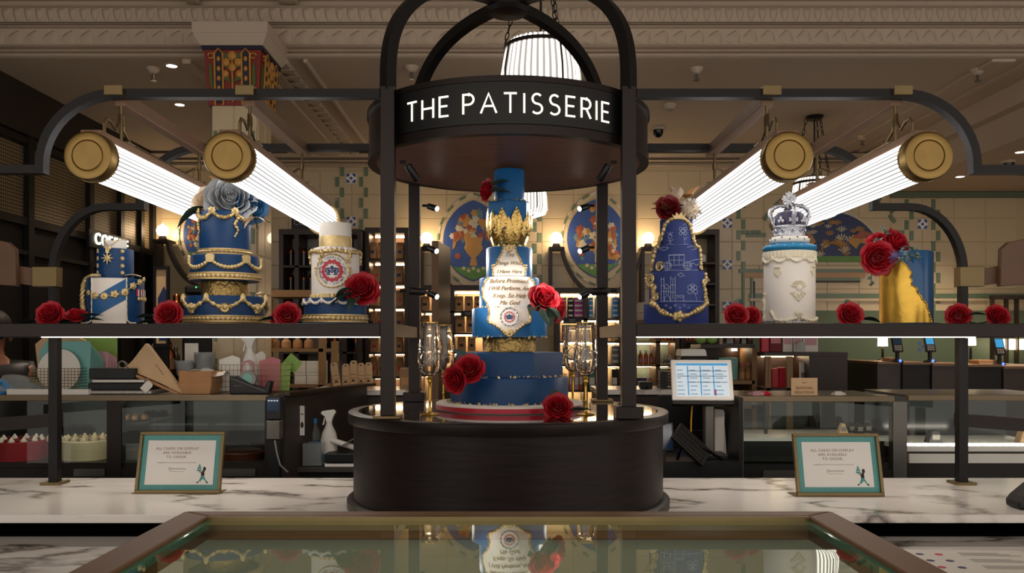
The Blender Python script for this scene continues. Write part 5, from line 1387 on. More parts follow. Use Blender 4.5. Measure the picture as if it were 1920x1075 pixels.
# leaflet on the lower ledge
lf_ = thing('leaflet', 'printed white leaflet with coloured dots on the lower right ledge', 'leaflet', (1.52, 2.82, .8004), rotz=-.06)
MB().box(-.28, .30, -.14, .17, 0, .002).build('sheet', 'paper', lf_)
rnd = random.Random(2)
for r in range(3):
    for c in range(4):
        mcol = ('ink_red', 'ink_navy', 'purple_pack')[(r*2+c) % 3]
        MB().lathe([(0, .0021), (.014, .0021), (.014, .0026), (0, .0026)], 12).xf(T(-.21+c*.065, .10-r*.085, 0)).build('printed_dot', mcol, lf_)
    for q_ in range(3): MB().box(.06, .26-.03*q_, .09-r*.085+q_*.016, .096-r*.085+q_*.016, .0021, .0025).build('printed_line', 'grey_pack', lf_)
# ================================================================== background: behind the counter
def wx(px, d): return (px-PX0)*d/FPX
def wz(row, d): return CAMZ+(ROW0-row)*d/FPX
def rect(px0, px1, r0, r1, d): return wx(px0, d), wx(px1, d), wz(r1, d), wz(r0, d)
ORD = ['first', 'second', 'third', 'fourth', 'fifth', 'sixth', 'seventh', 'eighth', 'ninth', 'tenth', 'eleventh', 'twelfth']

# ------------------------------------------------------------------ painted tile medallions on the back wall
mat('mural_blue', '34508f', .35, 0, .2, 6); mat('mural_green', '5e8a3c', .4, 0, .25, 12); mat('mural_gold', 'b98a45', .4, 0, .15, 9)
mat('mural_red', 'a0553a', .4, 0, .15, 9); mat('mural_white', 'c9bfa6', .4, 0, .1, 9); mat('mural_teal', '5f7f86', .4, 0, .1, 9)
def oval(hw, hh, n=22, k=1.0):
    """pointed oval (two arcs meeting at top and bottom points)"""
    R = (hw*hw+hh*hh)/(2*hw); pts = []
    a = math.asin(hh/R)
    for i in range(n): t = -a+2*a*i/n; pts.append((R*math.cos(t)-(R-hw), R*math.sin(t)))
    for i in range(n): t = PI-a+2*a*i/n; pts.append((R*math.cos(t)+(R-hw), R*math.sin(t)))
    return [(x*k, z*k) for x, z in pts]
ckm = tile_mesh('mosaic_tile', .026, .066, .014, MATS['green_tile'])
ckw = tile_mesh('mosaic_tile', .026, .066, .012, MATS['mural_white'])
def medallion(px, row, hw_px, hh_px, label, seed, urn=True):
    s = S83; t = thing('tile_medallion', label, 'mural', (wx(px, WALLY), WALLY-.007, wz(row, WALLY)), group='pointed tile medallions on the back wall')
    hw, hh = hw_px*s, hh_px*s
    MB().prism(oval(hw, hh), -.012, 0).build('blue_field', 'mural_blue', t)
    ov = oval(hw+.05, hh+.07, 16); n = len(ov)
    for i in range(n):
        a = Vector(ov[i]); b = Vector(ov[(i+1) % n]); m_ = (a+b)/2; d = b-a
        o_ = inst_me('mosaic_tile', ckm if i % 2 else ckw, t, T(m_.x, 0, m_.y) @ RY(PI/2-math.atan2(d.y, d.x)))
    rnd = random.Random(seed)
    g = [(x, z) for x, z in oval(hw*.97, hh*.97) if z < -.58*hh]
    MB().prism(g, -.016, -.011).build('green_ground', 'mural_green', t)
    for k in range(5): MB().lathe([(0, .016), (.018, .016), (.018, .019), (0, .019)], 10, mod=lambda a, j: 1+.2*math.cos(6*a)).xf(T((k-2)*hw*.16, 0, -hh*(.68+.06*(k % 2))) @ RX(PI/2)).build('daisy', 'mural_white', t)
    if urn:
        MB().lathe([(0, -.62*hh), (.13*hw, -.62*hh), (.10*hw, -.5*hh), (.07*hw, -.42*hh), (.22*hw, -.30*hh), (.30*hw, -.2*hh), (.30*hw, -.16*hh), (.26*hw, -.1*hh), (.30*hw, .06*hh), (.32*hw, .08*hh), (0, .08*hh)], 16, M=Matrix.Diagonal(Vector((1, .12, 1)))).xf(T(0, -.012, 0)).build('urn', 'mural_gold', t, smooth=True)
    else:
        MB().prism([(-.05*hw, -.6*hh), (.05*hw, -.6*hh), (.04*hw, .1*hh), (-.04*hw, .1*hh)], -.018, -.011).build('tree_stem', 'mural_white', t)
    cols = ['mural_red', 'mural_white', 'mural_gold', 'mural_teal', 'mural_red', 'mural_white', 'mural_gold']
    k = 0; tries = 0
    while k < (34 if urn else 44) and tries < 400:
        tries += 1
        x = rnd.uniform(-.7, .7)*hw; z = rnd.uniform(.08 if urn else -.45, .86)*hh
        if abs(x)/hw+ (max(0, z)/hh)**2 > .72: continue
        r = rnd.uniform(.07, .14)*hw*1.2; p = rnd.choice((5, 6, 8))
        MB().lathe([(0, .018), (r*.3, .020), (r*.55, .016), (r, .015), (r, .011)], 20, mod=lambda a, j, p=p: 1+.22*math.cos(p*a) if j >= 2 else 1).xf(T(x, 0, z) @ RX(PI/2)).build('flower', cols[k % 7], t, smooth=True, ang=60)
        if k % 3 == 0: MB().prism([(x, z-r), (x+r*.9, z-r*1.7), (x+r*.2, z-r*2.6), (x-r*.4, z-r*1.8)], -.014, -.011).build('leaf', 'mural_teal', t)
        k += 1
    for sg in (-1, 1):
        MB().lathe([(0, .013), (.10*hw, .013), (.10*hw, .018), (0, .018)], 16).xf(T(sg*.52*hw, 0, -.38*hh) @ RX(PI/2)).build('red_fruit', 'mural_red', t)
        # perched bird: body with tail
        MB().prism([(sg*.44*hw, .22*hh), (sg*.58*hw, .16*hh), (sg*.66*hw, .0), (sg*.70*hw, -.22*hh), (sg*.62*hw, -.18*hh), (sg*.54*hw, .0), (sg*.40*hw, .12*hh)], -.018, -.011).build('bird', 'mural_gold', t)
        MB().prism([(sg*.50*hw, .20*hh), (sg*.66*hw, .10*hh), (sg*.62*hw, -.06*hh), (sg*.52*hw, .06*hh)], -.021, -.018).build('wing', 'mural_red', t)
medallion(888, 452, 57, 76, 'pointed oval tile mural of a flower urn, left of the centre cake', 4)
medallion(1118, 448, 55, 74, 'pointed oval tile mural of birds and blossom, right of the centre cake', 9, False)
medallion(375, 440, 30, 56, 'dark pointed tile mural half hidden behind the swag cake', 13, False)
# half-round mural with birds
lun = thing('lunette_mural', 'half-round blue tile mural of golden birds and lotus flowers', 'mural', (LX, WALLY-.007, LZ))
rl = .495
MB().prism([(rl*math.cos(PI*i/28), rl*math.sin(PI*i/28)) for i in range(29)], -.012, 0).build('blue_field', mat('mural_navy', '24315f', .35, 0, .2, 6), lun)
MB().ribbon([((rl+.012)*math.cos(PI*i/36), (rl+.012)*math.sin(PI*i/36)) for i in range(37)], .022, -.02, 0).build('border', 'mural_white', lun)
MB().box(-rl*.98, rl*.98, -.016, -.011, 0, .06).build('green_ground', 'mural_green', lun)
rnd = random.Random(31)
for i in range(30):
    a = rnd.uniform(.35, PI-.35); r_ = rnd.uniform(.12, .43); x, z = r_*math.cos(a), r_*math.sin(a)+.02; r = rnd.uniform(.03, .05)
    for k in range(5):
        t_ = -1.1+k*.55; MB().prism([(x, z-r*.4), (x+r*1.1*math.sin(t_)-r*.18, z+r*math.cos(t_)*.7), (x+r*1.3*math.sin(t_), z+r*1.1*math.cos(t_)), (x+r*1.1*math.sin(t_)+r*.2, z+r*math.cos(t_)*.7)], -.018-.0005*k, -.011).build('lotus_petal', 'mural_white' if i % 2 else 'mural_gold', lun)
for sg in (-1, 1):
    MB().prism([(sg*.16, .20), (sg*.20, .27), (sg*.30, .26), (sg*.42, .20), (sg*.40, .17), (sg*.28, .19), (sg*.24, .13)], -.022, -.011).build('bird', 'mural_gold', lun)
    MB().prism([(sg*.20, .24), (sg*.30, .32), (sg*.40, .28), (sg*.30, .23)], -.026, -.022).build('wing', 'mural_red', lun)
    for k in range(4): MB().tube([(sg*(.36+.07*math.cos(q)*(1-.2*k)), -.015, .10+.075*math.sin(q)*(1-.2*k)) for q in [i*.35 for i in range(15)]], .009, 5).build('tail_curl', 'mural_gold', lun)
MB().tube([(.10*math.cos(q), -.015, .12+.07*math.sin(q)) for q in [i*.17 for i in range(20)]], .012, 5).build('arched_stem', 'mural_gold', lun)

# ------------------------------------------------------------------ globe lamps on dark swooped brackets
def globe_bracket(px, row, label, swoop=(1,), pear=False, d=8.12):
    x, z = wx(px, d), wz(row, d); s = d/FPX
    t = thing('globe_lamp', label, 'lamp', (x, d, z), group='globe lamps on the back wall')
    r = .058
    prof = [(0, -r)]+[(r*math.sin(q), -r*math.cos(q)) for q in [PI*k/14 for k in range(1, 14)]]+[(0, r*(1.35 if pear else 1.0))]
    MB().lathe(prof, 24).build('globe', 'globe_light', t, smooth=True, ang=60)
    MB().lathe([(0, -.09), (.045, -.09), (.035, -.065), (.03, -.05), (0, -.05)], 20).build('collar', 'bronze_dark', t, smooth=True)
    b = MB().box(-.075, .075, -.07, .14, -.115, -.0905).build('shelf_cap', 'dark_wood', t)
    b2 = MB().box(-.072, -.04, -.05, .12, -.62, -.1155).build('upright', 'dark_wood', t)
    for sg in swoop:
        pts = [(sg*.055, -.11)]
        for i in range(14):
            u = i/13; pts.append((sg*(.06+.37*u**1.25), -.13-.42*(1-(1-u)**2)))
        MB().ribbon(pts, .035, -.04, .04).build('swooped_brace', 'dark_wood', t)
    return t
globe_bracket(305, 433, 'pear-shaped globe lamp on a dark bracket near the uniform cake', (1,), True)
globe_bracket(800, 447, 'white globe lamp beside the left rear canopy post', (1,))
globe_bracket(1043, 447, 'white globe lamp between the centre cake and the right rear post', (1,))
globe_bracket(1215, 447, 'white globe lamp beside the framed blue cake', (-1,))

# ------------------------------------------------------------------ back shelving with packages
SD = 7.7
def shelving(px0, px1, r0, r1, rows, label, ups=(), m='dark_wood', back='cream_tile', d=SD, lit=True, name='shelving_unit', gold=False):
    x0, x1, z0, z1 = rect(px0, px1, r0, r1, d)
    t = thing(name, label, 'shelving', ((x0+x1)/2, d+.15, 0))
    w = .02
    for px in [px0, px1]+list(ups):
        x = wx(px, d); MB().box(x-w, x+w, d, d+.34, 0, z1).build('upright', m, t, world=True)
    MB().box(x0-w, x1+w, d-.005, d+.34, z1, z1+.05).build('top_board', m, t, world=True)
    MB().box(x0, x1, d+.33, d+.345, 0, z1).build('back_panel', back, t, world=True)
    for r in rows:
        z = wz(r, d); MB().box(x0+w, x1-w, d+.0, d+.33, z-.018, z).build('shelf_board', m if not gold else 'brass_dull', t, world=True)
        if lit: MB().box(x0+w+.02, x1-w-.02, d+.24, d+.262, z-.03, z-.0185).build('light_strip', 'shelf_light', t, world=True)
    if lit: MB().box(x0+w+.02, x1-w-.02, d+.24, d+.262, z1-.014, z1-.0005).build('light_strip', 'shelf_light', t, world=True)
    return t
def bag(px0, px1, r0, r1, label, d=SD+.1, group=None, lab='ink_dark', m='kraft'):
    x0, x1, z0, z1 = rect(px0, px1, r0, r1, d); w = (x1-x0)*.94; h = z1-z0; dp = .07
    t = thing('coffee_bag', label, 'bag', ((x0+x1)/2, d, z0+.0005), group=group)
    vs = [(-w/2, -dp/2, 0), (w/2, -dp/2, 0), (w/2, dp/2, 0), (-w/2, dp/2, 0), (-w/2, -dp/2, h*.74), (w/2, -dp/2, h*.74), (w/2, dp/2, h*.74), (-w/2, dp/2, h*.74), (-w/2*.97, -.008, h), (w/2*.97, -.008, h), (w/2*.97, .008, h), (-w/2*.97, .008, h)]
    fs = [(0, 3, 2, 1), (0, 1, 5, 4), (1, 2, 6, 5), (2, 3, 7, 6), (3, 0, 4, 7), (4, 5, 9, 8), (5, 6, 10, 9), (6, 7, 11, 10), (7, 4, 8, 11), (8, 9, 10, 11)]
    bb_ = MB().add(vs, fs).build('bag_body', m, t, bevel=.004)
    MB().box(-w*.22, w*.22, -dp/2-.002, -dp/2+.001, h*.32, h*.50).build('label', lab, bb_)
    return t
def pbox(name, label, cat, px0, px1, r0, r1, d, dp, m, group=None, rotz=0, trim=None):
    x0, x1, z0, z1 = rect(px0, px1, r0, r1, d)
    t = thing(name, label, cat, ((x0+x1)/2, d+dp/2, z0+.0005), rotz=rotz, group=group); w = x1-x0; h = z1-z0
    MB().box(-w/2, w/2, -dp/2, dp/2, 0, h).build('carton', m, t, bevel=min(.004, w*.08))
    MB().box(-w/2*.8, w/2*.8, -dp/2-.0015, -dp/2+.001, h*.25, h*.6).build('printed_panel', trim or 'paper', t)
    MB().box(-w/2*.98, w/2*.98, -dp/2*.98, dp/2*.98, h-.001, h+.002).build('lid_flap', m, t)
    return t
def bottle(label, px, r0, r1, d, wpx, body, cap_m, lab_m='paper', name='bottle', group=None, cat='bottle'):
    x = wx(px, d); z0, z1 = wz(r1, d), wz(r0, d); h = z1-z0; r = wpx*d/FPX/2
    t = thing(name, label, cat, (x, d, z0+.0005), group=group)
    gb_ = MB().lathe([(0, 0), (r*.95, 0), (r, h*.03), (r, h*.55), (r*.9, h*.66), (r*.45, h*.78), (r*.4, h*.84), (0, h*.84)], 18).build('glass_body', body, t, smooth=True, ang=50)
    MB().lathe([(0, h*.82), (r*.5, h*.82), (r*.5, h*.94), (r*.3, h), (0, h)], 14).build('cap', cap_m, t, smooth=True, ang=40)
    MB().ring([(r*.99, h*.12), (r*1.03, h*.12), (r*1.03, h*.45), (r*.99, h*.45)], 18).build('label', lab_m, gb_, smooth=True)
    return t
# unit behind the left canopy posts: brown coffee bags
sl = shelving(688, 762, 437, 735, (487, 531, 575, 620, 661, 707), 'dark shelving of brown bags behind the left canopy posts', back='bronze_brown', lit=True)
k = 0
for ri, (r0, r1, xs) in enumerate(((455, 486, ((692, 707), (708, 724), (726, 741), (743, 758))), (498, 530, ((700, 714), (716, 730), (740, 757))), (545, 574, ((692, 710), (724, 740), (742, 758))), (585, 619, ((690, 705), (706, 719), (722, 738), (741, 757))), (634, 660, ((694, 711), (724, 740), (742, 756))), (670, 706, ((693, 708), (709, 722), (726, 741), (743, 757))))):
    for ci, (a, b) in enumerate(xs):
        bag(a, b, r0, r1, '%s brown coffee bag on the %s shelf from the top, left bag shelving' % (ORD[ci], ORD[ri]), group='brown coffee bags', lab='red_pack' if (ri+ci) % 3 else 'ink_navy')
# unit left of the centre cake
sm = shelving(786, 948, 545, 735, (583, 624, 660, 703), 'long lit shelving of brown bags left of the centre cake', (848,), lit=True, back='kraft_light')
for ri, (r0, r1, xs) in enumerate(((556, 582, ((788, 806), (828, 843), (853, 869), (871, 887), (889, 905), (908, 924))), (592, 623, ((788, 806), (810, 826), (829, 843), (853, 872), (874, 891))), (632, 659, ((788, 804), (808, 824), (857, 874), (877, 892))), (670, 702, ((790, 806), (809, 825), (853, 870))))):
    for ci, (a, b) in enumerate(xs):
        bag(a, b, r0, r1, '%s brown coffee bag on the %s shelf, shelving left of the centre cake' % (ORD[ci], ORD[ri]), group='brown coffee bags')
shelf_tag = thing('shelf_sign', 'small black shelf sign above the bags left of the centre cake', 'sign', (wx(878, SD-.02), SD-.03, wz(594, SD)))
MB().box(-.07, .07, 0, .008, 0, .055).build('plate', 'black', shelf_tag); [MB().box(-.03+.004*k, .03-.004*k, -.0012, 0, .031-.014*k, .037-.014*k).build('printed_line', 'grey_pack', shelf_tag) for k in range(2)]
# unit right of the centre cake: coloured packs
sr = shelving(1046, 1182, 550, 735, (597, 640, 684, 732), 'long lit shelving of coloured packets right of the centre cake', (1098, 1165), lit=True, back='cream_tile')
def packs(cols, r0, r1, n, tag_, d=SD+.06):
    for a, b, m, nm in cols:
        for j in range(n):
            ra = r0+(r1-r0)*j/n; rb = r0+(r1-r0)*(j+1)/n-.4
            pbox('tea_packet', '%s packet, %s from the top in its stack %s' % (nm, ORD[j], tag_), 'packet', a, b, ra, rb, d, .12, m, 'coloured packets right of the centre cake')
packs([(1052, 1062, 'grey_pack', 'narrow grey'), (1065, 1075, 'black', 'narrow black'), (1076, 1094, 'magenta', 'magenta'), (1104, 1112, 'cyan_pack', 'left bright blue'), (1117, 1126, 'cyan_pack', 'middle bright blue'), (1148, 1160, 'cyan_pack', 'right bright blue')], 559, 596, 4, 'on the top shelf')
packs([(1055, 1067, 'pink_pack', 'dull pink'), (1107, 1122, 'yellow_pack', 'left yellow'), (1147, 1161, 'yellow_pack', 'right yellow')], 610, 639, 3, 'on the second shelf')
packs([(1104, 1120, 'grey_pack', 'left pale grey'), (1147, 1161, 'grey_pack', 'right pale grey')], 650, 683, 3, 'on the third shelf')
for i, (a, b, m, nm) in enumerate(((1068, 1076, 'pink_pack', 'salmon'), (1077, 1085, 'pink_card', 'dusty pink'), (1086, 1093, 'orange_pack', 'orange'), (1104, 1116, 'green_pack', 'wide green'), (1117, 1125, 'magenta', 'magenta'), (1147, 1158, 'bottle_dark', 'dark brown'))):
    pbox('gift_box', '%s upright gift box on the bottom shelf right of the centre cake' % nm, 'box', a, b, 690+i % 2*3, 731.5, SD+.03, .16, m, 'upright gift boxes on the bottom shelf')
shelf_tag2 = thing('shelf_sign', 'black shelf sign under the magenta packets', 'sign', (wx(1073, SD-.02), SD-.03, wz(607, SD)))
MB().box(-.085, .085, 0, .008, 0, .055).build('plate', 'black', shelf_tag2); [MB().box(-.03+.004*k, .03-.004*k, -.0012, 0, .031-.014*k, .037-.014*k).build('printed_line', 'grey_pack', shelf_tag2) for k in range(2)]
# gold-edged shelf right of the right post
s4 = shelving(1190, 1270, 610, 735, (640, 684, 733), 'gold-edged shelving of bottles right of the right canopy posts', (1234,), m='mid_wood', back='leaf_grey', gold=True, lit=True)
for i, px in enumerate((1201, 1211, 1221)): bottle('%s small white-capped bottle on the gold-edged shelf' % ORD[i], px, 657, 683.5, SD+.08, 8, 'orange_pack', 'white', 'pink_pack', group='small bottles on the gold-edged shelf')
pbox('gift_box', 'dark purple gift box on the gold-edged shelving', 'box', 1194, 1213, 709, 732.5, SD+.06, .1, 'purple_pack')
bottle('peach bottle beside the dark purple gift box', 1219, 704, 732.5, SD+.08, 9, 'pink_pack', 'white')
for i, px in enumerate((1240, 1247, 1254, 1261, 1273, 1280, 1287, 1294, 1301)): bottle('%s amber bottle from the left on the top gold-edged shelf' % ORD[i], px, 615, 639.5, SD+.08 if px < 1270 else 8.0, 6.4, 'orange_pack', 'copper', 'copper', group='amber bottles on the top shelf')
for i, px in enumerate((1248, 1257, 1266)): bottle('%s pale jar above the black wire basket' % ORD[i], px, 664, 683.5, SD+.08, 8, 'paper', 'white', 'grey_pack', 'jar', 'pale jars', 'jar')

# open wooden shelf unit behind the framed blue cake
s5 = shelving(1280, 1345, 440, 735, (492, 531, 570, 612, 640, 690), 'dark open shelf unit behind the framed blue cake', m='dark_wood', back='cream_tile', lit=False, d=7.9)
for i, (px, r0, r1, m) in enumerate(((1318, 474, 491.5, 'paper'), (1326, 515, 530.5, 'copper'), (1324, 552, 569.5, 'green_pack'), (1322, 595, 611.5, 'bottle_dark'))):
    bottle('%s jar from the top on the open shelf unit' % ORD[i], px, r0, r1, 8.0, 11, m, 'steel', name='jar', cat='jar')

# black-bottle cabinet behind the emblem cake
s6 = shelving(527, 674, 440, 735, (498, 546, 600, 660), 'dark cabinet of black copper-topped flasks behind the emblem cake', (556, 600, 646), back='paper', lit=False, d=7.6)
kk = 0
for ri, (r0, r1) in enumerate(((462, 497.5), (512, 545.5))):
    for ci, px in enumerate((533, 545, 568, 582, 612, 626, 652, 665)):
        x = wx(px, 7.7); z0, z1 = wz(r1, 7.7), wz(r0, 7.7); h = z1-z0; r = 5.8*7.7/FPX
        t = thing('flask', '%s copper-topped black flask on the %s shelf behind the emblem cake' % (ORD[ci], ORD[ri]), 'flask', (x, 7.72, z0+.0005), group='copper-topped black flasks')
        MB().lathe([(0, 0), (r, 0), (r, h*.68), (0, h*.68)], 18).build('flask_body', 'bottle_dark', t, smooth=True, ang=40)
        MB().lathe([(r*1.01, h*.66), (r*1.02, h*.70), (r*.85, h*.82), (r*.4, h*.9), (r*.12, h*.92), (r*.16, h*.97), (0, h)], 18).build('copper_top', 'copper', t, smooth=True, ang=40)
cs2 = thing('coffee_board', 'small dark header sign with COFFEE lettering behind a tube lamp', 'sign', (wx(575, 7.62), 7.62, wz(440, 7.6)+.0505))
MB().box(-.14, .14, 0, .03, 0, .19).build('panel', 'black', cs2); text_obj('lettering', 'COFFEE', .07, 'grey_pack', cs2, T(0, -.002, .06) @ UP, extrude=.001)
for ri, (r0, r1) in enumerate(((563, 599.5), (622, 659.5))):
    for ci, px in enumerate((610, 628, 650, 668)):
        bottle('%s copper canister on the %s lower shelf behind the emblem cake' % (ORD[ci], ORD[ri]), px, r0, r1, 7.75, 14, 'copper', 'black', 'bottle_dark', 'canister', 'copper canisters', 'canister')
# brown bench in front of the cabinet with cups, then white worktop
bench = thing('wood_bench', 'golden-brown wooden stand below the flask cabinet', 'stand', (wx(555, 6.4), 6.5, 0))
for (a, b, r0, r1) in ((500, 606, 544, 557), (500, 606, 654, 660), (500, 606, 722, 727)):
    x0, x1, z0, z1 = rect(a, b, r0, r1, 6.4); MB().box(x0, x1, 6.4, 6.7, z0, z1).build('board', 'tan_wood', bench, world=True)
for a in (503, 603, 627):
    x = wx(a, 6.4); MB().box(x-.025, x+.025, 6.4, 6.45, .0, wz(560 if a < 610 else 640, 6.4)).build('leg', 'tan_wood', bench, world=True)
for i, px in enumerate((516, 537, 558, 579)): bottle('%s kraft canister on the golden-brown stand' % ORD[i], px, 632, 653.5, 6.5, 17, 'kraft', 'kraft_light', 'kraft', 'canister', 'kraft canisters', 'canister')
for i, (a, b, r0, r1) in enumerate(((552, 574, 706, 721.5), (575, 604, 706, 721.5), (552, 573, 678, 705.5), (574, 604, 678, 705.5))):
    pbox('white_carton', 'white carton with dark clasp, %s of the four on the stand' % ('lower left', 'lower right', 'upper left', 'upper right')[i], 'box', a, b, r0, r1, 6.42, .2, 'paper', 'white cartons on the stand', trim='paper')
    x0, x1, z0, z1 = rect(a, b, r0, r1, 6.42); t = [o for o in bpy.data.objects if o.name.startswith('white_carton')][-1]
# dark leaning board and panels in front of the bag shelving
lb = thing('tall_menu_board', 'tall dark wooden board standing edge-on left of the centre cake', 'board', (wx(823, 6.1), 6.1, 0))
x0, x1, z0, z1 = rect(811, 822, 453, 760, 6.1)
MB().prism([(x0, 6.1), (x1, 6.08), (x1+.06, 6.5), (x0+.05, 6.52)], 0, z1, 'xy').build('panel', 'bronze_dark', lb, world=True)
MB().box(x0-.003, x1+.003, 6.065, 6.079, 0, z1).build('front_edge', 'bronze_brown', lb, world=True)

# ------------------------------------------------------------------ back worktops and dark cabinets in the middle
def worktop(px0, px1, row, d, depth, label, name='worktop', m='marble', base='bronze_black', cat='counter'):
    x0, x1 = wx(px0, d), wx(px1, d); z = wz(row, d)
    t = thing(name, label, cat, ((x0+x1)/2, d+depth/2, 0))
    MB().box(x0, x1, d, d+depth, z-.035, z).build('top', m, t, world=True, bevel=.003)
    MB().box(x0+.01, x1-.01, d+.03, d+depth, 0, z-.0355).build('cabinet', base, t, world=True)
    MB().box(x0+.01, x1-.01, d+.02, d+.03, z-.11, z-.05).build('front_rail', 'dark_wood', t, world=True)
    return t
worktop(575, 760, 732, 5.7, .5, 'pale worktop with dark cabinet left behind the plinth')
worktop(1120, 1300, 731, 5.7, .5, 'pale worktop with dark cabinet right behind the plinth')
# standing tag cards on the left worktop
for i, (px, r0, tilt) in enumerate(((634, 680, -.35), (647, 683, 0), (660, 677, 0), (673, 682, 0), (686, 681, 0))):
    x0, x1, z0, z1 = rect(px-6.5, px+6.5, r0, 731.5, 5.8); w = x1-x0; h = z1-z0
    t = thing('tag_card', '%s white hang-tag pouch standing on the left worktop' % ORD[i], 'pouch', ((x0+x1)/2, 5.8+.03*i, z0+.001), group='white hang-tag pouches')
    M = RY(tilt*.5)
    MB().prism([(-w/2, 0), (w/2, 0), (w/2, h*.9), (w*.3, h), (-w*.3, h), (-w/2, h*.9)], -.012, .012).xf(M).build('pouch_body', 'kraft_light', t)
    MB().box(-w*.16, w*.16, -.0135, -.011, h*.90, h*.94).xf(M).build('hang_slot', 'ink_dark', t)
    for q_ in range(4): MB().box(-w*.42, w*.42, -.0135, -.011, h*(.12+.13*q_), h*(.125+.13*q_+.02)).xf(M).build('printed_band', 'ink_brown', t)
    MB().box(-w*.2, w*.2, -.0138, -.011, h*.28, h*.34).xf(M).build('printed_mark', 'ink_dark', t)
tanc = pbox('carton', 'brown carton with pale lid beside the left rear post', 'box', 749, 785, 692, 731.5, 5.8, .2, 'tan_wood', trim='kraft')

# ------------------------------------------------------------------ left glass pastry case
LD = 4.6
def glass_case(px0, px1, rtop, d, depth, label, ups, deck_row, base_row, top_m='brass_dull', frame='bronze_dark', name='pastry_case', deck_m='steel_dark'):
    x0, x1 = wx(px0, d), wx(px1, d); zt_ = wz(rtop, d); zd = wz(deck_row, d)
    t = thing(name, label, 'display case', ((x0+x1)/2, d+depth/2, 0))
    MB().box(x0, x1, d-.01, d+.03, zt_-.032, zt_).build('front_rail', 'rail_brass', t, world=True, bevel=.002)
    MB().box(x0, x1, d+.031, d+depth, zt_-.012, zt_-.001).build('case_top', 'steel', t, world=True)
    MB().box(x0, x1, d+.02, d+depth, zd-.03, zd).build('deck', deck_m, t, world=True)
    MB().box(x0, x1, d, d+depth, 0, zd-.0305).build('base', 'steel_dark', t, world=True)
    MB().box(x0, x1, d+depth-.012, d+depth, zd, zt_-.0125).build('back_pane', 'black_gloss', t, world=True)
    for (a, b) in ups:
        MB().box(wx(a, d), wx(b, d), d-.006, d+.05, wz(base_row, d), zt_-.0325).build('upright', frame, t, world=True)
    MB().box(x0+.01, x1-.01, d+.0, d+.006, zd+.001, zt_-.033).build('front_pane', 'pane', t, world=True)
    MB().box(x0+.05, x1-.05, d+.07, d+.085, zt_-.026, zt_-.0125).build('case_light', 'case_led2', t, world=True)
    return t
mat('case_led2', 'fff0dd', .5, emit=7.0, ec='fff0dd')
gc = glass_case(-40, 505, 741, LD, .48, 'long glass pastry case with brass rail at the left', ((201, 228), (497, 512)), 869, 896)
MB().box(wx(240, LD), wx(495, LD), LD+.2, LD+.46, wz(805, LD), wz(801, LD)).build('glass_shelf', 'pane', gc, world=True)
MB().box(wx(140, LD), wx(497, LD), LD+.03, LD+.05, wz(838, LD), wz(833, LD)).build('price_rail', 'white', gc, world=True) if False else None
for a, b in ((140, 198), (420, 480)):
    MB().box(wx(a, LD), wx(b, LD), LD-.012, LD-.001, wz(893, LD), wz(879, LD)).build('vent_panel', 'steel', gc, world=True)
# bars in front, sloping handle left
def layer_cake(px, r0, r1, wpx, d, label, m, tops):
    x = wx(px, d); z0, z1 = wz(r1, d), wz(r0, d); R = wpx*d/FPX/2
    t = thing('layer_cake', label, 'cake', (x, d, z0+.0005))
    h = z1-z0
    MB().lathe([(0, -.0), (R*1.12, 0), (R*1.12, .004), (0, .004)], 40).build('cake_board', 'white', t)
    MB().lathe([(0, .0042), (R, .0042), (R, h-.006), (R-.006, h), (0, h)], 56).build('sponge', m, t, smooth=True, ang=40)
    tops(t, R, h); return t
def swirls(n, r_, m1, m2):
    def f(t, R, h):
        for k in range(n):
            a = 2*PI*k/n+.2; c = ((R-.022)*math.cos(a), (R-.022)*math.sin(a), h)
            MB().lathe([(0, 0), (.016, 0), (.018, .006), (.010, .016), (.004, .026), (0, .028)], 12, c, mod=lambda q, j: 1+.12*math.cos(5*q)).build('cream_swirl', m1, t, smooth=True, ang=60)
            if m2:
                a2 = a+PI/n; MB().sphere(((R-.022)*math.cos(a2), (R-.022)*math.sin(a2), h+.008), .010, 8, 6).build('berry', m2, t, smooth=True)
    return f
layer_cake(36, 826, 868.5, 90, 4.78, 'front red velvet cake in the left pastry case', 'velvet_red', swirls(12, 0, 'icing', 'rose_deep'))
layer_cake(92, 826, 866, 56, 4.95, 'red velvet cake behind the front one in the pastry case', 'velvet_red', swirls(10, 0, 'icing', 'rose_deep'))
layer_cake(163, 824, 866.5, 86, 4.80, 'pale cream cake with nuts in the pastry case', 'cake_cream', swirls(13, 0, 'cake_cream', 'tan_wood'))
def tart(px, r0, r1, wpx, d, label):
    x = wx(px, d); z0, z1 = wz(r1, d), wz(r0, d); R = wpx*d/FPX/2; h = z1-z0
    t = thing('chocolate_tart', label, 'tart', (x, d, z0+.0005))
    MB().lathe([(0, 0), (R*1.1, 0), (R*1.1, .004), (0, .004)], 40).build('plate', 'white', t)
    MB().lathe([(0, .0045), (R*.92, .0045), (R, h*.8), (R*.97, h*.85), (0, h*.85)], 40, mod=lambda a, j: 1+.015*math.cos(24*a) if j in (1, 2) else 1).build('crust', 'choc', t, smooth=True, ang=40)
    MB().lathe([(0, h*.86), (R*.93, h*.86), (R*.8, h*1.0), (R*.3, h*.95), (0, h)], 40, mod=lambda a, j: 1+.04*math.sin(9*a+j)).build('topping', mat('choc_dark', '2c140c', .25, 0, .3, 30, bump=.6, bs=40), t, smooth=True, ang=60)
tart(456, 843, 867, 78, 4.80, 'dark chocolate tart at the right of the pastry case'); tart(252, 840, 864, 34, 4.85, 'small chocolate tart behind the left notice')
pc = thing('price_stand', 'small clear price stand by the small chocolate tart', 'price card', (wx(250, 4.72), 4.72, wz(866, 4.72)+.001))
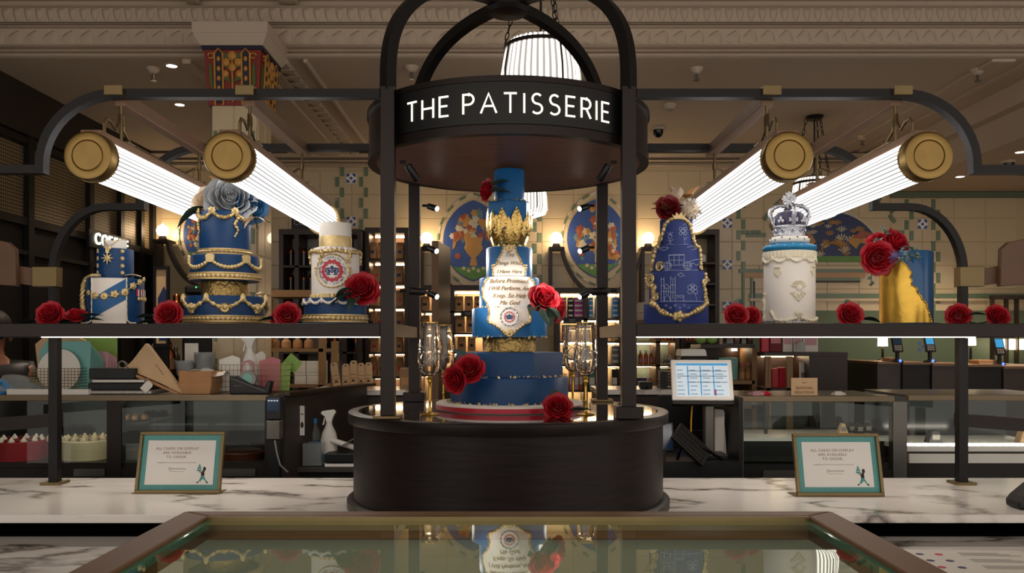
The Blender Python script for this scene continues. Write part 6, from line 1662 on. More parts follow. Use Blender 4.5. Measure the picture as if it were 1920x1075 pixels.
MB().box(-.05, .05, 0, .003, 0, .10).xf(RX(-.15)).build('clear_card', 'clear_plastic', pc); MB().box(-.05, .05, -.001, .04, 0, .002).build('foot', 'clear_plastic', pc)
cupc = thing('pastry_plate', 'plate of small pastries on the glass shelf of the case', 'pastries', (wx(258, 4.95), 4.93, wz(801, 4.6)+.004))
MB().lathe([(0, 0), (.09, 0), (.1, .008), (0, .004)], 30).build('plate', 'steel', cupc, smooth=True)
for k in range(7): MB().sphere((.055*math.cos(k), .055*math.sin(k), .02), .018, 10, 7).build('pastry', 'tan_wood', cupc, smooth=True)

# ------------------------------------------------------------------ clutter on top of the pastry case
TD = 4.78; TZ = wz(741, LD)
def on_top(px, name, label, cat, d=TD, rotz=0, rot=None, group=None): return thing(name, label, cat, (wx(px, d), d, TZ+.0005), rotz=rotz, rot=rot, group=group)
pxm = TD/FPX
def hh(row): return max(.002, wz(row, TD)-TZ)
tray = on_top(118, 'white_tray', 'shallow white tray under the round cake card', 'tray'); W_ = 148*pxm/2
MB().box(-W_, W_, -.16, .16, 0, .006).build('tray_floor', 'paper', tray)
for (a, b, c, d_) in ((-W_, W_, -.16, -.15), (-W_, W_, .15, .16), (-W_, -W_+.01, -.15, .15), (W_-.01, W_, -.15, .15)): MB().box(a, b, c, d_, .006, .03).build('tray_side', 'paper', tray)
disc = on_top(111, 'cake_card_disc', 'round white cake card leaning in the wire basket', 'cake card', TD-.02); disc.location.z += .007
MB().lathe([(0, 0), (.122, 0), (.122, .004), (0, .004)], 56).xf(RX(PI/2-.10)).xf(T(0, 0, .123)).build('card', 'paper', disc)
def wire_basket(t, w, d_, h, nx, nz, r=.0018, m='brass_dull'):
    for i in range(nx+1):
        x = -w/2+w*i/nx
        for y in (-d_/2, d_/2): MB().tube([(x, y, 0), (x, y, h)], r, 4).build('wire', m, t)
    for k in range(nz+1):
        z = h*k/nz; MB().tube([(-w/2, -d_/2, z), (w/2, -d_/2, z), (w/2, d_/2, z), (-w/2, d_/2, z)], r*1.2, 4, closed=True).build('wire', m, t)
    for y in (-d_/4, 0, d_/4): MB().tube([(-w/2, y, 0), (w/2, y, 0)], r, 4).build('wire', m, t)
wb = on_top(116, 'wire_basket', 'square mesh wire basket holding teal cards', 'basket'); wb.location.z += .007
wire_basket(wb, .27, .16, .135, 14, 8)
for i in range(9):
    t = on_top(126+i*5.5, 'teal_card', '%s teal card from the left in the fan of cards' % ORD[i], 'card', TD+.02+.012*i, group='fan of teal cards'); t.location.z += .012
    h = .285-.012*i
    MB().prism([(-.165+.012*i, 0), (.125-.006*i, 0), (.14-.008*i, h*.9), (.13-.008*i, h), (-.12, h), (-.16+.012*i, h*.8)], -.0015, .0015).build('sheet', 'teal_card' if i % 3 else 'teal_pale', t)
for i in range(4):
    t = on_top(188+i*5, 'pink_card', '%s pink card behind the teal cards' % ORD[i], 'card', TD+.14+.012*i, group='pink cards'); t.location.z += .05
    MB().prism([(-.05, 0), (.05, 0), (.05, .175-.01*i), (.04, .185-.01*i), (-.05, .19-.01*i)], -.001, .001).build('sheet', 'pink_card', t)
wc = on_top(118, 'pale_carton', 'pale carton lid poking up behind the teal cards', 'lid', TD+.18)
MB().prism([(-.13, 0), (.09, 0), (.14, .30), (.02, .355), (-.06, .36), (-.16, .28)], -.01, .01).build('lid_sheet', 'kraft_light', wc)
lime = on_top(184, 'lime_sheet', 'lime green display sheet behind the teal cards', 'sheet', TD+.24)
MB().box(-.115, .115, 0, .004, 0, .36).build('sheet', 'lime_card', lime); MB().box(-.1, .1, .004, .03, 0, .01).build('foot', 'clear_plastic', lime)
pb_ = on_top(30, 'plastic_box', 'clear plastic clamshell lid lying at the left end', 'box', TD-.05, rotz=.2)
MB().slab(lambda u, v: (-.06+.26*u, -.08+.16*v, .02+.09*math.sin(PI*(1-u)*.6)*math.sin(PI*v)**.4), 10, 8, lambda u, v: (-.06+.26*u, -.08+.16*v, .017+.09*math.sin(PI*(1-u)*.6)*math.sin(PI*v)**.4)).build('clamshell', 'clear_plastic', pb_, smooth=True)
MB().tube([(-.06, -.08, .018), (.2, -.08, .018), (.2, .08, .018), (-.06, .08, .018)], .004, 6, closed=True).build('lip', 'clear_plastic', pb_)
bl = on_top(4, 'blue_glove_bag', 'crumpled bright blue bag at the far left of the case', 'bag', TD-.08)
MB().lathe([(0, 0), (.05, .0), (.06, .03), (.035, .06), (.02, .085), (0, .08)], 20, mod=lambda a, j: 1+.22*math.sin(3*a+j)+.1*math.sin(7*a)).build('bag_body', 'cyan_pack', bl, smooth=True, ang=60)
MB().tube([(.0, -.05, .05), (.04, -.06, .07), (.06, -.04, .03)], .006, 6).build('bag_tie', 'cyan_pack', bl)
# folders and notebook
for i, (a, b, z0, z1, m, nm, lab) in enumerate(((182, 302, 0, .022, 'grey_pack', 'ring_notebook', 'ring-bound notebook at the bottom of the folder pile'), (186, 298, .024, .062, 'black', 'black_folder', 'lower black folder in the pile on the case'), (192, 290, .064, .084, 'grey_pack', 'grey_folder', 'grey folder between two black folders'), (188, 270, .086, .145, 'black', 'black_box_file', 'black box file on top of the folder pile'))):
    t = on_top((a+b)/2, nm, lab, 'folder'); w = (b-a)*pxm/2; t.location.z += z0
    MB().box(-w, w, -.13, .13, 0, z1-z0).build('cover', m, t, bevel=.004)
    MB().box(-w+.01, w-.004, -.132, .128, (z1-z0)*.25, (z1-z0)*.75).build('page_edge', 'black' if 'black' in nm else 'paper', t)
    if i == 0:
        for k in range(26): MB().ring([(.008, -.001), (.0095, -.001), (.0095, .001), (.008, .001)], 10).xf(T(-w+.015+k*(2*w-.03)/25, -.132, .011) @ RY(PI/2)).build('ring', 'steel', t)
tg_ = on_top(268, 'luggage_tag', 'small white tag hanging over the folders', 'tag', TD-.14, rot=(0, .75, 0)); tg_.location.z += .02
MB().prism([(-.022, 0), (.022, 0), (.022, .055), (.012, .065), (-.012, .065), (-.022, .055)], -.001, .001).build('tag_card', 'paper', tg_); MB().lathe([(0, -.002), (.006, -.002), (.006, -.001), (0, -.001)], 10).xf(RX(PI/2) @ T(0, .018, 0)).build('printed_mark', 'ink_dark', tg_)
for i, (px, z, r) in enumerate(((228, .158, .022), (258, .185, .030))):
    t = on_top(px, 'cord_coil', ('small', 'larger')[i]+' coil of rope handle on the folder pile', 'cord', TD+.02*i); t.location.z += z-.02 if i == 0 else .02
    MB().tube([(r*math.cos(q), .01*q/6, r*1.0+r*math.sin(q)) for q in [k*.4 for k in range(34)]], .004, 6).build('coil', 'kraft_light' if i else 'grey_pack', t, smooth=True)
    MB().box(-.015, .015, -.01, .02, -.004, .004).build('tie', 'black', t)
# tan folded paper bag leaning down to the right
kb = on_top(296, 'paper_carrier_bag', 'folded tan paper bag leaning across the folders', 'bag', TD-.06)
MB().prism([(-.17, .155), (-.135, .19), (-.062, .285), (-.045, .27), (.13, .035), (.165, .0), (.14, 0), (.02, .06), (-.12, .12)], -.02, .02).build('front_panel', 'kraft_light', kb, bevel=.003)
MB().prism([(-.17, .15), (-.13, .12), (.02, .055), (.14, .0), (.12, .0), (0, .05), (-.12, .10), (-.165, .13)], -.045, -.021).build('gusset', 'kraft', kb, bevel=.002)
scribble('printed_mark', kb, T(.02, -.0212, .135) @ RY(.95), .075, .006, 6, 'ink_brown', .0012, 4)
# spare white card, plastic cups, kraft food trays
wcd = on_top(359, 'white_card', 'white card standing behind the plastic tubs', 'card', TD+.15); MB().box(-.04, .04, 0, .003, 0, .285).build('sheet', 'paper', wcd); MB().box(-.02, .02, .003, .05, 0, .06).build('strut', 'paper', wcd)
cm_ = on_top(382, 'cream_card', 'cream card lying behind the plastic tubs', 'card', TD+.1); MB().box(-.06, .06, 0, .003, 0, .215).build('sheet', 'cake_cream', cm_); MB().box(-.02, .02, .003, .05, 0, .06).build('strut', 'paper', cm_)
for i in range(6):
    t = on_top(348 if i < 2 else 384, 'plastic_tub', '%s clear tub in the stack by the kraft trays' % ORD[i], 'tub', TD+.06, group='clear plastic tubs'); t.location.z += .10+.012*i
    MB().ring([(.048, 0), (.058, .07), (.061, .07), (.061, .073), (.0565, .073), (.0465, .002)], 28).build('tub_wall', 'clear_plastic', t, smooth=True, ang=40); MB().lathe([(0, 0), (.048, 0), (.048, .002), (0, .002)], 28).build('tub_floor', 'clear_plastic', t)
for i in range(7):
    t = on_top(377, 'kraft_tray', '%s kraft paper food tray from the bottom of the stack' % ORD[i], 'tray', TD-.02, group='stacked kraft food trays'); t.location.z += .012*i
    w0, w1, hh_ = .075, .092, .055
    vs = [(-w0, -w0, 0), (w0, -w0, 0), (w0, w0, 0), (-w0, w0, 0), (-w1, -w1, hh_), (w1, -w1, hh_), (w1, w1, hh_), (-w1, w1, hh_)]
    MB().add(vs, [(0, 3, 2, 1), (0, 1, 5, 4), (1, 2, 6, 5), (2, 3, 7, 6), (3, 0, 4, 7)]).build('tray_body', 'kraft', t, recalc=False)
    MB().tube([Vector(v) for v in vs[4:]], .0025, 5, closed=True).build('rim', 'kraft', t)
np_ = on_top(392, 'paper_napkin', 'white crumpled napkin on top of the kraft trays', 'napkin', TD-.03); np_.location.z += .128
MB().slab(lambda u, v: (-.10+.20*u, -.07+.14*v, .012*math.sin(7*u)+.012*math.cos(6*v+3*u)-.02*abs(2*u-1)), 14, 10, lambda u, v: (-.10+.20*u, -.07+.14*v, .0015+.012*math.sin(7*u)+.012*math.cos(6*v+3*u)-.02*abs(2*u-1))).build('tissue', 'white', np_, smooth=True); MB().box(-.03, .03, -.03, .03, -.012, -.006).build('fold', 'white', np_)
# tape dispenser
td = on_top(470, 'tape_dispenser', 'black tape dispenser with clear tape roll on the case', 'tape dispenser', TD-.06)
MB().prism([(-.11, 0), (.11, 0), (.125, .07), (.105, .075), (.09, .035), (.02, .05), (-.07, .10), (-.11, .10)], -.03, .03).build('body', 'black', td, bevel=.004)
MB().ring([(.030, -.012), (.048, -.012), (.048, .012), (.030, .012)], 28).xf(T(-.015, 0, .085) @ RX(PI/2)).build('tape_roll', 'grey_pack', td, smooth=True, ang=30)
MB().lathe([(0, -.014), (.03, -.014), (.03, .014), (0, .014)], 24).xf(T(-.015, 0, .085) @ RX(PI/2)).build('hub', 'teal_card', td, smooth=True, ang=30)
scribble('printed_mark', td, T(-.06, -.0312, .045), .05, .006, 6, 'grey_pack', .0008, 3); MB().tube([(-.105, -.031, .088), (.09, -.031, .015)], .0015, 4).build('edge_line', 'grey_pack', td)
# second wire basket with papers and spray bottle
w2 = on_top(476, 'wire_basket', 'long gold wire basket of papers behind the tape dispenser', 'basket', TD+.13); wire_basket(w2, .42, .16, .16, 18, 5, .0016)
for i, (px, h, m, w, tl, nm) in enumerate(((430, .21, 'white', .06, .15, 'white'), (462, .185, 'pink_card', .05, -.1, 'dusky pink'), (505, .20, 'pink_pack', .06, .2, 'rose pink'), (530, .17, 'lime_card', .04, .3, 'pale green'), (487, .235, 'paper', .04, -.2, 'grey white'))):
    t = on_top(px, 'paper_sheet', '%s sheet standing in the long wire basket' % nm, 'paper', TD+.10+.015*i); t.location.z += .004
    MB().prism([(-w, 0), (w, 0), (w+.03*tl, h*.92), (w*.3, h), (-w, h*.88)], -.001, .001).build('sheet', m, t); MB().prism([(-w*.8, 0), (w*.6, 0), (w*.5, h*.8), (-w*.7, h*.84)], .003, .005).build('second_sheet', m, t)
def spray_bottle(t, s=1.0, liquid='white'):
    MB().lathe([(0, 0), (.034*s, 0), (.036*s, .006*s), (.036*s, .10*s), (.030*s, .13*s), (.014*s, .165*s), (.013*s, .18*s), (0, .18*s)], 24).build('bottle_body', liquid, t, smooth=True, ang=50)
    MB().prism([(-.034*s, .215*s), (-.030*s, .225*s), (.02*s, .232*s), (.03*s, .222*s), (.018*s, .20*s), (.013*s, .18*s), (-.011*s, .18*s), (-.014*s, .20*s)], -.011*s, .011*s).build('spray_head', 'white', t, bevel=.003)
    MB().prism([(-.020*s, .20*s), (-.014*s, .20*s), (-.022*s, .165*s), (-.028*s, .165*s)], -.004*s, .004*s).build('trigger', 'white', t)
sb = on_top(468, 'spray_bottle', 'white spray bottle standing in the long wire basket', 'bottle', TD+.16); sb.location.z += .004
spray_bottle(sb, 1.42)
lm = on_top(545, 'lime_note', 'lime green note card by the white cartons', 'card', TD+.2, rot=(0, .5, 0)); lm.location.z += .16
MB().prism([(-.05, -.03), (.045, -.04), (.06, .04), (-.03, .06)], -.001, .001).build('sheet', 'lime_card', lm); MB().box(-.004, .004, .001, .004, -.16, .02).build('stick', 'kraft', lm)
# till printer column at the right end of the case
tl = thing('weighing_scale', 'black scale head on a steel post at the case end', 'scale', (wx(512, 4.5), 4.5, 0))
x0, x1, z0, z1 = rect(498, 527, 743, 788, 4.5); MB().box(x0, x1, 4.5, 4.55, z0, z1).build('head', 'black', tl, world=True, bevel=.006)
MB().box(x0+.008, x1-.008, 4.496, 4.4995, z0+.05, z1-.012).build('display', 'screen_dark', tl, world=True)
for k in range(4): MB().box(x0+.014+k*.015, x0+.024+k*.015, 4.494, 4.4962, z1-.028, z1-.022).build('lit_mark', 'screen_white', tl, world=True)
x0, x1, z0, z1 = rect(497, 524, 789, 826, 4.5); MB().box(x0, x1, 4.51, 4.58, z0, z1).build('steel_box', 'steel', tl, world=True, bevel=.006)
MB().box(x0+.01, x1-.01, 4.53, 4.58, .0, z0-.001).build('column', 'black', tl, world=True)
MB().tube([P(515, 826, 4.49), P(519, 850, 4.48), P(525, 872, 4.48), P(540, 886, 4.5)], .005, 6).build('cable', 'grey_pack', tl, world=True, smooth=True)
# dark side cabinet with sticker, bottles on its shelf
sc_ = thing('side_cabinet', 'dark cabinet side panel with bottle shelf beside the plinth', 'cabinet', (wx(600, 5.2), 5.2, 0))
x0 = wx(528, 4.62)
MB().prism([(x0, 4.62), (x0+.02, 4.62), (x0+.30, 5.65), (x0+.28, 5.65)], 0, wz(742, 4.62), 'xy').build('side_panel', mat('brown_panel', '3a322d', .4, 0, .1, 4), sc_, world=True)
MB().prism([(x0-.01, 4.60), (x0+.05, 4.60), (x0+.36, 5.65), (x0+.25, 5.65)], wz(742, 4.62), wz(736, 4.62), 'xy').build('cap_board', 'dark_wood', sc_, world=True)
zs = wz(876, 4.75)
MB().box(wx(540, 4.75), wx(720, 4.75), 4.75, 5.6, zs-.03, zs).build('shelf', 'steel', sc_, world=True); MB().box(wx(540, 4.75)+.01, wx(720, 4.75), 4.78, 5.6, 0, zs-.031).build('lower_panel', 'bronze_black', sc_, world=True)
stk = thing('label_strip', 'tall white label strip on the dark side panel', 'label', (x0+.075, 4.78, wz(816, 4.8)))
MB().box(-.014, .014, -.004, -.001, 0, .17).build('strip', 'paper', stk); MB().sphere((0, -.004, .06), .009, 10, 8, (1, .2, 2.0)).build('printed_oval', 'ink_dark', stk); MB().box(-.008, .008, -.0048, -.0038, .12, .125).build('printed_line', 'ink_dark', stk)
wbt = thing('water_bottle', 'clear water bottle with blue cap beside the plinth', 'bottle', (wx(590, 4.95), 4.95, zs+.0005))
MB().lathe([(0, 0), (.034, 0), (.036, .01), (.036, .15), (.030, .185), (.014, .215), (.013, .23), (0, .23)], 24, mod=lambda a, j: 1).build('bottle_body', 'clear_plastic', wbt, smooth=True, ang=50)
MB().lathe([(0, .23), (.016, .23), (.016, .258), (0, .26)], 18).build('cap', 'cyan_pack', wbt, smooth=True, ang=40); MB().ring([(.0362, .07), (.037, .07), (.037, .13), (.0362, .13)], 24).build('label', 'screen_dark', wbt)
sp2 = thing('spray_bottle', 'white spray bottle with teal liquid beside the plinth', 'bottle', (wx(617, 4.9), 4.9, zs+.0005)); spray_bottle(sp2, 1.36, 'paper')
MB().ring([(.0495, .01), (.0505, .01), (.0505, .06), (.0495, .06)], 24).build('teal_liquid', 'teal_stripe', sp2)
abx = thing('acrylic_box', 'empty clear acrylic box in front of the water bottle', 'box', (wx(589, 4.82), 4.82, zs+.0005))
for (a, b, c, d_) in ((-.055, .055, -.05, -.047), (-.055, .055, .047, .05), (-.055, -.052, -.047, .047), (.052, .055, -.047, .047)): MB().box(a, b, c, d_, 0, .13).build('side', 'clear_plastic', abx)
MB().box(-.055, .055, -.05, .05, 0, .003).build('floor', 'clear_plastic', abx)
for i, (z, a, tl_) in enumerate(((.035, 'black', 0), (.075, 'paper', .22))):
    t = thing('document_pile', ('black document tray with papers left of the plinth', 'white rolled papers on the document tray')[i], 'documents', (wx(648, 4.86), 4.86, zs+.0005+(0 if i == 0 else .085)))
    if i == 0:
        MB().box(-.10, .16, -.10, .12, .0, .015).build('tray', 'white', t); MB().box(-.10, .16, -.10, .12, .02, .075).build('tray_body', 'black', t, bevel=.006)
    else:
        MB().lathe([(0, -.11), (.016, -.11), (.018, .11), (0, .11)], 16).xf(T(.02, 0, .022) @ RY(PI/2+.3)).build('roll', 'paper', t, smooth=True, ang=40); MB().box(.0, .14, -.05, .06, .03, .034).xf(RY(-.5)).build('loose_sheet', 'grey_pack', t)

# ------------------------------------------------------------------ till area right of the plinth
PD = 4.45
pos = thing('till_screen', 'tilted white-framed touch screen till right of the plinth', 'till', (wx(1335, PD), PD+.05, wz(862, PD)))
def pw(px, row, d=PD): return P(px, row, d)
# screen as a tilted slab: top edge further back
sw, sh_ = .325, .235
Ms = T(wx(1318, PD), PD, wz(752, PD)) @ RZ(-.10) @ RX(-.42)
def pput(nm, mb, m, **kw): return mb.xf(Ms).build(nm, m, pos, world=True, **kw)
pput('bezel', MB().box(-sw/2, sw/2, -.012, .018, 0, sh_), 'white', bevel=.006)
pput('chin', MB().box(-sw/2, sw/2, -.006, .03, -.022, -.001), 'steel_dark', bevel=.004)
pput('display', MB().box(-sw/2+.025, sw/2-.022, -.0135, -.0121, .022, sh_-.022), 'screen_white')
pput('title_bar', MB().box(-sw/2+.026, sw/2-.023, -.0142, -.0136, sh_-.036, sh_-.024), 'screen_blue')
for k in range(3): pput('blue_column', MB().box(-sw/2+.085+k*.068, -sw/2+.091+k*.068, -.0142, -.0136, .026, sh_-.04), 'screen_blue')
for k, z in enumerate((.10, .135, .165)): pput('grid_line', MB().box(-sw/2+.03+(.055 if k != 1 else 0), sw/2-.03, -.0146, -.0143, z, z+.003), 'ink_navy')
rnd = random.Random(6)
for k in range(4):
    for j in range(7):
        x = -sw/2+.030+k*.068; z = .03+j*.023
        pput('menu_line', MB().box(x, x+rnd.uniform(.02, .045), -.0142, -.0136, z, z+.006), 'screen_light')
pput('red_key', MB().box(-sw/2+.226, -sw/2+.234, -.0147, -.0143, .026, .06), 'ink_red')
MB().box(wx(1326, PD), wx(1346, PD), PD+.06, PD+.11, wz(852, PD), wz(738, PD)).build('stand_post', 'steel', pos, world=True, bevel=.008)
MB().box(wx(1300, PD), wx(1366, PD), PD+.0, PD+.16, wz(862, PD), wz(853, PD)).build('stand_base', 'black', pos, world=True, bevel=.004)
zlow = wz(862, PD)
ck_ = thing('till_counter', 'black recessed till cabinet right of the plinth', 'cabinet', (wx(1318, PD), 4.9, 0))
MB().box(wx(1235, PD), wx(1384, PD), PD-.08, PD+.75, 0, zlow-.0005).build('cabinet_body', 'black', ck_, world=True)
MB().box(wx(1235, 5.2), 1.285, PD+.75, PD+.78, zlow, wz(742, 5.2)).build('cabinet_back', 'black', ck_, world=True)
MB().box(wx(1379, PD), wx(1384, PD)+.01, PD-.06, PD+.75, zlow, wz(745, PD)).build('cabinet_side', 'bronze_black', ck_, world=True)
m2_ = thing('second_monitor', 'dark tilted monitor half hidden behind the plinth', 'monitor', (wx(1252, 4.35), 4.4, zlow+.0005))
MB().box(-.17, .05, -.01, .012, .05, .205).xf(RX(-.35)).build('housing', 'black', m2_, bevel=.004); MB().box(-.15, .04, -.0115, -.0095, .06, .195).xf(RX(-.35)).build('display', 'screen_dark', m2_); MB().box(-.05, .0, .0, .06, 0, .06).build('foot', 'black', m2_)
kbd = thing('keyboard', 'black keyboard propped up on its edge by the till post', 'keyboard', (wx(1300, 4.4), 4.36, zlow+.0005))
Mk = T(-.02, 0, .09) @ RY(.75)
MB().box(-.11, .11, -.06, .06, -.008, .008).xf(Mk @ RX(.9)).build('base', 'black', kbd, bevel=.003)
for i in range(10):
    for j in range(4): MB().box(-.10+.02*i, -.084+.02*i, -.05+.026*j, -.03+.026*j, .008, .011).xf(Mk @ RX(.9)).build('key', 'steel_dark', kbd)
bk_ = thing('till_bracket', 'tangle of black cable under the till keyboard', 'cable', (wx(1310, 4.42), 4.42, zlow+.0005))
MB().tube([(-.12, -.03, .005), (-.1, -.03, .07), (-.04, -.05, .085), (.05, -.04, .05), (.12, -.02, .005)], .008, 8).build('cable', 'black_gloss', bk_, smooth=True); MB().tube([(-.02, .1, .05), (-.018, .1, .2), (-.01, .1, .32)], .004, 6).build('yellow_cable', 'yellow_pack', bk_, smooth=True)
for i, (px, h, tl_) in enumerate(((1338, .24, .05), (1346, .25, -.02), (1352, .19, -.10))):
    t = thing('paper_folder', '%s white paper folder standing behind the till post' % ORD[i], 'papers', (wx(px, 4.62), 4.60+.03*i, zlow+.0005), group='white folders behind the till')
    MB().prism([(-.05, 0), (.05, 0), (.04+tl_*.3, h), (-.03+tl_*.3, h*1.03)], -.004, .004).build('cover', 'grey_pack' if i == 2 else 'paper', t); MB().prism([(-.04, 0), (.045, 0), (.035+tl_*.3, h*.95), (-.03+tl_*.3, h*.96)], .005, .009).build('inner_sheet', 'paper', t)
ledb = thing('network_box', 'small black box with a blue light under the till', 'device', (wx(1290, 5.0), 5.0, zlow+.0005)); MB().box(-.1, .1, -.04, .04, 0, .10).build('case_body', 'black', ledb, bevel=.003); MB().lathe([(0, 0), (.005, 0), (.005, .002), (0, .002)], 10).xf(T(-.055, -.041, .075) @ RX(PI/2)).build('blue_light', 'led_blue', ledb)
# label printer with a pale lid
lp = thing('label_printer', 'black label printer with white rounded lid behind the till screen', 'printer', (wx(1300, 5.75), 5.82, wz(731, 5.7)+.001))
x0, x1, z0, z1 = rect(1276, 1326, 656, 731, 5.75); w = (x1-x0)/2; h = z1-z0
MB().box(-w*.95, w*.95, -.08, .08, 0, h*.82).build('body', 'black', lp, bevel=.012); MB().box(-w*.6, w*.5, -.083, -.079, h*.35, h*.6).build('paper_slot', 'steel_dark', lp)
MB().prism([(-w, h*.82), (w, h*.82), (w*.92, h*.97), (w*.8, h), (-w*.85, h), (-w*.95, h*.97)], -.085, .085).build('lid', 'white', lp, bevel=.008)
bb = thing('black_wire_basket', 'black wire basket of small jars left of the label printer', 'basket', (wx(1262, 5.75), 5.85, wz(731, 5.7)+.001)); wire_basket(bb, .16, .12, .13, 9, 6, .002, 'black')
MB().box(-.078, -.03, -.058, .058, .002, .12).build('liner', 'black', bb)
ph2 = thing('card_terminal', 'small black card terminal on the right worktop by the post', 'card terminal', (wx(1213, 5.75), 5.8, wz(731, 5.7)+.001)); MB().prism([(-.04, 0), (.04, 0), (.045, .05), (-.05, .05)], -.05, .05).build('body', 'black', ph2, bevel=.006); MB().tube([(0, -.05, .02), (.0, -.09, .0)], .004, 6).build('cable', 'black', ph2)

# dark display niche with teal box and pink bottles
nd = 6.8
niche = thing('display_niche', 'dark wooden display niche behind the till screen', 'shelving', (wx(1370, nd), nd+.2, 0))
x0, x1 = wx(1314, nd), wx(1415, nd)
MB().box(x0, x1, nd+.36, nd+.38, 0, wz(646, nd)).build('back_panel', 'dark_wood', niche, world=True)
for r in (646, 714, 760): MB().box(x0, x1, nd, nd+.36, wz(r, nd)-.03, wz(r, nd)).build('shelf_board', 'dark_wood' if r == 646 else 'tan_wood', niche, world=True)
for px in (1314, 1415): MB().box(wx(px, nd)-.02, wx(px, nd)+.02, nd, nd+.36, 0, wz(646, nd)-.031).build('upright', 'tan_wood' if px > 1400 else 'dark_wood', niche, world=True)
MB().box(x1-.1, x1-.06, nd+.3, nd+.33, wz(652, nd)-.03, wz(652, nd)-.01).build('light_strip', 'shelf_light', niche, world=True)
pbox('hamper_box', 'pale teal gift box with red print in the display niche', 'box', 1348, 1384, 672, 713.5, nd+.1, .18, 'teal_card', trim='teal_pale', rotz=.0)
for i, px in enumerate((1391, 1403)): bottle(('left', 'right')[i]+' pink-topped bottle in the display niche', px, 680, 713.5, nd+.07, 11, 'tan_wood', 'pink_pack', 'kraft', group='pink-topped bottles')
for i, px in enumerate((1334, 1342)): bottle(('left', 'right')[i]+' small teal-capped bottle in the display niche', px, 678, 713.5, nd+.07, 6, 'paper', 'cyan_pack', 'paper', group='teal-capped bottles')
for i, px in enumerate((1322, 1343)):
    t = thing('green_globe', ('left', 'right')[i]+' lime green ball ornament on the display niche', 'ornament', (wx(px, nd), nd+.15, wz(646, nd)+.045)); MB().sphere((0, 0, 0), .045, 20, 14).build('ball', 'lime_card', t, smooth=True); MB().lathe([(0, .043), (.008, .043), (.008, .055), (0, .056)], 10).build('stalk', 'brass_dull', t)
for i, (a, b, m) in enumerate(((1362, 1376, 'bottle_dark'), (1377, 1388, 'choc'), (1390, 1400, 'bottle_dark'), (1402, 1412, 'choc'))): pbox('dark_box', '%s dark box from the left on top of the display niche' % ORD[i], 'box', a, b, 615, 645.5, nd+.1, .12, m, 'dark boxes on the niche', trim='ink_brown')
# tall pale bags and red sheet on a stand further right
n2d = 6.6
st2 = thing('wooden_display_stand', 'dark wooden display stand with lit shelves right of the niche', 'shelving', (wx(1490, n2d), n2d+.2, 0))
for (a, b, r) in ((1434, 1590, 661), (1436, 1500, 728), (1440, 1475, 722)): MB().box(wx(a, n2d), wx(b, n2d), n2d, n2d+.4, wz(r, n2d)-.03, wz(r, n2d)).build('shelf_board', 'dark_wood', st2, world=True) if r != 722 else None
MB().box(wx(1518, n2d), wx(1590, n2d), n2d+.01, n2d+.4, 0, wz(661, n2d)-.031).build('cabinet_end', 'dark_wood', st2, world=True)
MB().box(wx(1436, n2d), wx(1518, n2d), n2d+.38, n2d+.4, 0, wz(661, n2d)-.031).build('back_panel', 'dark_wood', st2, world=True)
for px in (1438, 1443, 1478, 1484): MB().box(wx(px, n2d)-.012, wx(px, n2d)+.012, n2d, n2d+.03, 0, wz(661, n2d)-.031).build('upright', 'tan_wood', st2, world=True)
MB().box(wx(1450, n2d), wx(1512, n2d), n2d+.3, n2d+.32, wz(664, n2d)-.03, wz(664, n2d)-.02).build('light_strip', 'shelf_light', st2, world=True)
pbox('red_box', 'left glossy red box on the lit display stand', 'box', 1448, 1460, 692, 727, n2d+.08, .08, 'red_pack', trim='red_pack'); pbox('red_box', 'right glossy red box on the lit display stand', 'box', 1461, 1475, 690, 727, n2d+.1, .08, 'red_pack', trim='red_pack')
pbox('white_display_card', 'small white display card on the lit stand', 'card', 1500, 1517, 680, 727, n2d+.12, .02, 'white', trim='grey_pack')
pbox('red_gift_box', 'tall red gift box standing on top of the display stand', 'box', 1428, 1442, 600, 660.5, n2d+.1, .06, 'red_pack', trim='red_pack'); pbox('red_bag', 'dark red patterned gift bag on top of the display stand', 'bag', 1443, 1466, 596, 660.5, n2d+.12, .08, 'rose_deep', trim='pink_pack')
for i, (a, b) in enumerate(((1468, 1486), (1488, 1504), (1506, 1534))): pbox('pale_bag', '%s pale patterned gift bag on the display stand' % ORD[i], 'bag', a, b, 602+4*i, 660.5, n2d+.12, .1, 'paper', 'pale gift bags', trim='pink_card')
gcloche = thing('glass_cloche', 'small glass dome on top of the display stand', 'cloche', (wx(1506, n2d), n2d+.06, wz(661, n2d)+.0005)); MB().lathe([(.035, 0), (.035, .05), (.028, .075), (.01, .09), (0, .09)], 20).build('dome', 'clear_plastic', gcloche, smooth=True); MB().sphere((0, 0, .097), .007, 8, 6).build('knob', 'clear_plastic', gcloche)

# ------------------------------------------------------------------ right glass cases
g2 = glass_case(1384, 1676, 743, 4.7, .55, 'steel-framed glass counter case at the right', ((1384, 1394), (1674, 1700)), 872, 896, frame='steel', deck_m='black')
[o for o in g2.children if o.name.startswith('back_pane')][0].data.materials[0] = MATS['pane']
MB().box(wx(1395, 4.7), wx(1672, 4.7), 4.76, 5.2, wz(821, 4.76)-.02, wz(821, 4.76)).build('marble_shelf', 'marble', g2, world=True); MB().box(wx(1460, 4.7), wx(1465, 4.7), 4.95, 4.97, wz(821, 4.76), wz(744, 4.7)-.02).build('inner_post', 'steel_dark', g2, world=True)
MB().box(wx(1397, 4.7), wx(1670, 4.7), 4.78, 5.15, wz(870, 4.7), wz(824, 4.7)-.02).build('dark_drawer', 'black', g2, world=True)
MB().box(wx(1430, 4.7), wx(1490, 4.7), 4.69, 4.699, wz(896, 4.7), wz(882, 4.7)).build('vent_panel', 'steel', g2, world=True)
sea = thing('seasonal_sign', 'cream SEASONAL REDUCTIONS sign standing on the right glass case', 'sign', (wx(1508, 4.75), 4.75, wz(743, 4.7)+.0005))
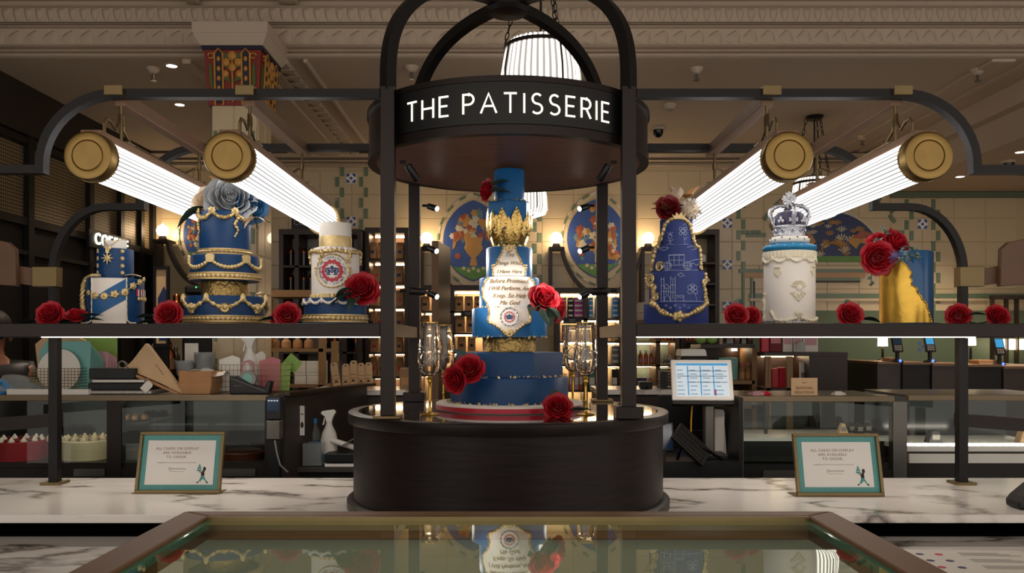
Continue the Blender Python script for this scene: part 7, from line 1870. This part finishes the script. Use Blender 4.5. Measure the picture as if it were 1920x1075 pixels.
MB().box(-.075, .075, -.002, .002, 0, .10).build('card', 'kraft_light', sea); MB().box(-.075, .075, .002, .04, 0, .003).build('foot', 'clear_plastic', sea)
text_obj('lettering', 'SEASONAL', .021, 'ink_brown', sea, T(0, -.0024, .042) @ UP, extrude=.0005, bold=.0006); text_obj('lettering', 'REDUCTIONS', .018, 'ink_brown', sea, T(0, -.0024, .017) @ UP, extrude=.0005, bold=.0006); scribble('logo', sea, T(0, -.0026, .072), .026, .004, 5, 'ink_brown', .0009, 8)
for i, (px, w) in enumerate(((1420, .055), (1435, .03), (1572, .04))):
    t = thing('paper_scrap', ('pink crumpled paper lying on the right glass case', 'red crumpled paper beside the pink paper', 'white crumpled paper by the corner of the right case')[i], 'paper', (wx(px, 4.8), 4.8, wz(743, 4.7)+.0005))
    MB().lathe([(0, 0), (w, 0), (w*.8, .012), (0, .02)], 16, mod=lambda a, j: 1+.25*math.sin(3*a+j)+.12*math.sin(8*a)).build('crumple', ('pink_card', 'red_pack', 'paper')[i], t, smooth=True, ang=50); MB().box(-w*.5, w*.4, -.01, .01, .014, .02).build('fold', ('pink_card', 'red_pack', 'paper')[i], t)
for i, px in enumerate((1577, 1598, 1608, 1629)):
    t = thing('price_tent', '%s small tent card inside the right glass case' % ORD[i], 'price card', (wx(px, 5.0), 4.98+.04*(i % 2), wz(821, 4.76)+.0005), group='tent cards in the glass case')
    MB().prism([(-.03, 0), (.03, 0), (.008, .06), (-.008, .06)], -.02, .02).build('tent', 'steel_dark' if i else 'kraft_light', t, bevel=.002); MB().box(-.015, .015, -.0215, -.019, .015, .04).build('print', 'grey_pack', t)
# second right case running to the edge
g3 = glass_case(1702, 2000, 741, 4.85, .6, 'brass-railed glass case at the far right', ((1806, 1812),), 838, 896, frame='bronze_black', deck_m='white', name='glass_case')
MB().box(wx(1702, 4.85), wx(2000, 4.85), 4.9, 4.92, wz(838, 4.85)+.002, wz(838, 4.85)+.012).build('light_strip', 'led', g3, world=True)
MB().box(wx(1702, 4.85), wx(2000, 4.85), 4.83, 4.849, wz(868, 4.85), wz(851, 4.85)).build('lower_ledge', 'white', g3, world=True)
MB().tube([P(1705, 782, 5.6), P(1725, 784, 5.6), P(1745, 776, 5.6), P(1757, 768, 5.6)], .016, 8).build('rope', 'paper', thing('barrier_rope', 'white rope barrier with brass post behind the far right case', 'barrier', (wx(1760, 5.6), 5.6, 0)), world=True, smooth=True)
br_ = [o for o in bpy.data.objects if o.name == 'barrier_rope'][0]
MB().lathe([(0, 0), (.14, 0), (.14, .01), (.02, .03), (.018, wz(757, 5.6)), (.03, wz(757, 5.6)+.01), (0, wz(757, 5.6)+.03)], 20).build('post', 'brass', br_, smooth=True, ang=40)
for i, (px, d) in enumerate(((1750, 5.05), (1920, 5.05))):
    t = thing('price_tent', ('dark tent card on the lit floor of the far right case', 'tan tent card at the right edge of the far right case')[i], 'price card', (wx(px, d), d, wz(838, 4.85)+.0005))
    MB().prism([(-.045, 0), (.045, 0), (.02, .075), (-.02, .075)], -.03, .03).build('tent', 'black' if i == 0 else 'tan_wood', t, bevel=.003); MB().box(-.02, .025, -.0315, -.029, .02, .05).build('print', 'grey_pack', t)
# slanting dark handrails at both ends
for sx, nm in ((-1, 'left'), (1, 'right')):
    t = thing('handrail', 'slanting dark handrail at the %s edge behind the shelf leg' % nm, 'rail', (sx*2.5, 3.9, 1.2))
    MB().add([Vector((sx*2.1, 3.87, z)) for z in (1.155, 1.215)]+[Vector((sx*2.1, 3.92, z)) for z in (1.155, 1.215)]+[Vector((sx*2.95, 3.87, z)) for z in (1.09, 1.15)]+[Vector((sx*2.95, 3.92, z)) for z in (1.09, 1.15)], [(0, 1, 3, 2), (4, 6, 7, 5), (0, 4, 5, 1), (2, 3, 7, 6), (0, 2, 6, 4), (1, 5, 7, 3)]).build('rail_bar', 'bronze_dark', t, world=True)
    MB().box(*sorted((sx*2.85, sx*2.9)), 3.87, 3.92, 0, 1.09).build('rail_post', 'bronze_dark', t, world=True)

# ------------------------------------------------------------------ far right: service counter with payment terminals
FD = 7.0
fc = thing('service_counter', 'dark service counter along the far right wall', 'counter', (wx(1800, FD), FD+.2, 0))
for i, (a, b, r) in enumerate(((1645, 1690, 683), (1690, 1742, 684), (1743, 1792, 686), (1793, 1870, 688), (1871, 2000, 691))):
    MB().box(wx(a, FD), wx(b, FD), FD-.02*i, FD+.9, 0, wz(r, FD)).build('cabinet', 'dark_wood' if i % 2 == 0 else 'bronze_black', fc, world=True); MB().box(wx(a, FD), wx(b, FD), FD-.02*i-.01, FD+.9, wz(r, FD)+.0005, wz(r, FD)+.02).build('counter_top', 'bronze_brown', fc, world=True)
def terminal(px, row, label, lit):
    t = thing('payment_terminal', label, 'card terminal', (wx(px, 6.9), 7.02, wz(684 if px < 1800 else 690, FD)+.021))
    MB().lathe([(0, 0), (.05, 0), (.05, .01), (.016, .02), (.016, .09), (0, .09)], 16).build('stand', 'black', t, smooth=True, ang=40)
    M = T(0, -.02, .085) @ RX(-.35)
    MB().box(-.042, .042, -.012, .014, 0, .15).xf(M).build('body', 'black', t, bevel=.006); MB().box(-.032, .032, -.0135, -.0118, .065, .14).xf(M).build('display', 'screen_blue' if lit else 'screen_dark', t)
    for i in range(3):
        for j in range(3): MB().box(-.028+.02*i, -.014+.02*i, -.0135, -.0118, .012+.016*j, .022+.016*j).xf(M).build('key', 'grey_pack', t)
    MB().lathe([(0, 0), (.012, 0), (.012, .003), (0, .003)], 10).xf(T(0, -.052, .012) @ RX(PI/2)).build('blue_light', 'led_blue', t)
terminal(1695, 665, 'leftmost payment terminal on the far right counter', False); terminal(1757, 665, 'middle payment terminal on the far right counter', True); terminal(1890, 665, 'rightmost payment terminal with bright blue screen', True)
pbox('bag_bundle', 'bundle of tan paper bags between the payment terminals', 'bags', 1835, 1870, 676, 688, 7.05, .15, 'kraft', trim='kraft_light'); pbox('bag_bundle', 'bundle of tan paper bags left of the leftmost terminal', 'bags', 1668, 1686, 672, 682.5, 7.05, .15, 'kraft', trim='kraft_light')
def wall_shade(px, row, w, h, label, d=7.6):
    x0, x1, z0, z1 = rect(px-w/2, px+w/2, row-h/2, row+h/2, d); t = thing('table_lamp', label, 'lamp', ((x0+x1)/2, d, z0), group='lit lamp shades at the far right')
    rr = (x1-x0)/2; MB().lathe([(rr, 0), (rr*.94, z1-z0), (rr*.9, z1-z0), (rr*.96, 0)], 24).build('shade', 'shade_light', t, smooth=True, ang=40); zz = wz(683 if px < 1700 else 688, FD)+.0205-z0; MB().lathe([(0, zz), (.05, zz), (.012, zz+.02), (.010, .02), (0, .02)], 14).build('lamp_stem', 'bronze_black', t, smooth=True, ang=40)
wall_shade(1655, 641, 18, 17, 'small lit lamp shade against the green wall'); wall_shade(1820, 640, 18, 16, 'small lit lamp shade right of the right shelf leg'); 
lw = thing('lit_window_panel', 'bright lit window panels at the far right edge', 'window', (wx(1895, 8.1), 8.1, wz(656, 8.1)))
for a, b in ((1864, 1886), (1890, 1906), (1909, 1935)): MB().box(wx(a, 8.1), wx(b, 8.1), 8.1, 8.12, wz(656, 8.1), wz(636, 8.1)).build('pane', 'shade_light', lw, world=True)
for a in (1862, 1888, 1907.5): MB().box(wx(a-1.2, 8.08), wx(a+1.2, 8.08), 8.06, 8.125, wz(690, 8.1), wz(560, 8.1)).build('mullion', 'dark_wood', lw, world=True)
MB().box(wx(1860, 8.08), wx(1940, 8.08), 8.05, 8.125, wz(556, 8.1)-.03, wz(556, 8.1)+.01).build('head_rail', 'dark_wood', lw, world=True)

# ------------------------------------------------------------------ left: dark equipment between column and partition
ld2 = 7.0
eq = thing('grinder_hood', 'dark hooded coffee machine behind the left roses', 'machine', (wx(355, ld2), ld2, 0))
x0, x1, z0, z1 = rect(345, 392, 535, 552, ld2); MB().box(x0, x1, ld2, ld2+.4, z0, z1).build('hood', 'black', eq, world=True, bevel=.02)
MB().box(wx(344, ld2), wx(392, ld2), ld2+.05, ld2+.4, 0, z0-.0005).build('housing', 'bronze_black', eq, world=True); MB().lathe([(0, 0), (.006, 0), (.006, .003), (0, .003)], 8).xf(T(wx(368, ld2), ld2-.001, wz(539, ld2)) @ RX(PI/2)).build('pilot_light', mat('pilot_green', '40ff60', .5, emit=2), eq, world=True)
for a, b, r in ((318, 344, 607.3), (301, 331, 699.8)):
    MB().box(wx(a, 7.05), wx(b, 7.05), 6.97, 7.14, wz(r, 7.05)-.02, wz(r, 7.05)).build('tray', 'bronze_black', eq, world=True)
    MB().box(wx(b, 7.05)-.03, wx(b, 7.05), 7.10, 7.13, 0, wz(r, 7.05)-.0205).build('tray_leg', 'bronze_black', eq, world=True)
for i, (px, r0, r1) in enumerate(((331, 552, 607), (316, 640, 699.5))):
    bottle(('copper urn under the dark hood behind the left roses', 'copper urn below the shelf behind the paper bag')[i], px, r0, r1, ld2+.05, 26, 'copper', 'copper', 'bronze_brown', 'copper_urn', None, 'urn')
dim = thing('dim_shelf', 'dim dark shelf of jars behind the paper bag', 'shelving', (wx(340, 7.2), 7.3, 0))
for r in (700, 760): MB().box(wx(262, 7.5), wx(398, 7.5), 7.46, 7.8, wz(r, 7.6)-.03, wz(r, 7.6)).build('shelf_board', 'bronze_black', dim, world=True)
for px in (274, 396): MB().box(wx(px, 7.5)-.02, wx(px, 7.5)+.02, 7.48, 7.8, 0, wz(700, 7.6)-.031).build('upright', 'bronze_black', dim, world=True)
pic = thing('framed_print', 'narrow dark-framed blue and gold print left of the hood', 'picture', (wx(303, 6.9), 6.9, wz(650, 6.9)))
x0, x1, z0, z1 = rect(289, 318, 500, 650, 6.9); w = (x1-x0)/2; h = z1-z0
for (a, b, c, d_) in ((-w, w, h-.025, h), (-w, w, 0, .025), (-w, -w+.02, .025, h-.025), (w-.02, w, .025, h-.025)): MB().box(a, b, -.015, .015, c, d_).build('frame_rail', 'bronze_black', pic)
MB().box(-w+.02, w-.02, 0, .008, .025, h-.025).build('print', 'kraft_light', pic); MB().prism([(-.02, .05), (.04, .05), (.045, .45), (.02, .5), (-.03, .40)], -.004, 0).build('blue_figure', 'mural_navy', pic); MB().box(-w+.005, w-.005, .0, .02, -pic.location.z+.001, -.001).build('stand_panel', 'bronze_black', pic)
for i, (px, r0, r1, m) in enumerate(((286, 645, 700, 'bottle_dark'), (330, 650, 700, 'steel'), (350, 640, 700, 'green_pack'), (368, 650, 700, 'steel_dark'), (388, 645, 700, 'bottle_dark'))):
    bottle('%s dark jar in the dim shelf behind the paper bag' % ORD[i], px, r0, r1-.3, 7.6, 15, m, 'steel', 'bronze_brown', 'jar', 'dim jars behind the case', 'jar')

# ------------------------------------------------------------------ pendants and ceiling fittings
def pendant(px, rtop, d, R, Hh, label, chain_top):
    x = wx(px, d); z = wz(rtop, d)
    t = thing('pendant_lamp', label, 'lamp', (x, d, z), group='ribbed glass pendants')
    n = 52
    prof = [(R*.80, -.03), (R*.86, -.06), (R*.9, -Hh*.22), (R*1.0, -Hh*.55), (R*1.02, -Hh*.8), (R*.9, -Hh*.93), (R*.5, -Hh)]
    vs = []
    MB().lathe(prof, n*2, mod=lambda a, j: 1+.012*math.cos(n*a)).build('ribbed_shade', 'rib_pendant', t)
    MB().lathe([(0, .02), (R*.12, .02), (R*.12, 0), (R*.5, -.008), (R*.80, -.028), (R*.80, -.034), (0, -.034)], 40).build('top_cap', 'steel', t, smooth=True, ang=40)
    MB().ring([(R*.88, -.075), (R*.93, -.075), (R*.93, -.055), (R*.88, -.055)], 48).build('collar_ring', 'bronze_dark', t, smooth=True)
    for k in range(4):
        a = k*PI/2+.5
        MB().tube([(R*.90*math.cos(a), R*.90*math.sin(a), -.06), (R*1.01*math.cos(a), R*1.01*math.sin(a), -Hh*.5), (R*1.04*math.cos(a), R*1.04*math.sin(a), -Hh*.8), (R*.6*math.cos(a), R*.6*math.sin(a), -Hh*1.0)], .006, 6).build('strap', 'bronze_dark', t, smooth=True)
    MB().tube([(0, 0, .02), (0, 0, chain_top-z)], .007, 8).build('drop_rod', 'bronze_dark', t)
    lk = MB().tube([(.010*math.cos(q), 0, .026*math.sin(q)) for q in [2*PI*i/14 for i in range(14)]], .0032, 5, closed=True).build('chain_link', 'bronze_dark', t); first = True; lme = lk.data; bpy.data.objects.remove(lk)
    for k in range(3):
        a = k*2*PI/3+.9; p0 = Vector((R*.92*math.cos(a), R*.92*math.sin(a), -.04)); p1 = Vector((R*.35*math.cos(a), R*.35*math.sin(a), chain_top-z-.02)); L_ = (p1-p0).length; m_ = int(L_/.042); q = (p1-p0).to_track_quat('Z', 'Y').to_matrix().to_4x4()
        for i in range(m_): inst_me('chain_link', lme, t, T(*(p0.lerp(p1, (i+.5)/m_))) @ q @ RZ(PI/2*(i % 2)))
    MB().lathe([(0, chain_top-z-.03), (R*.3, chain_top-z-.03), (R*.4, chain_top-z-.01), (R*.4, chain_top-z), (0, chain_top-z)], 24).build('ceiling_rose', 'bronze_dark', t, smooth=True, ang=40)
    return t
pendant(1014, 72, 4.9, .235, .42, 'large ribbed glass pendant lamp above the canopy', 3.86)
pendant(986, 330, 7.2, .185, .36, 'ribbed glass pendant lamp glimpsed below the canopy behind the cake', LOWC)
pendant(1527, 330, 6.9, .185, .36, 'ribbed glass pendant lamp hanging behind the right tube lamps', LOWC)
pendant(560, 330, 7.2, .17, .34, 'ribbed glass pendant lamp behind the left tube lamps', LOWC) if False else None
def sprinkler(px, row, label):
    d = (LOWC-CAMZ)*FPX/(ROW0-row)
    t = thing('ceiling_sprinkler', label, 'sprinkler', (wx(px, d), d, LOWC-.0005), group='ceiling sprinklers')
    MB().lathe([(0, 0), (.05, 0), (.03, -.03), (.012, -.04), (0, -.04)][::-1], 20).build('escutcheon', 'plaster', t, smooth=True, ang=50); MB().lathe([(0, -.085), (.02, -.085), (.02, -.08), (.006, -.078), (.006, -.04), (0, -.04)], 12).build('head', 'steel', t)
    for sg in (-1, 1): MB().tube([(sg*.008, 0, -.04), (sg*.016, 0, -.06), (sg*.008, 0, -.08)], .002, 5).build('yoke_arm', 'steel', t)
for px, row, nm in ((288, 128, 'left of the column'), (772, 125, 'above the canopy, left'), (1306, 128, 'right of the canopy'), (1833, 130, 'at the upper right')): sprinkler(px, row, 'small ceiling sprinkler '+nm)
sprinkler(1617, 255, 'small distant ceiling sprinkler behind the right lamps')
def dome(px, row, label, cz=LOWC):
    d = (cz-CAMZ)*FPX/(ROW0-row); t = thing('dome_camera', label, 'security camera', (wx(px, d), d, cz-.0005)); MB().lathe([(0, -.02), (.06, -.02), (.06, 0), (0, 0)], 24).build('mount', 'plaster', t); MB().lathe([(0, -.085), (.025, -.078), (.042, -.055), (.045, -.02), (0, -.02)], 24).build('dome_glass', 'black_gloss', t, smooth=True, ang=50)
dome(1234, 240, 'black dome camera on the ceiling right of the canopy'); dome(1890, 302, 'black dome camera on the ceiling at the far right', 3.04)
def downlight(px, row, label):
    cz = LOWC if px < 1700 else 3.04; d = (cz-CAMZ)*FPX/(ROW0-row); t = thing('ceiling_downlight', label, 'downlight', (wx(px, d), d, cz-.0005), group='recessed downlights')
    MB().ring([(.035, -.004), (.055, -.004), (.055, 0), (.035, 0)], 28).build('trim_ring', 'plaster', t); MB().lathe([(0, -.003), (.035, -.003), (.035, -.001), (0, -.001)], 24).build('lens', 'downlight', t)
    ld = bpy.data.lights.new('downlight_beam', 'SPOT'); ld.energy = 60; ld.spot_size = math.radians(110); ld.spot_blend = .8; ld.shadow_soft_size = .035; ld.color = (1, .84, .66); lo = bpy.data.objects.new('downlight_beam', ld); COL.objects.link(lo); lo.parent = t; lo.location = (0, 0, -.012)
for px, row, nm in ((322, 123, 'nearest to the column on the left'), (337, 196, 'between the left tube lamps'), (588, 219, 'between the column and the canopy'), (1800, 331, 'at the far right above the wall'), (1832, 315, 'at the far right beside the dome camera'), (1913, 285, 'at the right edge of the ceiling')): downlight(px, row, 'small lit recessed downlight '+nm)
sd = thing('smoke_detector', 'white smoke detector on the ceiling right of the canopy', 'smoke detector', (wx(1258, 6.5), 6.55, LOWC-.0005)); MB().lathe([(0, -.04), (.03, -.04), (.05, -.02), (.055, 0), (0, 0)], 24).build('body', 'plaster', sd, smooth=True, ang=40); MB().ring([(.02, -.045), (.03, -.045), (.03, -.04), (.02, -.04)], 20).build('sensor_ring', 'grey_pack', sd)
# ================================================================== staff member at the left edge, seen from behind
pd = 5.28
per = thing('person', 'person in black clothes standing behind the left end of the pastry case', 'person', (wx(-12, pd), pd, 0), rotz=-2.5)
def skin_body(name, joints, edges, m, parent, sub_=1):
    me = bpy.data.meshes.new(name); me.from_pydata([j[:3] for j in joints], edges, []); o = bpy.data.objects.new(name, me); COL.objects.link(o); o.parent = parent
    md = o.modifiers.new('skin', 'SKIN'); md.use_smooth_shade = True
    for v, j in zip(me.skin_vertices[0].data, joints): v.radius = (j[3], j[4] if len(j) > 4 else j[3])
    me.skin_vertices[0].data[0].use_root = True
    s2 = o.modifiers.new('sub', 'SUBSURF'); s2.levels = sub_; s2.render_levels = sub_
    me.materials.append(MATS[m]); return o
J = [(0, 0, .95, .15, .11), (0, 0, 1.15, .14, .10), (0, 0, 1.33, .17, .10), (0, .0, 1.43, .07, .06), (0, -.01, 1.50, .055, .055), (0, -.02, 1.60, .085, .10), (0, -.01, 1.69, .06, .07),
     (-.19, 0, 1.37, .06), (-.25, -.02, 1.12, .048), (-.22, -.16, .94, .036), (-.20, -.22, .90, .03), (.19, 0, 1.37, .06), (.25, -.02, 1.12, .048), (.22, -.16, .94, .036), (.20, -.22, .90, .03),
     (-.09, 0, .85, .095), (-.10, -.01, .48, .068), (-.10, .02, .09, .045), (-.10, -.12, .04, .035), (.09, 0, .85, .095), (.10, -.01, .48, .068), (.10, .02, .09, .045), (.10, -.12, .04, .035)]
E_ = [(0, 1), (1, 2), (2, 3), (3, 4), (4, 5), (5, 6), (2, 7), (7, 8), (8, 9), (9, 10), (2, 11), (11, 12), (12, 13), (13, 14), (0, 15), (15, 16), (16, 17), (17, 18), (0, 19), (19, 20), (20, 21), (21, 22)]
body = skin_body('body', J, E_, 'skin', per)
JC = [(0, 0, .95, .17, .13), (0, 0, 1.15, .16, .12), (0, 0, 1.33, .19, .12), (0, 0, 1.45, .085, .075), (-.19, 0, 1.37, .075), (-.25, -.02, 1.12, .062), (-.22, -.15, .95, .048), (.19, 0, 1.37, .075), (.25, -.02, 1.12, .062), (.22, -.15, .95, .048), (-.09, 0, .85, .115), (-.10, -.01, .48, .085), (-.10, .02, .10, .065), (.09, 0, .85, .115), (.10, -.01, .48, .085), (.10, .02, .10, .065)]
EC = [(0, 1), (1, 2), (2, 3), (2, 4), (4, 5), (5, 6), (2, 7), (7, 8), (8, 9), (0, 10), (10, 11), (11, 12), (0, 13), (13, 14), (14, 15)]
skin_body('clothing', JC, EC, 'black', per)
MB().sphere((0, .012, 1.655), .108, 20, 14, (.92, 1.05, .95)).build('hair', mat('hair_dark', '1a120e', .6, 0, .2, 40), per, smooth=True)
for sg in (-1, 1): MB().sphere((sg*.092, .0, 1.585), .032, 10, 8, (.4, .7, 1.1)).build('ear', 'skin', per, smooth=True)
MB().sphere((0, -.125, 1.585), .02, 10, 8, (.7, .8, 1.2)).build('nose', 'skin', per, smooth=True)
for sg in (-1, 1): MB().sphere((sg*.035, -.105, 1.615), .013, 8, 6, (1, .5, .7)).build('eye', 'ink_dark', per, smooth=True)
MB().tube([(-.028, -.108, 1.545), (0, -.116, 1.543), (.028, -.108, 1.545)], .005, 6).build('mouth', 'pink_pack', per)
for sg in (-1, 1):
    for k in range(4):
        MB().tube([(sg*(.185+.013*k), -.235, .895), (sg*(.183+.013*k), -.265, .88), (sg*(.18+.012*k), -.28-.004*(k % 2), .858)], [.009, .008, .006], 6).build('finger', 'skin', per, smooth=True)
    MB().tube([(sg*.18, -.22, .90), (sg*.165, -.245, .885), (sg*.162, -.262, .87)], [.010, .009, .007], 6).build('thumb', 'skin', per, smooth=True)
